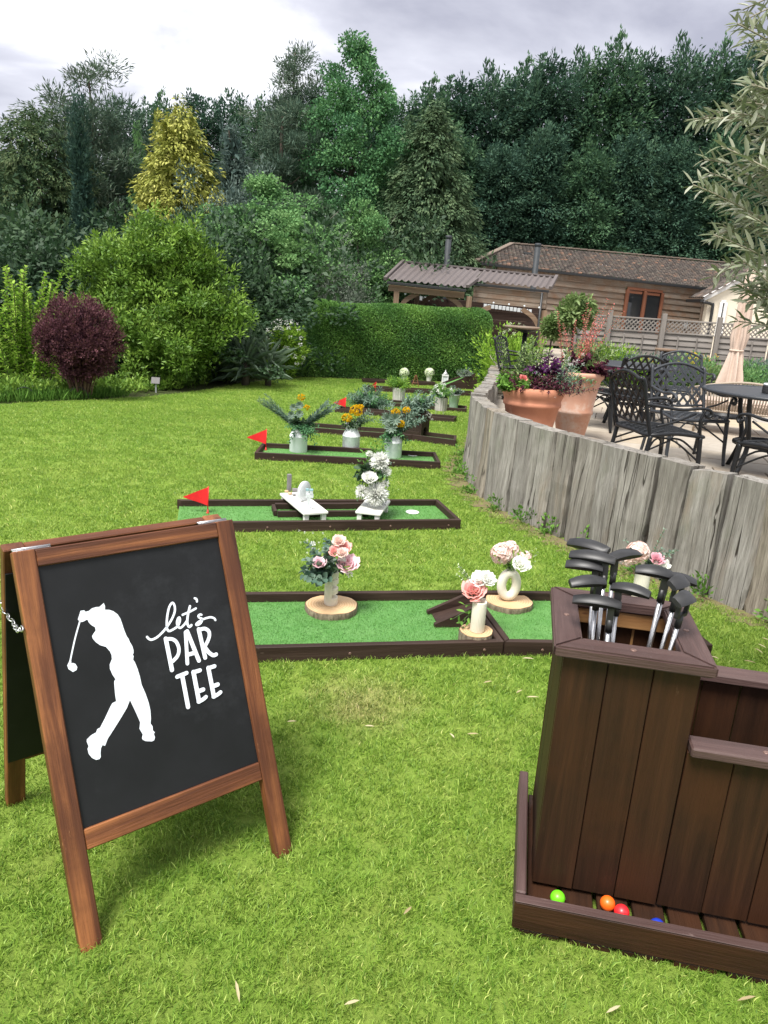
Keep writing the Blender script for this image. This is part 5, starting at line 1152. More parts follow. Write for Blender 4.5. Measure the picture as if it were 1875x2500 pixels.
for (px, py, lb, lb2, sd) in ((q6(505, 300)[0], 934, 'white tapered pot on the far hole, left of the tiny easel', 'domed cream hydrangea in the left white pot', 86), (q6(868, 300)[0], 933, 'white tapered pot on the far hole, right of the tiny easel', 'domed cream hydrangea in the right white pot', 87)):
    p = gnd(px, py, .03); wp = thing('flower_pot', lb, 'flower pot', T(p), 'white pots on the far hole'); mb = MB(); mb.lathe([(.055, 0), (.085, .19), (.088, .20), (.078, .20), (.07, .1)], 20, cap=False); mb.build('pot', MAT['white_wood'], wp)
    def fn(lv, st, r): hydrangea(lv('cream_green'), (0, 0, .06), .125, 150, ps=.22); hydrangea(lv('white'), (0, 0, .07), .115, 60, ps=.2)
    bouquet(p + Vector((0, 0, .19)), lb2, fn, sd, 'flowers')
p = gnd(*q6(1100, 330), .03); ln_ = thing('lantern', 'white lantern with a pointed top on the far hole', 'lantern', T(p)); mb = MB(); mb.box((0, 0, .02), (.17, .17, .04)); mb.box((0, 0, .21), (.17, .17, .03))
for a in (-1, 1):
    for b in (-1, 1): mb.box((a * .07, b * .07, .115), (.022, .022, .17))
mb.lathe([(.085, .225), (.02, .30), (.012, .33), (.02, .34), (0, .36)], 12); mb.build('frame', MAT['white_frame'], ln_); mb = MB(); mb.box((0, 0, .12), (.13, .13, .15)); mb.build('pane', MAT['acrylic'], ln_)
p = gnd(*q6(670, 385), 0); es = thing('small_easel', 'tiny red-brown wooden easel by the far holes', 'easel', T(p))
for a, b in (((-.08, 0, 0), (0, .03, .30)), ((.09, 0, 0), (.01, .03, .30)), ((.0, .16, 0), (.005, .04, .29))): board('leg', a, b, .02, .014, MAT['brown_frame'], es)
board('crossbar', (-.06, -.002, .10), (.07, -.002, .10), .014, .012, MAT['brown_frame'], es)
p = gnd(*q6(1330, 400), 0); rp = thing('sloped_ramp', 'dark timber ramp with a green turf slope near the hedge', 'ramp', T(p) @ RZ(R(8)))
for s_ in (-.25, .25): mb = MB(); mb.prism([(-.45, 0), (.35, 0), (.35, .42), (.28, .42), (-.45, .09)], -.018, .018, T(0, s_, 0) @ RX(R(90))); mb.build('side_board', MAT['edge_wood'], rp)
mb = MB(); mb.prism([(-.45, .005), (.34, .005), (.34, .37), (-.45, .04)], -.231, .231, RX(R(90))); mb.build('turf_slope', MAT['turf'], rp)
bouquet(rp.matrix_basis @ Vector((.1, -.1, .30)), 'pale silver foliage garland lying along the sloped ramp', greens(['silver', 'eucal'], 44, .34, .06, .03, None, 1.4), 88, 'garland')
bouquet(gnd(*q6(1450, 400), 0), 'small silver leaved plant beside the sloped ramp', greens(['silver', 'eucal'], 30, .3, .05, .03), 89, 'plant', name='foliage_plant')

# ------------------------------------------------------------------ cast metal furniture
def arch_top(x, w_, h0, h1): u = x / (w_ / 2); return h0 + (h1 - h0) * math.cos(u * math.pi / 2) ** .8 if abs(u) < 1 else h0
def lattice(mb, inside, to3, umin, umax, vmin, vmax, pitch, sw_, th):
    """woven diagonal straps; inside(u,v) tells where; to3(u,v,off) maps to 3D"""
    for sgn in (1, -1):
        c = -3.
        while c < 3.:
            seg = []; t = -2.
            runs = []
            while t < 2.:
                u = c + t * .5; v = sgn * t * .62 + (vmin + vmax) / 2
                if umin <= u <= umax and inside(u, v): seg.append((u, v))
                else:
                    if len(seg) > 2: runs.append(seg)
                    seg = []
                t += .03
            for sg in runs:
                V = []; F = []
                for (u, v) in sg:
                    d = Vector((.5, sgn * .62)).normalized(); n_ = Vector((-d.y, d.x)) * sw_ / 2; off = .0012 * sgn
                    for k, e_ in ((1, 1), (-1, 1), (-1, -1), (1, -1)): V.append(to3(u + n_.x * k, v + n_.y * k, off + e_ * th / 2))
                m_ = len(sg)
                for i in range(m_ - 1):
                    b = i * 4
                    for k in range(4): F.append((b + k, b + (k + 1) % 4, b + 4 + (k + 1) % 4, b + 4 + k))
                mb.add(V, F)
            c += pitch
def build_chair(mat):
    """armchair, faces +Y, base at origin"""
    root = bpy.data.objects.new('garden_chair', None); COL.objects.link(root)
    W_, SD, SHt, BH, = .54, .50, .42, .88
    rec = lambda z: -.235 - .13 * max(0, (z - SHt)) / (BH - SHt)
    # back: posts flow down into rear legs
    for s_ in (-1, 1):
        x = s_ * W_ / 2
        mb = MB(); mb.tube(spline([(x * .96, rec(.84) - .02, .845), (x, rec(.83), .835), (x, rec(.70), .70), (x, rec(.5), .5), (x, -.225, .40)], 5), [.015] * 21, 8); mb.lathe([(0, 0), (.019, .006), (.022, .018), (.016, .032), (0, .036)], 10, T(x * .95, rec(.84) - .018, .832)); mb.build('back_post', mat, root)
        mb = MB(); mb.tube(spline([(x, -.225, .415), (x * 1.0, -.25, .25), (x * 1.04, -.30, .0)], 5), [.019 - .0004 * i for i in range(11)], 8); mb.build('leg', mat, root)
        mb = MB(); mb.tube(spline([(x, .20, .415), (x * 1.02, .215, .25), (x * 1.04, .225, .12), (x * 1.05, .25, .0)], 5), [.021 - .0004 * i for i in range(16)], 8); mb.build('leg', mat, root)
        mb = MB(); arm = spline([(x, rec(.66), .66), (x * 1.05, -.17, .645), (x * 1.08, .0, .63), (x * 1.08, .14, .645), (x * 1.07, .225, .635), (x * 1.07, .252, .605), (x * 1.07, .235, .578), (x * 1.07, .212, .583), (x * 1.07, .208, .600)], 4); mb.tube(arm, .0125, 8, flat=1.35)
        mb.tube(spline([(x * 1.07, .19, .625), (x * 1.06, .165, .55), (x * 1.03, .185, .47), (x, .20, .415)], 4), .0115, 7); mb.tube(spline([(x * 1.05, .12, .60), (x * 1.03, -.05, .53), (x, -.19, .49)], 4), .009, 6); mb.build('armrest', mat, root)
        mb = MB(); mb.tube(spline([(x * 1.0, -.24, .30), (x * .9, -.05, .375), (x * .8, .0, .39), (x * .9, .08, .375), (x * 1.02, .215, .27)], 4), .008, 6); mb.build('stretcher', mat, root)
    mb = MB(); mb.tube(spline([(-.27, -.255, .25), (-.10, -.1, .345), (0, 0, .36), (.10, .1, .345), (.27, .22, .22)], 4), .008, 6); mb.tube(spline([(.27, -.255, .245), (.10, -.1, .335), (0, 0, .35), (-.10, .1, .335), (-.27, .22, .215)], 4), .008, 6); mb.build('stretcher', mat, root)
    top = lambda x: arch_top(x, W_, .80, .885)
    mb = MB(); mb.tube([(x, rec(top(x)), top(x)) for x in np.linspace(-W_ / 2, W_ / 2, 15)], .014, 8); mb.tube([(-W_ / 2, rec(.50), .50), (0, rec(.485), .482), (W_ / 2, rec(.50), .50)], .011, 8)
    lattice(mb, lambda u, v: .485 < v < top(u), lambda u, v, o_: Vector((u, rec(v) + o_, v)), -W_ / 2, W_ / 2, .48, .89, .092, .020, .008); mb.build('backrest', mat, root, fix=False)
    sz = lambda y: .425 + .012 * math.cos((y + .02) * 9)
    ring = [(-W_ / 2, -.235), (-W_ / 2 - .0, 0), (-W_ / 2 - .005, .2), (-W_ / 2 + .05, .245), (0, .255), (W_ / 2 - .05, .245), (W_ / 2 + .005, .2), (W_ / 2, 0), (W_ / 2, -.235), (0, -.24)]
    mb = MB(); mb.tube([(a, b, sz(b)) for a, b, _ in [tuple(p) for p in spline([(a, b, 0) for a, b in ring], 4, True)]], .015, 8, True)
    lattice(mb, lambda u, v: -.235 < v < .245, lambda u, v, o_: Vector((u, v, sz(v) + o_)), -W_ / 2, W_ / 2, -.235, .245, .075, .022, .007); mb.build('seat', mat, root, fix=False)
    return root
chairA = build_chair(MAT['iron']); chairB = build_chair(MAT['grey_iron'])
used = set()
def chair(src, x, y, fwd, label):
    M_ = T(x, y, PZ) @ RZ(math.atan2(fwd[1], fwd[0]) - math.pi / 2)
    if src not in used: used.add(src); o = src; o.matrix_basis = M_
    else: o = dup(src, None, M_)
    tag(o, label, 'chair', 'cast metal garden chairs'); return o
bpy.context.view_layer.update()
chair(chairA, 2.20, 6.02, (1, .20), 'black lattice garden chair nearest the sleeper wall, facing the round table')
chair(chairB, 2.84, 7.05, (.12, -1), 'grey lattice garden chair facing the camera behind the near table')
chair(chairA, 3.02, 5.55, (-.45, 1), 'black lattice garden chair cut by the right edge of the photo')
chair(chairA, 2.42, 8.85, (.9, -.35), 'black lattice garden chair beside the tall terracotta pot, at the second table')
chair(chairA, 2.72, 8.75, (-.25, 1), 'dark lattice garden chair with its back to the camera, behind the grey one')
chair(chairB, 3.85, 9.9, (-.1, -1), 'grey lattice garden chair farthest back, only its arched top showing')
fc = at(1262, 880, 11.6); chair(chairA, fc.x + .05, 11.6, (1, -.5), 'black lattice garden chair at the far end of the wall, left of the pots')
def round_table(x, y, r, h, label, legs=4):
    root = thing('garden_table', label, 'table', T(x, y, PZ) @ RZ(.5), 'cast metal garden tables')
    mb = MB(); n = 48
    mb.tube([(r * math.cos(a), r * math.sin(a), h) for a in np.linspace(0, 2 * math.pi, n + 1)[:-1]], .016, 8, True)
    mb.lathe([(0, h - .004), (r - .01, h - .004), (r - .01, h + .006), (r * .9, h + .010), (r * .3, h + .010), (0, h + .008)], n, cap=False); mb.build('tabletop', MAT['grey_iron'], root)
    for k in range(legs):
        a = k * 2 * math.pi / legs; mb = MB(); c_, s_ = math.cos(a), math.sin(a)
        mb.tube(spline([(r * .62 * c_, r * .62 * s_, h - .005), (r * .56 * c_, r * .56 * s_, h - .2), (r * .46 * c_, r * .46 * s_, h - .45), (r * .60 * c_, r * .60 * s_, 0)], 5), [.024] * 16, 8, flat=.8); mb.build('leg', MAT['iron'], root)
    mb = MB(); mb.tube([(r * .46 * math.cos(a), r * .46 * math.sin(a), h - .45) for a in np.linspace(0, 6.2832, 25)[:-1]], .02, 8, True); mb.build('brace_ring', MAT['iron'], root)
    return root
round_table(3.42, 6.62, .62, .715, 'round grey metal table with a black jar on it, at the right edge')
round_table(2.95, 9.35, .55, .715, 'round grey metal table behind the tall terracotta pot')
p = Vector((3.42, 6.62, PZ + .727)); jr = thing('candle_jar', 'black quilted candle jar with a pale lid on the round table', 'jar', T(p.x - .12, p.y - .06, p.z)); n = 32; V = []; F = []
for j in range(9):
    for i in range(n): a = 2 * math.pi * i / n; q = .058 * (1 + .035 * abs(math.sin((i + j * 2) * math.pi / 4)) * (1 if 0 < j < 8 else 0)); V.append((q * math.cos(a), q * math.sin(a), .008 * j + .001))
for j in range(8):
    for i in range(n): F.append((j * n + i, j * n + (i + 1) % n, (j + 1) * n + (i + 1) % n, (j + 1) * n + i))
F += [tuple(range(n))[::-1], tuple(8 * n + i for i in range(n))]
mb = MB(); mb.add(V, F); mb.build('body', MAT['black_plastic'], jr); mb = MB(); mb.lathe([(0, .066), (.056, .066), (.056, .082), (.05, .084), (0, .084)], 28, cap=False); mb.build('lid', MAT['acrylic'], jr)
# rope chair
rc = thing('rope_sofa', 'beige rope-backed outdoor sofa behind the round table', 'sofa', T(4.25, 9.0, PZ) @ RZ(R(-20)))
nS = 40; L_ = 1.15; curve = lambda t: Vector(((t - .5) * L_ * 1.0, -.30 * (1 - (2 * t - 1) ** 4) * 1.0 + (.0), 0))
for i in range(nS):
    t = i / (nS - 1); b = Vector(((t - .5) * L_, .30 * ((2 * t - 1) ** 4) - .30, .28)); tp = b + Vector(((t - .5) * .14, -.06, .36 - .14 * abs(2 * t - 1) ** 2)); mb = MB(); mb.tube([b, tp], .010, 6); mb.build('rope_cord', MAT['rope'], rc)
mb = MB(); mb.tube([Vector(((t - .5) * L_ * 1.12, .30 * ((2 * t - 1) ** 4) - .36, .64 - .14 * abs(2 * t - 1) ** 2)) for t in np.linspace(0, 1, 21)], .014, 8); mb.tube([Vector(((t - .5) * L_, .30 * ((2 * t - 1) ** 4) - .30, .28)) for t in np.linspace(0, 1, 21)], .014, 8); mb.build('frame', MAT['rope'], rc)
mb = MB(); mb.box((0, .08, .33), (1.05, .60, .12)); me = mb.mesh('seat'); bm = bmesh.new(); bm.from_mesh(me); bmesh.ops.bevel(bm, geom=list(bm.edges), offset=.03, segments=3, affect='EDGES'); bm.to_mesh(me); bm.free(); ob('cushion', me, MAT['canvas'], rc)
for a in (-.5, .5):
    for b in (-.2, .34): mb = MB(); mb.tube([(a, b, .28), (a * 1.03, b, 0)], .015, 8); mb.build('leg', MAT['rope'], rc)
# parasol
pp = at(1790, 900, 10.6); pz0 = PZ
pr_ = thing('parasol', 'closed taupe parasol tied round the middle, standing on the patio', 'parasol', T(pp.x, 10.6, PZ))
mb = MB(); mb.tube([(0, 0, 0), (0, 0, 2.05)], .022, 10); mb.build('pole', MAT['oak_post'], pr_)
V = []; F = []; n = 80
for z, r_, am in ((2.06, .012, 0), (1.98, .055, .1), (1.75, .075, .35), (1.45, .085, .4), (1.12, .10, .4), (.98, .09, .25), (.93, .078, .08), (.88, .09, .3), (.75, .105, .45), (.58, .125, .5), (.44, .138, .55), (.36, .135, .6)):
    for i in range(n):
        a = 2 * math.pi * i / n; q = r_ * (1 + am * (.6 * (1 - 2 * abs(math.sin(a * 4 + z * .6))) + .4 * math.sin(a * 5 - z * 3))); zz_ = z + (.07 * math.sin(a * 4 + 1) if z < .5 else 0); V.append((q * math.cos(a), q * math.sin(a), zz_))
for j in range(11):
    for i in range(n): F.append((j * n + i, j * n + (i + 1) % n, (j + 1) * n + (i + 1) % n, (j + 1) * n + i))
mb = MB(); mb.add(V, F, True); mb.build('canopy', MAT['canvas'], pr_)
mb = MB(); mb.tube([(.086 * math.cos(a), .086 * math.sin(a), .93) for a in np.linspace(0, 6.2832, 21)[:-1]], .012, 8, True); mb.build('tie', MAT['canvas'], pr_)
mb = MB(); mb.lathe([(.26, 0), (.26, .05), (.05, .09), (.03, .25)], 24); mb.build('base', MAT['iron'], pr_)
# poseur tables
def poseur(px, py, Y, r, label, mat='clad'):
    p = at(px, py, Y); root = thing('poseur_table', label, 'table', T(p.x, Y, PZ), 'tall bar tables on the patio'); h = p.z - PZ
    mb = MB(); mb.lathe([(0, h - .035), (r * .95, h - .035), (r, h - .02), (r, h), (0, h)], 32, cap=False); mb.build('tabletop', MAT[mat], root)
    mb = MB(); mb.lathe([(.04, h - .09), (r * .55, h - .05), (r * .6, h - .036)], 24); mb.tube([(0, 0, 0), (0, 0, h - .05)], .036, 12); mb.lathe([(.25, 0), (.25, .015), (.05, .03)], 24); mb.build('pedestal', MAT['iron'], root)
poseur(1284, 797, 11.2, .315, 'tall bar table with a round wooden top and black post, left of the pots')
poseur(1626, 851, 11.5, .16, 'small bar table with a slim black post in front of the fence')
# ------------------------------------------------------------------ terracotta pots
def pot(p, r, h, label, mat, tall=False):
    root = thing('terracotta_pot', label, 'plant pot', T(p), 'large terracotta pots on the patio')
    if not tall: pf = [(r * .60, 0), (r * .64, .02), (r * .74, h * .30), (r * .755, h * .31), (r * .755, h * .335), (r * .745, h * .345), (r * .885, h * .69), (r * .93, h * .70), (r * .945, h * .735), (r * .93, h * .765), (r * .915, h * .78), (r * .955, h * .84), (r, h * .88), (r * 1.01, h * .94), (r * .98, h * .985), (r * .94, h), (r * .86, h * .985), (r * .84, h * .85)]
    else: pf = [(r * .48, 0), (r * .52, .03), (r * .70, h * .40), (r * .74, h * .41), (r * .745, h * .45), (r * .72, h * .465), (r * .80, h * .72), (r * .84, h * .80), (r * .87, h * .815), (r * .86, h * .84), (r * .88, h * .88), (r * .98, h * .93), (r, h * .965), (r * .97, h), (r * .86, h), (r * .82, h * .9)]
    mb = MB(); mb.lathe(pf, 48, cap=False); mb.build('pot', MAT[mat], root)
    mb = MB(); mb.lathe([(0, h * .93), (r * .85, h * .92)], 30, cap=False); mb.build('soil', MAT['soil'], root)
q9 = qx(1180, 740, 340)
PY1 = 7.15; p1 = at(*q9(598, 1035), PY1); P1 = Vector((p1.x, PY1, PZ)); H1 = p1.z - PZ + .035
PY2 = 7.75; p2 = at(*q9(1125, 870), PY2); P2 = Vector((p2.x, PY2, PZ)); H2 = p2.z - PZ + .05
pot(P1, .295, H1, 'wide round terracotta pot planted with dark red and purple plants', 'terracotta')
pot(P2, .272, H2, 'tall pale-bloomed terracotta pot behind the wide one', 'terracotta2', True)
def fn(lv, st, r):
    for i in range(110): stem(lv('wine'), st, (.03 + .11 * r.normal(), -.04 + .09 * r.normal(), -.05), (.55 * r.normal(), -.2 + .45 * r.normal(), .75), r.uniform(.13, .32), 12, .030, .014, (0, 0, -.3))
    for i in range(40): stem(lv('fresh'), st, (-.16 + .05 * r.normal(), -.05 + .08 * r.normal(), -.04), (.5 * r.normal(), .5 * r.normal(), .8), r.uniform(.08, .16), 7, .06, .034, (0, 0, -.2))
    for i in range(40): stem(lv('eucal'), st, (.15 + .06 * r.normal(), -.03 + .08 * r.normal(), -.04), (.3 + .5 * r.normal(), .5 * r.normal(), .8), r.uniform(.16, .34), 11, .032, .012, (0, 0, -.2))
    for i in range(26): stem(lv('bay'), st, (.0 + .1 * r.normal(), .1 + .05 * r.normal(), 0), (.25 * r.normal() - .05, .3 * r.normal(), 1), r.uniform(.25, .46), 12, .045, .020, (0, 0, -.1))
    for i in range(9): stem(lv('violet'), st, (.12 + .05 * r.normal(), .0, .08), (.5 * r.normal(), -.3 + .4 * r.normal(), .6), r.uniform(.12, .24), 6, .06, .045, (0, 0, -.2))
    rose(lv('pinkspike'), (-.12, -.17, .075), .028, 20); 
    for i in range(30): mum(lv('white'), (.10 + .09 * r.normal(), -.14 + .05 * r.normal(), .12 + .06 * r.normal()), .008, 8)
bouquet(P1 + Vector((0, 0, H1)), 'dark red foliage, greens and violet leaves growing in the wide terracotta pot', fn, 91, 'plant', name='potted_plant', scale=1.22)
def fn(lv, st, r):
    for i in range(40): stem(lv('wine'), st, (.08 * r.normal() + .04, -.03 + .06 * r.normal(), -.02), (.5 * r.normal() + .2, -.3 + .4 * r.normal(), .6), r.uniform(.10, .24), 7, .055, .045, (0, 0, -.25))
    for i in range(34): stem(lv('bay'), st, (.08 * r.normal(), .06 * r.normal(), -.02), (.5 * r.normal(), .5 * r.normal(), .8), r.uniform(.12, .34), 9, .05, .022, (0, 0, -.2))
    for i in range(16): stem(lv('pinkspike'), st, (.06 * r.normal(), .05 * r.normal(), .05), (.32 * r.normal() + .12, .2 * r.normal(), 1), r.uniform(.32, .56), 24, .024, .011, (0, 0, 0))
    for i in range(18): mum(lv('white'), (-.08 + .05 * r.normal(), -.14, .08 + .04 * r.normal()), .016, 14)
    for i in range(16): stem(lv('mid'), st, (-.05, -.08, -.02), (.5 * r.normal(), -.6, .2), r.uniform(.1, .18), 6, .045, .03, (0, 0, -.4))
bouquet(P2 + Vector((0, 0, H2)), 'coral pink spikes above dark heuchera leaves in the tall terracotta pot', fn, 92, 'plant', name='potted_plant', scale=1.3)
# lollipop bay tree
def standard_tree(px, py, Y, r, label, seed, mat='bay', stemh=None, rz=1.):
    p = at(px, py, Y); root = thing('standard_tree', label, 'tree', T(p.x, Y, PZ), 'clipped standard trees on the patio'); h = p.z - PZ
    lv = Leaves(seed); C_ = unit(lv.r.normal(size=(110, 3))) * r * np.array([1, 1, rz]) * lv.r.uniform(.3, 1.12, (110, 1)) + np.array([0, 0, h]); lv.blob(C_, r * .26, 26, .078, .030, outw=.9, up=.3, six=True); lv.build('crown', LM[mat], root)
    ob('trunk', trunk_mesh(h, .016, .010, [(h * .93, k * 1.6, r * .6, .5, .006) for k in range(4)], seed, .006), MAT['bark'], root)
standard_tree(*q9(1095, 115), 9.6, .20, 'lollipop bay tree with a round clipped head behind the tall pot', 5)
standard_tree(*q9(825, 290), 9.9, .10, 'smaller leafy standard tree left of the lollipop bay', 6, 'bay', rz=1.2)

# ------------------------------------------------------------------ fence
q8 = qx(1380, 620, 495); q10 = qx(920, 560, 480)
FY = 15.5; FZ = PZ - .03
fence = thing('garden_fence', 'weathered timber fence with a lattice top behind the patio', 'fence', T(5.3, FY, FZ))
fx = lambda x, z=0.: Vector((x - 5.3, 0, z))
posts = [3.62, 4.29, 5.38, 6.5, 7.62, 8.74, 9.86]
for i, x in enumerate(posts):
    board('post', fx(x) + Vector((0, -.03, 0)), fx(x, 1.79 - FZ - (0.06 if i == 0 else 0)) + Vector((0, -.03, 0)), .085, .075, MAT['fence_wood'], fence, (0, -1, 0))
rf_ = random.Random(9)
for a, b in zip(posts, posts[1:]):
    x0, x1 = a + .046, b - .046
    for z in (1.405, 1.655): board('lattice_rail', fx(x0, z - FZ), fx(x1, z - FZ), .03, .032, MAT['fence_wood'], fence)
    mb = MB(); z0, z1 = 1.438 - FZ, 1.654 - FZ; h = z1 - z0; st_ = .088
    for sgn in (1, -1):
        c = x0 - h
        while c < x1 + h:
            pa = [c, z0 if sgn > 0 else z1]; pb = [c + h, z1 if sgn > 0 else z0]
            if pa[0] < x0: k = x0 - pa[0]; pa = [x0, pa[1] + sgn * k]
            if pb[0] > x1: k = pb[0] - x1; pb = [x1, pb[1] - sgn * k]
            if pb[0] - pa[0] > .02:
                d = Vector((pb[0] - pa[0], 0, pb[1] - pa[1])); n_ = Vector((-d.z, 0, d.x)).normalized() * .011; yy = -.004 * sgn
                A_, B_ = fx(pa[0], pa[1]), fx(pb[0], pb[1])
                V = [A_ + n_ + Vector((0, yy - .003, 0)), A_ - n_ + Vector((0, yy - .003, 0)), B_ - n_ + Vector((0, yy - .003, 0)), B_ + n_ + Vector((0, yy - .003, 0))]; V += [v + Vector((0, .006, 0)) for v in V]
                mb.add(V, [(0, 1, 2, 3), (7, 6, 5, 4), (0, 4, 5, 1), (1, 5, 6, 2), (2, 6, 7, 3), (3, 7, 4, 0)])
            c += st_
    o = mb.build('lattice', MAT['fence_wood'], fence); o['kind'] = 'stuff'
    z = .02
    while z < .98:
        board('slat', fx(x0, z) + Vector((0, rf_.uniform(-.006, .006), 0)), fx(x1, z + rf_.uniform(-.008, .008)) + Vector((0, rf_.uniform(-.006, .006), 0)), .018, .118, MAT['fence_wood'], fence, (0, .22, 1)); z += .112
    for t in (.3, .68): board('batten', fx(x0 + (x1 - x0) * t, 0) + Vector((0, -.022, 0)), fx(x0 + (x1 - x0) * t, .99) + Vector((0, -.022, 0)), .03, .014, MAT['fence_wood'], fence, (0, -1, 0))

# ------------------------------------------------------------------ tiled roofs
def tiles(P00, P10, P11, P01, nu, nv, name, mat, parent, Minv_, th=.025, seed=0, jit=.004):
    """roof: bottom-left, bottom-right, top-right, top-left; courses of single tiles, joined"""
    r = np.random.default_rng(seed); P00, P10, P11, P01 = [np.array(Minv_ @ Vector(p)) for p in (P00, P10, P11, P01)]
    V = []; F = []; Tn = []; nrm = np.cross(P10 - P00, P01 - P00); nrm /= np.linalg.norm(nrm)
    bil = lambda u, v: (P00 * (1 - u) + P10 * u) * (1 - v) + (P01 * (1 - u) + P11 * u) * v
    for j in range(nv):
        off = .5 if j % 2 else 0.
        for i in range(nu + 1):
            u0 = max(0, (i - off) / nu); u1 = min(1, (i + 1 - off) / nu)
            if u1 <= u0: continue
            e_ = .06 / nu; a = bil(u0 + e_, j / nv); b = bil(u1 - e_, j / nv); c_ = bil(u1 - e_, min(1, (j + 1.15) / nv)); d = bil(u0 + e_, min(1, (j + 1.15) / nv)); k = len(V); up = nrm * (th + r.uniform(0, jit)); lo = nrm * .002
            V += [a + up, b + up, c_ + lo, d + lo, a - lo, b - lo]; F += [(k, k + 1, k + 2, k + 3), (k, k + 4, k + 5, k + 1)]; Tn += [r.beta(1.6, 2.2)] * 6
    o = ob(name, mesh_np(name, V, F, attr=Tn), mat, parent); o['kind'] = 'stuff'; return o
def tilemat(name, cols):
    m, nt = newmat(name); a = N(nt, 'ShaderNodeAttribute', attribute_name='tint'); c = ramp(nt, a.outputs['Fac'], [(i / (len(cols) - 1), q) for i, q in enumerate(cols)])
    n_ = noise(nt, ocoord(nt, world=True), 6, 6, .7); c = mixc(nt, ramp(nt, n_, [(.52, (0, 0, 0)), (.75, (.7, .7, .7))]), c, (.30, .27, .22)); return finish(m, nt, c, .85, n_, .3, .01, spec=.2)
MAT['tiles'] = tilemat('clay_tiles', [(.055, .047, .043), (.078, .066, .060), (.098, .080, .070), (.125, .092, .074), (.27, .15, .10)])
MAT['tile_single'] = plain('ridge_tile', (.20, .155, .12), (.13, .10, .08), 8, .85, .2)
MAT['pantile'] = plain('brown_roof_sheet', (.128, .108, .104), (.098, .082, .079), 12, .55, .08)

# ------------------------------------------------------------------ gazebo
EL = at(*q10(85, 432), 21.4); EM = at(*q10(752, 500), 21.4); EM2 = at(*q10(815, 445), 22.1); ER = at(*q10(1448, 508), 22.1); RL = at(*q10(240, 285), 23.4); RR = at(*q10(1502, 412), 23.4)
gb0 = Vector((EL.x, 21.4, -.36)); gaz = thing('gazebo', 'open timber gazebo with a brown pantile roof and curved braces behind the hedge', 'gazebo', T(gb0)); GI = T(-gb0)
RM = RL.lerp(RR, .5 + .02)
def wave_roof(a, b, c, d, name, cols_w=.17, rows=12, ph=0.):
    """pantile sheet from eave a-b up to ridge d-c"""
    a, b, c, d = [GI @ Vector(p) for p in (a, b, c, d)]; L = (b - a).length; nu = int(L / cols_w) * 8; V = []; F = []; nrm = (b - a).cross(d - a).normalized(); nv = rows * 3
    for j in range(nv + 1):
        v = j / nv; st_ = (j % 3) / 3 * .035
        for i in range(nu + 1):
            u = i / nu; p = (a.lerp(b, u)).lerp(d.lerp(c, u), v); s_ = math.sin(i / 8 * 2 * math.pi); V.append(p + nrm * (.038 * (abs(s_) if s_ > 0 else -.35 * abs(s_)) + .035 - st_))
    for j in range(nv):
        for i in range(nu): F.append((j * (nu + 1) + i, j * (nu + 1) + i + 1, (j + 1) * (nu + 1) + i + 1, (j + 1) * (nu + 1) + i))
    return ob(name, mesh_np(name, [tuple(p) for p in V], F), MAT['pantile'], gaz)
wave_roof(EL, EM, RM, RL, 'roof'); wave_roof(EM2, ER, RR, RM + Vector((.02, 0, 0)), 'roof')
def gbar(name, a, b, W_, H_, mat='oak_post', up=(0, 0, 1)): return board(name, GI @ Vector(a), GI @ Vector(b), W_, H_, MAT[mat], gaz, up, .006)
gbar('ridge_cap', RL - Vector((.05, 0, -.02)), RR + Vector((.05, 0, .02)), .16, .05, 'pantile')
gbar('verge_board', EL + Vector((-.05, 0, .0)), RL + Vector((-.05, 0, .01)), .09, .10, 'pantile'); gbar('verge_board', ER + Vector((.05, 0, 0)), RR + Vector((.05, 0, .01)), .09, .10, 'pantile'); gbar('verge_board', EM + Vector((.04, 0, .02)), EM2 + Vector((.10, .0, .05)), .10, .09, 'pantile')
for a, b in ((EL, EM), (EM2, ER)): gbar('gutter', a + Vector((0, -.06, -.09)), b + Vector((0, -.06, -.09)), .10, .07, 'gutter'); gbar('eave_beam', a + Vector((.05, .10, -.27)), b + Vector((-.03, .10, -.27)), .14, .17)
for k in range(3): gbar('cladding_board', EM2 + Vector((.02, -.02 + .012 * k, -.26 - .14 * k)), ER + Vector((-.02, -.02 + .012 * k, -.26 - .14 * k)), .022, .15, 'clad')
for k in range(5): gbar('cladding_board', ER + Vector((.0, .03, -.24 - .14 * k)), ER + Vector((.04, 1.3, -.24 - .14 * k + .0)), .022, .15, 'clad')
gbl = GI
def post(px, py, Y, ztop, W_=.15): p = at(px, py, Y); gbar('post', (p.x, Y, -.36), (p.x, Y, ztop), W_, W_, 'oak_post', (0, -1, 0)); return p.x
zl = EL.z - .27; zr = ER.z - .60
xs = [post(*q10(165, 560), 21.55, zl), post(*q10(335, 580), 22.9, zl), post(*q10(775, 600), 21.55, EM.z - .2), post(*q10(1405, 720), 22.15, zr + .02)]
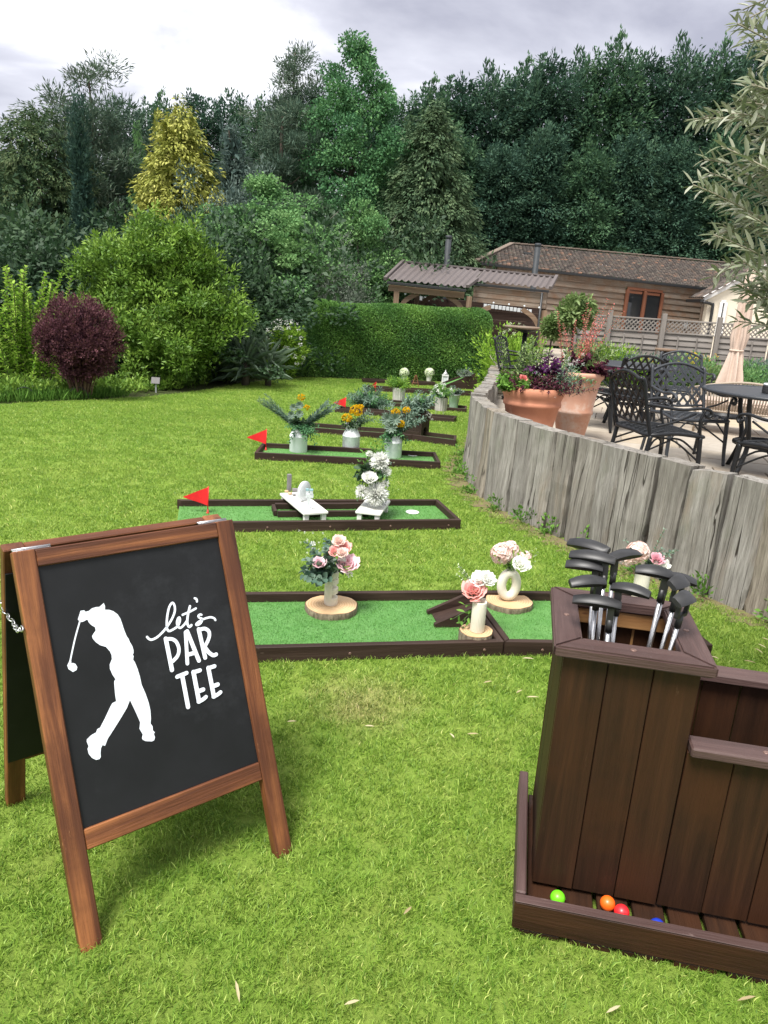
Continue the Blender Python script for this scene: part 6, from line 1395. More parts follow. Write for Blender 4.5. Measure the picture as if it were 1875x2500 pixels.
def brace(x, Y, z, dx, dz): 
    pts_ = spline([(x, Y, z - dz), (x + dx * .38, Y, z - dz * .42), (x + dx, Y, z)], 6)
    mb = MB()
    for a, b in zip(pts_, pts_[1:]):
        pass
    n = len(pts_); V = []; F = []
    for i, p in enumerate(pts_):
        t = (pts_[min(i + 1, n - 1)] - pts_[max(i - 1, 0)]).normalized(); q = Vector((-t.z, 0, t.x)) * .065
        for s_ in (1, -1):
            for y in (-.035, .035): V.append(GI @ (p + q * s_ + Vector((0, y, 0))))
    for i in range(n - 1):
        b = i * 4; F += [(b, b + 4, b + 5, b + 1), (b + 2, b + 3, b + 7, b + 6), (b, b + 2, b + 6, b + 4), (b + 1, b + 5, b + 7, b + 3)]
    F += [(0, 1, 3, 2), (4 * n - 4, 4 * n - 2, 4 * n - 1, 4 * n - 3)]
    mb.add(V, F); mb.build('brace', MAT['oak_post'], gaz)
brace(xs[0] + .07, 21.55, zl, .55, .5); brace(xs[2] - .07, 21.55, zl - .02, -.55, .5); brace(xs[2] + .08, 22.15, zr + .02, .62, .42); brace(xs[3] - .08, 22.15, zr + .02, -.55, .5); brace(xs[1] + .07, 22.9, zl, .5, .45)
wb = at(*q10(1330, 700), 24.4)
for k in range(8): gbar('back_board', (EL.x + .6, 24.5, -.3 + k * .27), (ER.x + .3, 24.5, -.3 + k * .27), .03, .265, 'edge_wood')
for k in range(13):
    p = at(*q10(915 + k * 31.5, 645 + k * 4.0), 24.4); gbar('daylight_square', (p.x - .05, 24.4, p.z - .06), (p.x + .05, 24.4, p.z - .06), .012, .12, 'acrylic')  # pale squares painted as daylight seen through the back lattice
for k in range(3): p = at(*q10(372 + k * 30, 583 + k * 3), 24.4); gbar('daylight_square', (p.x - .04, 24.4, p.z - .06), (p.x + .05, 24.4, p.z - .06), .012, .12, 'acrylic')
for px, py in ((240, 545), (320, 537), (440, 550), (565, 563), (695, 580), (985, 620), (1115, 633), (1245, 647), (1370, 660)):
    p = at(*q10(px, py), 21.5); bm = bmesh.new(); bmesh.ops.create_icosphere(bm, subdivisions=2, radius=.028); me = bpy.data.meshes.new('bulb'); bm.to_mesh(me); bm.free(); ob('bulb', me, MAT['acrylic'], gaz, GI @ T(p))
dp = at(*q10(1392, 560), 21.95); mb = MB(); mb.tube([GI @ Vector((dp.x, 21.95, ER.z - .1)), GI @ Vector((dp.x, 21.95, -.3))], .035, 10); mb.build('downpipe', MAT['gutter'], gaz)
def flue(px, ytop, Y, label, r=.095):
    p = at(px, ytop, Y); root = thing('flue_pipe', label, 'flue pipe', T(p.x, Y, -.36), 'flue pipes'); h = p.z + .36; mb = MB(); mb.tube([(0, 0, 0), (0, 0, h - .05)], r, 16); mb.build('pipe', MAT['flue'], root); mb = MB(); mb.lathe([(r, h - .10), (r * 1.18, h - .08), (r * 1.18, h - .03), (r * .9, h), (0, h)], 16); mb.build('cowl', MAT['flue'], root)
flue(1096, 575, 25.2, 'dark metal flue pipe at the left, against the conifers'); flue(1314, 594, 25.2, 'dark metal flue pipe in front of the barn roof')

# ------------------------------------------------------------------ barn
BEL = at(1172, 640, 27); BER = at(1740, 704, 29.5); BRL = at(1250, 597, 30.5); BRR = at(1740, 641, 32.5)
dB = (BER - BEL) / (BER - BEL).length; dR = (BRR - BRL) / (BRR - BRL).length; BER = BER + dB * 2.5; BRR = BRR + dR * 2.5
bo = Vector((BEL.x, BEL.y, -.36)); barn = thing('timber_barn', 'long weatherboarded barn with a mossy clay tile roof', 'barn', T(bo)); BI = T(-bo)
tiles(BEL + Vector((-.15, 0, 0)), BER, BRR, BRL, 74, 19, 'roof_tiles', MAT['tiles'], barn, BI, .035, 1, .012)
bkL = Vector((BEL.x + 1.6, BEL.y + 6.2, BEL.z)); tiles(bkL, BEL + Vector((-.15, 0.02, 0)), BRL, BRL + Vector((.01, .02, 0)), 22, 19, 'roof_tiles', MAT['tiles'], barn, BI, .035, 2, .012)
def bbar(name, a, b, W_, H_, mat, up=(0, 0, 1)): return board(name, BI @ Vector(a), BI @ Vector(b), W_, H_, MAT[mat], barn, up, .006)
# ridge and hip tiles
for (a, b, n_) in ((BRL, BRR, 36), (BEL + Vector((-.12, 0, .02)), BRL, 16)):
    for i in range(n_): bbar('ridge_tile', a.lerp(b, i / n_) + Vector((0, 0, .02)), a.lerp(b, (i + .96) / n_) + Vector((0, 0, .035)), .2, .05, 'tile_single')
nrmB = Vector((dB.y, -dB.x, 0)).normalized()
gut = lambda t, dz=0., o_=0.: BEL.lerp(BER, t) + nrmB * o_ + Vector((0, 0, dz))
bbar('gutter', gut(0, -.10, .10), gut(1, -.10, .10), .11, .08, 'gutter')
wl, wr = at(*q8(565, 275), 28.3), at(*q8(832, 300), 28.9)
LB = (BER - BEL).length; tl = (wl - BEL).dot(dB) / LB; tr = (wr - BEL).dot(dB) / LB
tEnd = (at(*q8(1160, 400), 29.4) - BEL).dot(dB) / LB
wall_o = -.22
zc_ = lambda t: gut(t).z
for k in range(12):
    dz = -.30 - .21 * k
    for a, b in (((.012, tl - .004), (tr + .004, tEnd)) if k * .21 < 2.0 and k > 0 else ((.012, tEnd),)): bbar('weatherboard', gut(a, dz, wall_o + .012 * (k % 2)), gut(b, dz, wall_o + .010 * (k % 2)), .05, .235, 'clad', Vector((0, 0, 1)) - nrmB * .20)
for k in range(12): bbar('weatherboard', gut(.012, -.30 - .21 * k, wall_o), bkL + Vector((0, 0, -.30 - .21 * k)), .05, .235, 'clad')
bbar('corner_board', gut(tEnd, -2.7, wall_o + .03), gut(tEnd, -.2, wall_o + .03), .14, .05, 'clad', nrmB)
wtop, wbot = -.36, -2.3
WO = wall_o + .02
wdz = [bbar('window_frame', gut(t, wbot, WO), gut(t, wtop, WO), .10, .09, 'brown_frame', nrmB) for t in (tl, tr, (tl + tr) / 2)]
bbar('window_frame', gut(tl, wtop, WO), gut(tr, wtop, WO), .09, .10, 'brown_frame')
for a, b in ((tl, (tl + tr) / 2), ((tl + tr) / 2, tr)):
    e_ = .06 / LB; bbar('casement', gut(a + e_ * 1.6, wtop - .12, WO - .01), gut(b - e_ * 1.6, wtop - .12, WO - .01), .05, .10, 'brown_frame'); bbar('casement', gut(a + e_ * 1.3, wbot, WO - .01), gut(a + e_ * 1.3, wtop - .03, WO - .01), .07, .05, 'brown_frame', nrmB)
    A_, B_ = gut(a, wbot, WO - .03), gut(b, wbot, WO - .03); V = [BI @ A_, BI @ B_, BI @ gut(b, wtop, WO - .03), BI @ gut(a, wtop, WO - .03)]; mb = MB(); mb.add(V, [(0, 1, 2, 3)]); mb.build('pane', MAT['glass'], barn, fix=False)
for px, py in (q8(300, 75), q8(1055, 150), (1286, 627)):
    Yv = 29.3 + (px - 1286) / 450 * 1.8; p = at(px, py, Yv); n3 = (BER - BEL).cross(BRL - BEL).normalized(); n3 = n3 if n3.z > 0 else -n3
    u_ = (p - BEL).dot(dB); 
    # foot of the vent on the roof plane
    p = p - n3 * ((p - BEL).dot(n3)); bbar('roof_vent', p - dB * .16 + n3 * .05, p + dB * .16 + n3 * .05, .22, .02, 'gutter', n3); bbar('vent_sill', p - dB * .22 - Vector((0, .16, .10)) + n3 * .04, p + dB * .22 - Vector((0, .16, .10)) + n3 * .04, .12, .03, 'white_frame', n3)
p = gut(tEnd - .7 / LB, -1.55, wall_o + .1); bbar('wall_lamp', p, p + Vector((0, 0, .26)), .12, .10, 'zinc', nrmB)
# ------------------------------------------------------------------ cream house at the right
HY = 27.0
h0 = at(*q8(1175, 350), HY); hx = h0.x; hz = h0.z; house = thing('cream_house', 'cream rendered house with white verge boards at the right edge', 'house', T(hx, HY, -.36)); HI = T(-hx, -HY, .36)
tp = at(*q8(1440, 215), HY)
sl = (tp.z - hz) / (tp.x - hx)
mb = MB(); mb.prism([(0, 0), (6, 0), (6, hz + .36 + sl * 3.4), (3.4, hz + .36 + sl * 3.4), (0, hz + .30)], -.25, 0, Matrix(((1, 0, 0, 0), (0, 0, -1, 0), (0, 1, 0, 0), (0, 0, 0, 1)))); mb.build('wall', MAT['render'], house)
def hbar(name, a, b, W_, H_, mat, up=(0, 0, 1)): return board(name, HI @ Vector(a), HI @ Vector(b), W_, H_, MAT[mat], house, up, .006)
hbar('verge_board', (hx - .15, HY - .06, hz - .15 * sl - .06), (hx + 3.4, HY - .06, hz + sl * 3.4 - .06), .05, .16, 'white_frame')
tiles(Vector((hx - .25, HY - .22, hz - .25 * sl + .14)), Vector((hx - .25, HY + 1.2, hz - .25 * sl + .14)), Vector((hx + 3.4, HY + 1.2, hz + sl * 3.4 + .14)), Vector((hx + 3.4, HY - .22, hz + sl * 3.4 + .14)), 8, 16, 'roof_tiles', MAT['tiles'], house, HI, .035, 4, .01)
bar_ = hbar('gutter', (hx - .3, HY - .25, hz - .30 * sl - .02), (hx - .3, HY + 1.1, hz - .3 * sl - .02), .12, .1, 'gutter')
d0 = at(*q8(1225, 400), HY - .1); d1 = at(*q8(1195, 552), HY - .1)
mb = MB(); mb.tube(spline([HI @ Vector((hx - .25, HY - .22, hz - .2)), HI @ Vector((hx + .1, HY - .1, hz - .25)), HI @ Vector((d0.x - .05, HY - .1, hz - .45)), HI @ Vector((d0.x - .05, HY - .1, .0))], 4), .05, 10); mb.build('downpipe', MAT['gutter'], house)
w0 = at(*q8(1272, 420), HY - .05); w1 = at(*q8(1310, 420), HY - .05); hbar('window_frame', (w0.x, HY - .04, 1.2), (w0.x, HY - .04, w0.z + .1), .1, .08, 'white_frame', (0, -1, 0)); hbar('window_frame', (w1.x, HY - .04, 1.2), (w1.x, HY - .04, w0.z + .1), .1, .08, 'white_frame', (0, -1, 0)); hbar('window_frame', (w0.x, HY - .04, w0.z + .08), (w1.x, HY - .04, w0.z + .08), .09, .09, 'white_frame'); hbar('pane', (w0.x, HY - .02, 1.2), (w1.x, HY - .02, 1.2), .02, w0.z - 1.1, 'glass')

# ------------------------------------------------------------------ hedge
HA, HB_ = Vector((-2.75, 19.55, -.36)), Vector((2.75, 21.2, -.36)); hd = (HB_ - HA).normalized(); hn = Vector((hd.y, -hd.x, 0)); HL = (HB_ - HA).length; HD, HH = 1.1, 1.96
hedge = thing('clipped_hedge', 'long clipped dark green hedge with rounded top at the end of the lawn', 'hedge', T(HA) @ RZ(math.atan2(hd.y, hd.x)))
r = np.random.default_rng(77); lv = Leaves(77)
def hedge_pts(n):
    P = []; Nn = []
    k = r.random(n); u = r.random(n) * HL; z = r.random(n) * HH; y = r.random(n) * HD
    pr = np.array([HL * HH, HL * HD, HD * HH, HD * HH, HL * HH * .25]); c = r.choice(5, n, p=pr / pr.sum())
    P = np.stack([np.where(c == 2, 0, np.where(c == 3, HL, u)), np.where(c == 0, 0, np.where(c == 4, HD, y)), np.where(c == 1, HH, z)], 1)
    Nn = np.array([[0, -1, 0], [0, 0, 1], [-1, 0, 0], [1, 0, 0], [0, 1, 0]])[c]
    # round the edges: project towards inner rounded box
    rad = .42; lo = np.array([rad * 1.7, rad, 0]); hi = np.array([HL - rad, HD - rad, HH - rad]); Q = np.clip(P, lo, hi); d = P - Q; L_ = np.linalg.norm(d, axis=1, keepdims=True); P2 = Q + d / np.maximum(L_, 1e-6) * np.minimum(L_, np.where(P[:, :1] < rad * 1.7, rad * 1.2, rad)); Nr = np.where(L_ > 1e-6, d / np.maximum(L_, 1e-6), Nn)
    lean = np.clip(1 - P2[:, :1] / 1.0, 0, 1) * .75 * (P2[:, 2:3] / HH) ** 2
    P2 = P2 + np.concatenate([lean, 0 * lean, -.06 * lean], 1)
    und = .035 * np.sin(P2[:, :1] * 2.3 + 1) + .03 * np.sin(P2[:, 2:3] * 4 + P2[:, :1] * 1.3); return P2 + Nr * und, Nr
P, Nr = hedge_pts(135000); k = len(P)
lv.put(P - Nr * r.random((k, 1)) ** 1.5 * .14, Nr * .7 + r.normal(size=(k, 3)) * .6 + np.array([0, 0, .35]), Nr + r.normal(size=(k, 3)) * .6, r.uniform(.03, .055, k), r.uniform(.018, .030, k), np.clip(.5 * r.random(k) + .25 + .25 * np.sin(P[:, 0] * 3.1) * np.sin(P[:, 2] * 4.3 + P[:, 0]), 0, 1))
lv.build('foliage', LM['hedge'], hedge)
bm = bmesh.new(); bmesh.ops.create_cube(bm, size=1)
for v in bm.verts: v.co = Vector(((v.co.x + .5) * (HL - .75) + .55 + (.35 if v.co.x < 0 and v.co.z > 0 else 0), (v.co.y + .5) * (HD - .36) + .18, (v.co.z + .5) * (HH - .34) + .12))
bmesh.ops.bevel(bm, geom=list(bm.edges), offset=.24, segments=3, affect='EDGES'); me = bpy.data.meshes.new('core'); bm.to_mesh(me); bm.free(); ob('filler_core', me, plain('dark_filler', (.012, .018, .008), (.02, .022, .012), 30, .95, .5), hedge)  # opaque dark core added behind the leaves so nothing shows through
for i in range(16): mb = MB(); x = .4 + i * (HL - .6) / 16 + r.random() * .2; mb.tube([(x, .16, 0), (x + .1 * r.normal(), .2, .35)], .02, 6); mb.build('stem', MAT['grey_bark'], hedge)

# ------------------------------------------------------------------ trees
GB = -.36
def conifer_mesh(seed, H, Rb, prof, n, per, ln, spread, L, W, out=.8, up=.5, droop=.25, depth=.35, z0=.0, lob=.12, inner=2600, leaders=6, jitter=.12, t0=0., t1=1.):
    lv = Leaves(seed); r = lv.r
    P, O = env_points(r, n, lambda z: Rb * prof(z / H), z0 * H, H * .985, depth, jitter, lob)
    P[:, :2] -= O[:, :2] * ln * .55
    D = O * out + np.array([0, 0, up]) + r.normal(size=O.shape) * .28; lv.spray(P, D, per, ln * r.uniform(.7, 1.3, n), spread, L, W, droop, t0=t0, t1=t1)
    if leaders:
        k = leaders; a = r.random(k) * 6.28; q = r.random(k) ** .7 * Rb * .55; zt = np.array([H * (1 - .10 * (x / Rb) * 2 - .03 * r.random()) for x in q]); Pl = np.stack([q * np.cos(a), q * np.sin(a), zt - .5], 1); Dl = np.stack([.12 * r.normal(size=k), .12 * r.normal(size=k), np.ones(k)], 1); lv.spray(Pl, Dl, int(per * 1.1), ln * 1.3, .10, L, W, -.1, t0=t0, t1=t1)
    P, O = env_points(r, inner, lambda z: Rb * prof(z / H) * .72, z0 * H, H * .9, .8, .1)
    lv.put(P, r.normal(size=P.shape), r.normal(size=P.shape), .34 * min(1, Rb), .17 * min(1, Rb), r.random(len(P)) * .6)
    return lv.mesh('crown')
def place_tree(name, label, cat, me, trunk, mat, px, py, Y, H, base=GB, scale=(1, 1, 1), group=None, yaw=0., bark='bark'):
    p = at(px, py, Y); s = (p.z - base) / H
    root = thing(name, label, cat, T(p.x, Y, base) @ RZ(yaw) @ SC(scale[0], scale[1], s), group)
    o = ob('crown', me, LM[mat] if isinstance(mat, str) else mat, root)
    if trunk: ob('trunk', trunk, MAT[bark], root)
    return root
leyl_prof = lambda t: (1 - max(0, t) ** 2.6) ** .75 * .9 + .08
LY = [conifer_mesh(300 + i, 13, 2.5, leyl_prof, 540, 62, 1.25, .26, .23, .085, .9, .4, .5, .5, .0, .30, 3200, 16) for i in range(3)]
tk = trunk_mesh(9.5, .28, .06, seed=2, wob=.01); tk9 = trunk_mesh(6.8, .22, .05, seed=2, wob=.01)
row = [(968, 232, 38.5), (1052, 188, 38.0), (1128, 168, 39.0), (1205, 150, 38.0), (1282, 138, 39.5), (1350, 112, 38.0), (1425, 118, 40.0), (1508, 76, 38.5), (1590, 108, 39.5), (1675, 84, 38.5), (1765, 92, 39.5), (1855, 78, 38.5), (1945, 92, 39.5)]
ords = ['leftmost', 'second', 'third', 'fourth', 'fifth', 'sixth', 'seventh', 'eighth', 'ninth', 'tenth', 'eleventh', 'twelfth', 'last']
for i, (px, py, Y) in enumerate(row):
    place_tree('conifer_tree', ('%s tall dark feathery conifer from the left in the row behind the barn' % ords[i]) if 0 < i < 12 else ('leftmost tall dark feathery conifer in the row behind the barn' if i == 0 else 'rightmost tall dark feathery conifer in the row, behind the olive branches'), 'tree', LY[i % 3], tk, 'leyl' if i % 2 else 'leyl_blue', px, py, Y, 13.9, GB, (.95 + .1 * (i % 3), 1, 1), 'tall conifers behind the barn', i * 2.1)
# second, lower layer in front of them, so the row has depth
for i, (px, py, Y) in enumerate([(1120, 300, 35.5), (1235, 330, 35), (1340, 290, 35.5), (1450, 340, 35.2), (1560, 300, 36), (1670, 330, 36), (1790, 300, 36)]):
    place_tree('conifer_tree', ['shorter dark conifer just right of the olive green cone', 'shorter dark conifer above the left end of the barn roof', 'shorter dark conifer above the second flue pipe', 'shorter dark conifer above the middle of the barn roof', 'shorter dark conifer above the barn window', 'shorter dark conifer left of the olive branches', 'shorter dark conifer behind the olive branches'][i], 'tree', LY[(i + 1) % 3], tk, 'leyl_blue' if i % 2 else 'leyl', px, py, Y, 13.9, GB, (.8, .8, 1), 'shorter conifers in front of the tall row', i * 1.3 + 1)
for i, (px, py, Y) in enumerate([(300, 236, 37), (390, 222, 38), (480, 208, 37), (570, 214, 38), (640, 235, 37), (-40, 330, 38), (60, 340, 37), (180, 300, 38), (760, 270, 38), (930, 265, 37)]):
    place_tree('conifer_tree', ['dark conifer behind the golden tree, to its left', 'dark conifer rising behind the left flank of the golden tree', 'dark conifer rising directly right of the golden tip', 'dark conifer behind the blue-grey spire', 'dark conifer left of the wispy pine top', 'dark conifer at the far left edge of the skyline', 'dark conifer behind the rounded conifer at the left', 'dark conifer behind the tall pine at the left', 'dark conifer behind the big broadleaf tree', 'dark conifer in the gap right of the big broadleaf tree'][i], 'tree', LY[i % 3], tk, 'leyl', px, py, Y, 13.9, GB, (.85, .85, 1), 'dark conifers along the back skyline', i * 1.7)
# rounded dark conifer, far left
me = conifer_mesh(401, 9, 2.6, lambda t: (1 - max(0, t) ** 2.2) ** .6, 760, 44, .7, .22, .17, .045, .9, -.1, .5, .3, .0, .1, 2600, 2)
place_tree('conifer_tree', 'rounded dark green conifer with drooping sprays at the far left', 'tree', me, tk9, 'dark_con', 85, 252, 27, 9, scale=(.98, .98, 1))
# Scots pine, tall and open
def pine_mesh(seed, H, Rb, z0, n, clump=.75, per=230):
    lv = Leaves(seed); r = lv.r; P, O = env_points(r, n, lambda z: Rb * (.55 + .45 * math.sin(min(1, max(0, (z / H - z0) / (1 - z0))) * math.pi)) * (1 - .35 * (z / H) ** 4), z0 * H, H, .75, .15, .3)
    lv.blob(P, clump * r.uniform(.6, 1.25, n), per, .24, .045, .55, 1.0, .55, .2); return lv.mesh('crown')
def limbs(seed, h0, h1, n, ln, up, rr): 
    rg_ = random.Random(seed); return [(h0 + (h1 - h0) * i / n, rg_.uniform(0, 6.28), ln * rg_.uniform(.6, 1.1), up * rg_.uniform(.4, 1.3), rr * (1 - .5 * i / n)) for i in range(n)]
place_tree('pine_tree', 'tall open grey-green pine standing above the trees at the left', 'tree', pine_mesh(402, 11, 2.3, .22, 130), trunk_mesh(10.5, .22, .03, limbs(3, 3, 10, 16, 2.0, .25, .08), 3, .012), 'pine', 215, 158, 29, 11, scale=(.92, .92, 1))
place_tree('pine_tree', 'slim wispy pine top beside the big broadleaf tree', 'tree', pine_mesh(403, 12.5, 1.55, .45, 66), trunk_mesh(12.2, .22, .03, limbs(4, 5, 11.5, 15, 1.4, .3, .07), 4, .01), 'pine', 724, 108, 31, 12.5, scale=(.8, .8, 1))
place_tree('pine_tree', 'brownish grey pine below the wispy top, left of the broadleaf tree', 'tree', pine_mesh(404, 9, 2.2, .2, 90), trunk_mesh(8.8, .22, .05, limbs(5, 2, 8, 12, 1.8, .3, .07), 5, .012), 'pine', 690, 270, 28.5, 9, scale=(.85, .85, 1))
# narrow cypress
me = conifer_mesh(405, 7, .62, lambda t: (1 - max(0, t) ** 3) ** .8 * (.75 + .25 * math.sin(t * 3)), 300, 46, .75, .10, .16, .04, .22, 1.0, -.05, .4, .0, .1, 1200, 1)
place_tree('cypress_tree', 'narrow dark columnar cypress at the left', 'tree', me, trunk_mesh(6, .09, .03, seed=6), 'cypress', 190, 268, 24, 7, scale=(.85, .85, 1))
# golden conifer
me = conifer_mesh(406, 7.5, 2.1, lambda t: (1 - max(0, t)) ** .72 * 1.02 + .02, 900, 38, .55, .24, .14, .05, .95, -.05, .75, .14, .0, .06, 2600, 1, .05)
place_tree('golden_conifer', 'golden yellow cone shaped conifer standing out among the dark trees', 'tree', me, trunk_mesh(7, .15, .03, seed=7), 'gold', 440, 242, 25, 7.5, scale=(1.12, 1.12, 1))
# blue-grey conifers
me = conifer_mesh(407, 6.5, 1.25, lambda t: (1 - max(0, t)) ** .85 + .03, 300, 40, .6, .22, .16, .04, .9, .2, .3, .3, .0, .2, 1400, 2)
place_tree('conifer_tree', 'slim blue-grey conifer spire right of the golden one', 'tree', me, trunk_mesh(6, .1, .02, seed=8), 'blue_con', 572, 272, 26, 6.5)
lv = Leaves(408); C_ = lv.r.normal(size=(70, 3)) * np.array([.75, .6, .8]) + np.array([0, 0, 2.2]); lv.blob(C_, .45, 150, .11, .04, .8, .9, .2, .4); 
place_tree('shrub', 'blue-grey evergreen bush below the slim spire', 'shrub', lv.mesh('crown'), trunk_mesh(2.5, .08, .03, limbs(9, .8, 2.3, 6, .8, .6, .03), 9), 'blue_con', 560, 400, 23.5, 4.0)
# broadleaf trees
def broad_mesh(seed, H, Rx, z0, nb, rad, per, L, W, shape=None, squash=.65, six=False, droop=0., lob=.2):
    lv = Leaves(seed); r = lv.r; shape = shape or (lambda t: math.sin(min(1, max(0, t)) ** .75 * math.pi) ** .6)
    P, O = env_points(r, nb, lambda z: Rx * max(.08, shape((z - z0 * H) / (H * (1 - z0)))), z0 * H, H - rad * .4, .55, .08, lob)
    P[:, :2] -= O[:, :2] * rad * .6
    lv.blob(P, rad * r.uniform(.6, 1.3, nb), per, L, W, squash, .75, .25 - droop, .5, six=six); return lv.mesh('crown')
me = broad_mesh(410, 12, 3.0, .10, 230, .62, 300, .125, .08)
place_tree('broadleaf_tree', 'big dark green broadleaf tree, tallest in the middle of the skyline', 'tree', me, trunk_mesh(9, .3, .08, limbs(10, 2, 8, 14, 2.2, .8, .1), 10), 'decid', 868, 92, 29.5, 12, scale=(.86, .86, 1))
me = broad_mesh(411, 6, 2.4, .06, 200, .46, 260, .09, .058)
place_tree('broadleaf_tree', 'soft green rounded tree behind the yucca, left of the hedge', 'tree', me, trunk_mesh(4.5, .13, .04, limbs(11, .8, 4, 14, 1.8, .7, .05), 11), 'mid', 648, 432, 22.6, 6, scale=(1.1, 1.0, 1), bark='grey_bark')
me2 = broad_mesh(412, 5, 1.7, .06, 140, .40, 230, .09, .058)
place_tree('broadleaf_tree', 'light green small tree between the soft green tree and the olive green cone', 'tree', me2, trunk_mesh(4, .1, .03, limbs(12, .8, 3.6, 10, 1.3, .8, .04), 12), 'mid', 885, 488, 24, 5, scale=(.9, .9, 1), bark='grey_bark')
me = conifer_mesh(413, 8, 1.95, lambda t: (1 - max(0, t) ** 1.35) ** .85 + .02, 1150, 48, .6, .2, .125, .05, .85, -.35, .7, .10, .0, .05, 3200, 1, .035)
place_tree('conifer_tree', 'olive green cone shaped conifer left of the barn', 'tree', me, trunk_mesh(7, .15, .03, seed=13), 'olive_con', 1062, 246, 28, 8, scale=(1.36, 1.3, 1))
lv = Leaves(414); C_ = lv.r.normal(size=(60, 3)) * np.array([.42, .4, .55]) + np.array([0, 0, 1.3]); lv.blob(C_, .28, 110, .08, .025, 1.1, .8, .5, .4)
place_tree('shrub', 'silvery grey shrub rising behind the left end of the hedge', 'shrub', lv.mesh('crown'), trunk_mesh(1.6, .05, .02, limbs(14, .3, 1.4, 6, .5, 1.2, .02), 14), 'silver', 842, 600, 21.6, 2.75)
place_tree('shrub', 'small copper leaved tree left of the golden conifer', 'tree', me2, None, 'red', 335, 295, 33, 5, scale=(.35, .35, 1))
# big shrubs near the lawn
def dome(t): return (1 - abs(2 * t - .85) ** 2.6 if t < 1 else 0) if t > .0 else .3
lv = Leaves(420); r = lv.r; Cs = []
for (x_, y_, z_, R_, n_) in ((0, 0, 1.35, 1.55, 150), (-.85, .1, 2.5, .85, 60), (.25, 0, 2.85, .95, 75), (1.0, -.1, 1.75, 1.05, 75), (-1.25, 0, 1.25, .9, 60), (.75, .1, 2.4, .7, 40), (.4, -.6, 1.0, 1.1, 60)): Cs.append(np.array([x_, y_, z_]) + unit(r.normal(size=(n_, 3))) * R_ * r.uniform(.45, .98, (n_, 1)) * np.array([1, 1, .92]))
Cs = np.concatenate(Cs); Cs = Cs[Cs[:, 2] > .25]; lv.blob(Cs, .27 * r.uniform(.7, 1.3, len(Cs)), 110, .095, .040, .55, .7, .35, .35, t0=0, t1=.8)
lv.spray(Cs + np.array([0, 0, .1]), np.stack([.5 * r.normal(size=len(Cs)), .5 * r.normal(size=len(Cs)), np.ones(len(Cs)) * .9], 1), 26, .34, .25, .10, .036, .1, t0=.45, t1=1.); me = lv.mesh('crown')  # upright tip sprays get a paler tint: top light put into leaf colour
place_tree('large_shrub', 'large bright green evergreen shrub behind the purple bush', 'shrub', me, trunk_mesh(2.6, .12, .04, limbs(21, .5, 2.2, 10, 1.3, .9, .05), 21), 'shrub', 372, 492, 16.3, 4.0, scale=(1.0, .95, 1), base=-.4)
lv = Leaves(421); r = lv.r; st = MB()
for i in range(46):
    a = r.random() * 6.28; d = np.array([math.cos(a) * .32, math.sin(a) * .32, 1.]); stem(lv, st, (.45 * r.normal(), .4 * r.normal(), 0), d, r.uniform(1.5, 2.35), 40, .12, .085, (0, 0, -.03), 0, 1, spread=.9, r=.008)
root = thing('leafy_shrub', 'lime green shrub of upright leafy stems at the left edge', 'shrub', T(at(50, 900, 13.6).x, 13.6, gz(13.6))); lv.build('crown', LM['lime'], root); st.build('stems', MAT['bark'], root, fix=False)
# purple barberry
lv = Leaves(422); r = lv.r; C_ = unit(r.normal(size=(190, 3))) * (r.random((190, 1)) ** .4) * np.array([.60, .60, .60]) + np.array([0, 0, .95]); C_ = C_[C_[:, 2] > .32]; C_ += .06 * r.normal(size=C_.shape); lv.blob(C_, .16 * r.uniform(.7, 1.3, len(C_)), 170, .052, .026, .95, .95, .35, .3)
k = 620; o = unit(r.normal(size=(k, 3)) * np.array([1, 1, .8]) + np.array([0, 0, .35])) * r.uniform(.86, 1.10, (k, 1)); lv.spray(o * np.array([.62, .62, .62]) + np.array([0, 0, .95]), o + np.array([0, 0, .7]), 14, .16, .12, .045, .02, 0, t0=.4, t1=1.)
pb = gnd(213, 968); pur = thing('purple_shrub', 'round purple barberry bush on bare stems at the lawn edge', 'shrub', T(pb.x + .10, 12.62, gz(12.62)) @ SC(.93, .93, .99)); lv.build('crown', LM['purple'], pur)
mb = MB()
for i in range(44):
    a = r.random() * 6.28; q = r.random() ** .5; mb.tube(spline([(.16 * q * math.cos(a), .16 * q * math.sin(a), -.03), (.24 * q * math.cos(a), .24 * q * math.sin(a), .3), (.5 * q * math.cos(a), .5 * q * math.sin(a), .85)], 3), [.012] * 4 + [.008] * 3, 5)
o = mb.build('stems', wood('barberry_stem', [(.10, .06, .035), (.17, .11, .065), (.25, .17, .11)], 20, .1, .8, .4, axis=2), pur, fix=False)
# yucca
lv = Leaves(423); r = lv.r
for (cx_, cy_, n_, h_) in ((0, 0, 90, .75), (.45, .1, 60, .62), (-.35, .2, 50, .7)):
    a = r.random(n_) * 6.28; el = r.uniform(-.2, 1.3, n_); D = np.stack([np.cos(a) * np.cos(el), np.sin(a) * np.cos(el), np.sin(el)], 1); P = np.array([cx_, cy_, .42]) + D * .05 + np.stack([0 * a, 0 * a, r.uniform(-.25, .25, n_)], 1); lv.put(P, D, np.array([0, 0, 1.]) + .3 * r.normal(size=(n_, 3)), h_ * r.uniform(.75, 1.1, n_), .055, r.random(n_), six=True, curl=.22)
p = gnd(612, 938); root = thing('yucca', 'spiky dark green yucca with sword leaves left of the hedge', 'plant', T(at(600, 900, 16.9).x, 16.9, gz(16.9)) @ SC(1.1)); lv.build('sword_leaves', LM['yucca'], root); mb = MB(); mb.tube([(0, 0, 0), (0, 0, .5)], [.09, .07], 8); mb.tube([(.45, .1, 0), (.45, .1, .45)], [.07, .06], 8); mb.build('trunk', MAT['bark'], root)
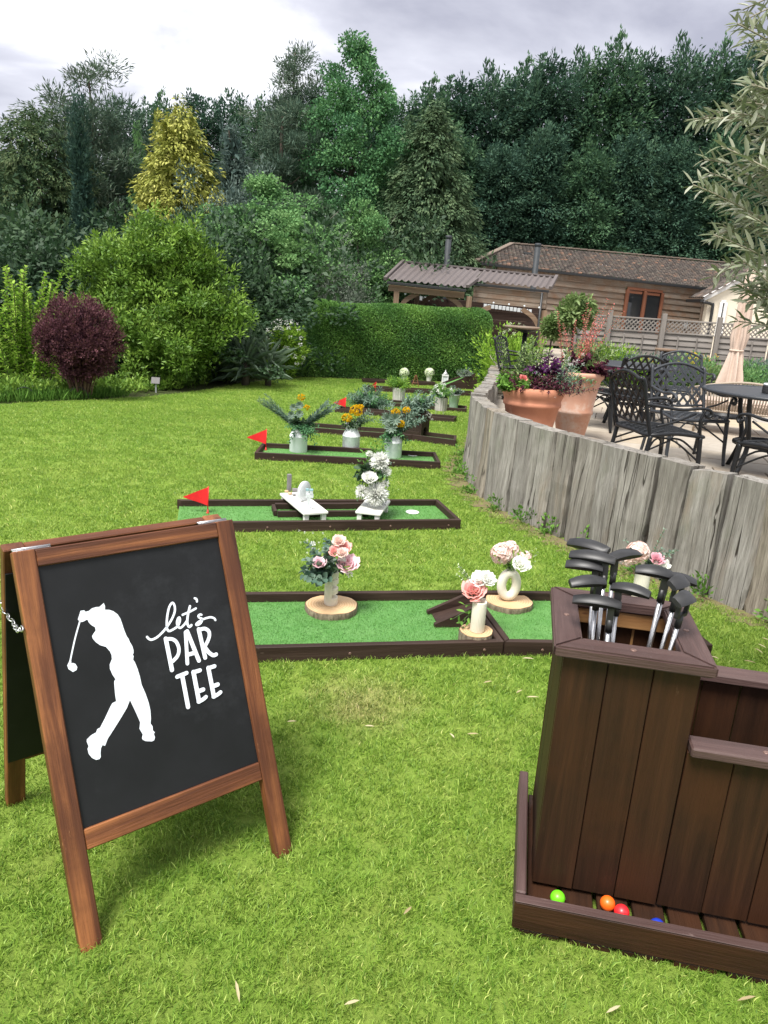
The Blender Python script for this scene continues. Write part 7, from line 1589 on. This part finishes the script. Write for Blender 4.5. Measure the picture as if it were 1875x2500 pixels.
# white flowered bush
lv = Leaves(424); r = lv.r; C_ = unit(r.normal(size=(80, 3))) * r.random((80, 1)) ** .5 * np.array([.5, .45, .62]) + np.array([0, 0, .72]); lv.blob(C_, .18, 110, .07, .035, .9, .9, .3, .4); fl = Leaves(425)
for i in range(46): o = r.normal(size=3) + np.array([0, -.6, .9]); o /= np.linalg.norm(o); mum(fl, o * np.array([.6, .55, .72]) + np.array([0, 0, .72]), .07, 18)
p = at(693, 880, 18.6); root = thing('flowering_shrub', 'bright green bush dotted with white flowers against the hedge end', 'shrub', T(p.x, 18.75, GB)); lv.build('crown', LM['lime'], root); fl.build('white_flowers', LM['white'], root); ob('trunk', trunk_mesh(.8, .03, .015, limbs(25, .2, .7, 5, .3, 1, .012), 25), MAT['bark'], root)
# dark understorey
lvd = Leaves(430); C_ = lvd.r.normal(size=(90, 3)) * np.array([1.0, .7, .75]) + np.array([0, 0, 1.3]); C_[:, 2] = np.abs(C_[:, 2]); lvd.blob(C_, .5, 120, .15, .075, .8, .8, .2, .4); dk = lvd.mesh('crown'); tks = trunk_mesh(1.8, .06, .02, limbs(31, .4, 1.6, 7, 1.0, .8, .03), 31)
for i, (px, py, Y, sx_, lb, mt) in enumerate([(20, 545, 20, 1., 'dark laurel bush above the lime green shrub at the left edge', 'dark'), (130, 600, 21, .9, 'dark bush below the narrow cypress', 'dark'), (270, 560, 21, 1., 'dark bush behind the left side of the big green shrub', 'dark'), (540, 560, 20.5, 1., 'dark bush behind the right side of the big green shrub', 'dark'), (620, 720, 19.8, 1.0, 'low dark bush behind the yucca', 'dark'), (760, 640, 22.5, .9, 'dark bush behind the left end of the hedge', 'decid'), (960, 570, 26.6, 1., 'dark bush at the foot of the olive green cone', 'decid'), (1075, 610, 28.5, .9, 'dark bush behind the left flue pipe', 'dark'), (460, 760, 17.6, .7, 'dark low bush under the big green shrub', 'dark'), (-60, 620, 17, .9, 'dark bush cut by the left edge of the photo', 'dark'), (330, 800, 18.5, 1., 'dark low bush deep under the big shrub', 'dark'), (860, 570, 26, 1.2, 'broad dark bush below the big broadleaf tree', 'decid')]):
    place_tree('understorey_bush', lb, 'bush', dk, tks, mt, px, py, Y, 2.9, scale=(sx_ * 1.25, sx_, 1), group='dark bushes under the trees', yaw=i * 1.9)
# bed ground cover at the lawn edge
lv = Leaves(440); r = lv.r; n = 620
edge = [(-7.6, 9.3), (-5.75, 10.9), (-5.15, 12.6), (-4.3, 15), (-3.4, 17.6), (-2.75, 18.9)]
t = r.random(n) * (len(edge) - 1.001); i0 = t.astype(int); f_ = (t - i0)[:, None]; E_ = np.array(edge); Pb = E_[i0] * (1 - f_) + E_[i0 + 1] * f_; back = np.array([-.93, .36]); Pb = Pb + back * (r.random((n, 1)) ** 1.2 * 1.5 + .32) + r.normal(size=(n, 2)) * .06
zb = np.array([gz(y) for y in Pb[:, 1]]); C_ = np.concatenate([Pb, zb[:, None]], 1)
lv.spray(C_, np.stack([.3 * r.normal(size=n), .3 * r.normal(size=n), np.ones(n)], 1), 34, r.uniform(.10, .36, n), .35, .085, .035, .2)
o = lv.build('ground_cover', LM['shrub']); tag(o, 'low leafy ground cover plants along the left edge of the lawn', 'ground cover', kind='stuff')
lv = Leaves(441); n = 2600; t = r.random(n) * 2.4; i0 = t.astype(int); f_ = (t - i0)[:, None]; Pb = E_[i0] * (1 - f_) + E_[i0 + 1] * f_ + back * (r.random((n, 1)) * .7 - .05); C_ = np.concatenate([Pb, np.array([gz(y) for y in Pb[:, 1]])[:, None] - .01], 1)
lv.put(C_, np.stack([.3 * r.normal(size=n), .3 * r.normal(size=n), np.ones(n)], 1), r.normal(size=(n, 3)), r.uniform(.10, .24, n), .010, r.random(n), six=True, curl=.3); o = lv.build('long_grass', LM['fresh']); tag(o, 'unmown long grass tufts in front of the purple bush bed', 'grass', kind='stuff')
for i, (px, py) in enumerate(((88, 958), (128, 955), (165, 956), (60, 962), (192, 960))):
    p = gnd(px, py + 14); mb = MB(); mb.tube([(.16 * math.cos(a), .0, .2 * math.sin(a)) for a in np.linspace(0, math.pi, 13)], .005, 6); o = mb.build('edging_hoop', MAT['grey_iron'], None, T(p.x, p.y, gz(p.y)) @ RZ(.5)); tag(o, '%s thin wire hoop edging the bed left of the purple bush' % ['second', 'third', 'fourth', 'leftmost', 'rightmost'][i], 'edging', 'wire hoops along the bed')
p = gnd(381, 958); pl_ = thing('garden_plaque', 'small dark plaque on a stake in the bed', 'sign', T(p.x, p.y, gz(p.y))); board('stake', (0, 0, -.02), (0, 0, .2), .03, .012, MAT['zinc'], pl_, (0, -1, 0)); ob('plate', board_mesh(.17, .13, .012, .003), MAT['slate_grey'], pl_, frame(Vector((-.085, -.01, .235)), (1, 0, 0), (0, -1, .35)))
# ------------------------------------------------------------------ plants along the fence and by the wall
def border(px, py, Y, kind, r_, label, fl=None, seed=0):
    p = at(px, py, Y); root = thing('border_plant', label, 'plant', T(p.x, Y, PZ - .02), 'plants along the fence'); h = max(.2, p.z - PZ); lv = Leaves(500 + seed); rr_ = lv.r; n = 60
    C_ = np.stack([rr_.normal(size=n) * r_ * .5, rr_.normal(size=n) * r_ * .4, np.zeros(n)], 1); lv.spray(C_, np.stack([.35 * rr_.normal(size=n), .35 * rr_.normal(size=n), np.ones(n)], 1), 60, h * rr_.uniform(.6, 1.05, n), .26, .075, .028, .1); lv.build('leaves', LM[kind], root)
    if fl:
        f2 = Leaves(600 + seed)
        for i in range(fl[1]): mum(f2, (r_ * .6 * rr_.normal(), -.1 + .2 * rr_.normal(), h * (.75 + .25 * rr_.random())), .035, 12)
        f2.build('flowers', LM[fl[0]], root)
for i, a in enumerate([(q8(540, 780), 14.7, 'eucal', .34, 'silver green feathery plant left of the second fence post', None), (q8(690, 850), 14.4, 'lime', .24, 'yellow-green low plant at the foot of the second fence post', ('yellow', 8)), (q8(900, 800), 14.7, 'eucal', .40, 'blue-green feathery plant behind the bar table post', None), (q8(1030, 800), 14.5, 'mid', .32, 'green plant covered in yellow flowers by the fence', ('yellow', 40)), (q8(1130, 860), 14.3, 'bay', .3, 'olive green plant left of the parasol', None), (q8(1500, 850), 14.5, 'mid', .5, 'green bushy plant right of the parasol', None), (q8(380, 690), 14.8, 'lime', .34, 'pale yellow-green plant near the first fence post', ('cream_green', 20)), (q8(200, 680), 14.6, 'bay', .34, 'green plant with pink flowers left of the first fence post', ('pinkspike', 24)), (q8(1640, 850), 14.8, 'eucal', .45, 'grey-green plant at the right edge by the fence', None)]):
    border(*a[0], *a[1:5], a[5], i)
p = at(1225, 790, 13.2); border(1250, 785, 13.0, 'lime', .2, 'yellow-green shrub just right of the hedge end', ('cream_green', 20), 20)
lv = Leaves(450); rr_ = lv.r; n = 46; a = rr_.random(n) * 6.28; el = rr_.uniform(.5, 1.45, n); D = np.stack([np.cos(a) * np.cos(el), np.sin(a) * np.cos(el), np.sin(el)], 1); lv.put(np.zeros((n, 3)) + D * .03, D, np.array([0, 0, 1.]) + .2 * rr_.normal(size=(n, 3)), rr_.uniform(.6, .95, n), .035, .3 + .7 * rr_.random(n), six=True, curl=.12)
p = at(*q9(470, 500), 12.4); root = thing('phormium', 'bright sword-leaved phormium behind the bar table', 'plant', T(p.x, 12.4, PZ)); lv.build('sword_leaves', LM['lime'], root)
for i in range(15):
    s_ = 2.0 + i * .43 + rr_.random() * .2; pq, tq = onpath(s_); nq = Vector((tq.y, -tq.x, 0)); nq = -nq if nq.x > 0 else nq; pq = pq + nq * .05
    lv = Leaves(700 + i); k = 5; lv.spray(np.array([[0, 0, 0]] * k) + .02 * lv.r.normal(size=(k, 3)), np.array([[nq.x * .3, nq.y * .3, 1]] * k) + .4 * lv.r.normal(size=(k, 3)), 26, lv.r.uniform(.06, .2, k), .35, .035, .018, .1); o = lv.build('weed', LM['fresh'], None, T(pq.x, pq.y, gz(pq.y))); tag(o, '%s small green weed from the near end along the foot of the sleeper wall' % ['first', 'second', 'third', 'fourth', 'fifth', 'sixth', 'seventh', 'eighth', 'ninth', 'tenth', 'eleventh', 'twelfth', 'thirteenth', 'fourteenth', 'last'][i], 'weed', 'weeds at the foot of the wall')
# ------------------------------------------------------------------ olive tree reaching in from the right
ob_ = Vector((2.05, 2.75, 0)); olive = thing('olive_tree', 'silvery olive tree reaching into the photo at the upper right', 'tree', T(ob_)); lv = Leaves(460); r = lv.r; st = MB(); tr_ = MB()
tr_.tube(spline([(0, 0, -.05), (.03, -.03, .6), (-.03, .02, 1.2), (-.06, -.03, 1.7), (-.10, -.05, 2.3)], 5), [.075 - .0025 * i for i in range(21)], 10)
bnd = [(10, 1745), (60, 1800), (120, 1770), (190, 1735), (235, 1765), (280, 1652), (330, 1672), (380, 1682), (430, 1684), (470, 1690), (505, 1662), (545, 1668), (590, 1730), (640, 1700), (690, 1720), (740, 1790), (800, 1775), (830, 1850)]
for i in range(92):
    yv = r.uniform(0, 790) if i % 3 else r.uniform(0, 560); k = np.interp(yv, [b[0] for b in bnd], [b[1] for b in bnd]); xv = k + (1960 - k) * r.random() ** .9
    Yd = r.uniform(2.15, 2.85); tip = at(xv, yv, Yd); ln = r.uniform(.14, .30); ang = r.uniform(-.6, .75)
    d = Vector((-math.cos(ang), r.normal() * .35, math.sin(ang) * .8 + .05)).normalized(); b0 = tip - d * ln - ob_
    stem(lv, st, tuple(b0), tuple(d), ln, int(ln / .020), .074, .0165, (0, 0, -.08), 0, 1, spread=.75, r=.0022)
    if i % 4 == 0:
        hz_ = max(1.0, min(2.2, b0.z - .1)); st.tube(spline([(-.05, -.02, hz_), tuple(Vector((-.05, -.02, hz_)).lerp(b0, .5) + Vector((0, 0, .08))), tuple(b0)], 4), [.012, .011, .010, .009, .007, .006, .005, .004, .003], 6)
olive_l = lv.build('crown', LM['olive'], olive); tr_.build('trunk', MAT['grey_bark'], olive); st.build('branches', plain('olive_twig', (.26, .24, .17), (.20, .18, .13), 30, .8, .1), olive, fix=False)
# ------------------------------------------------------------------ dry leaves on the lawn
for i, (px, py, a_) in enumerate([(1640, 1440, .5), (1662, 1448, 1.2), (1700, 1585, -.6), (1735, 1600, -.5), (1795, 1635, -.5), (1815, 1610, -.3), (1860, 1555, -.8), (1850, 1570, -1), (1842, 1580, -1.2), (890, 1770, 0.1), (1260, 1690, .8), (1285, 1700, .2), (700, 1760, .3), (1140, 1790, .2), (575, 2390, -1.2), (840, 2450, .4), (1480, 2470, .5), (1800, 2440, .3), (985, 2230, .9), (1180, 1665, .5), (1275, 1605, .1), (1110, 1800, 2.0), (640, 1955, -.4)]):
    p = atz(px, py, .03); lv = Leaves(800 + i); k = 1; lv.put(np.zeros((k, 3)), np.array([[math.cos(a_), math.sin(a_), .06]]), np.array([[.1, -.2, 1.]]), np.array([.042 + .020 * (i % 3) / 2]), np.array([.009]), lv.r.random(k), six=True, curl=.12); o = lv.build('fallen_leaf', LM['dry'], None, T(p.x, p.y, gz(p.y) + .026)); tag(o, 'dry straw-coloured narrow leaf lying on the lawn', 'leaf', 'dry leaves fallen on the lawn')
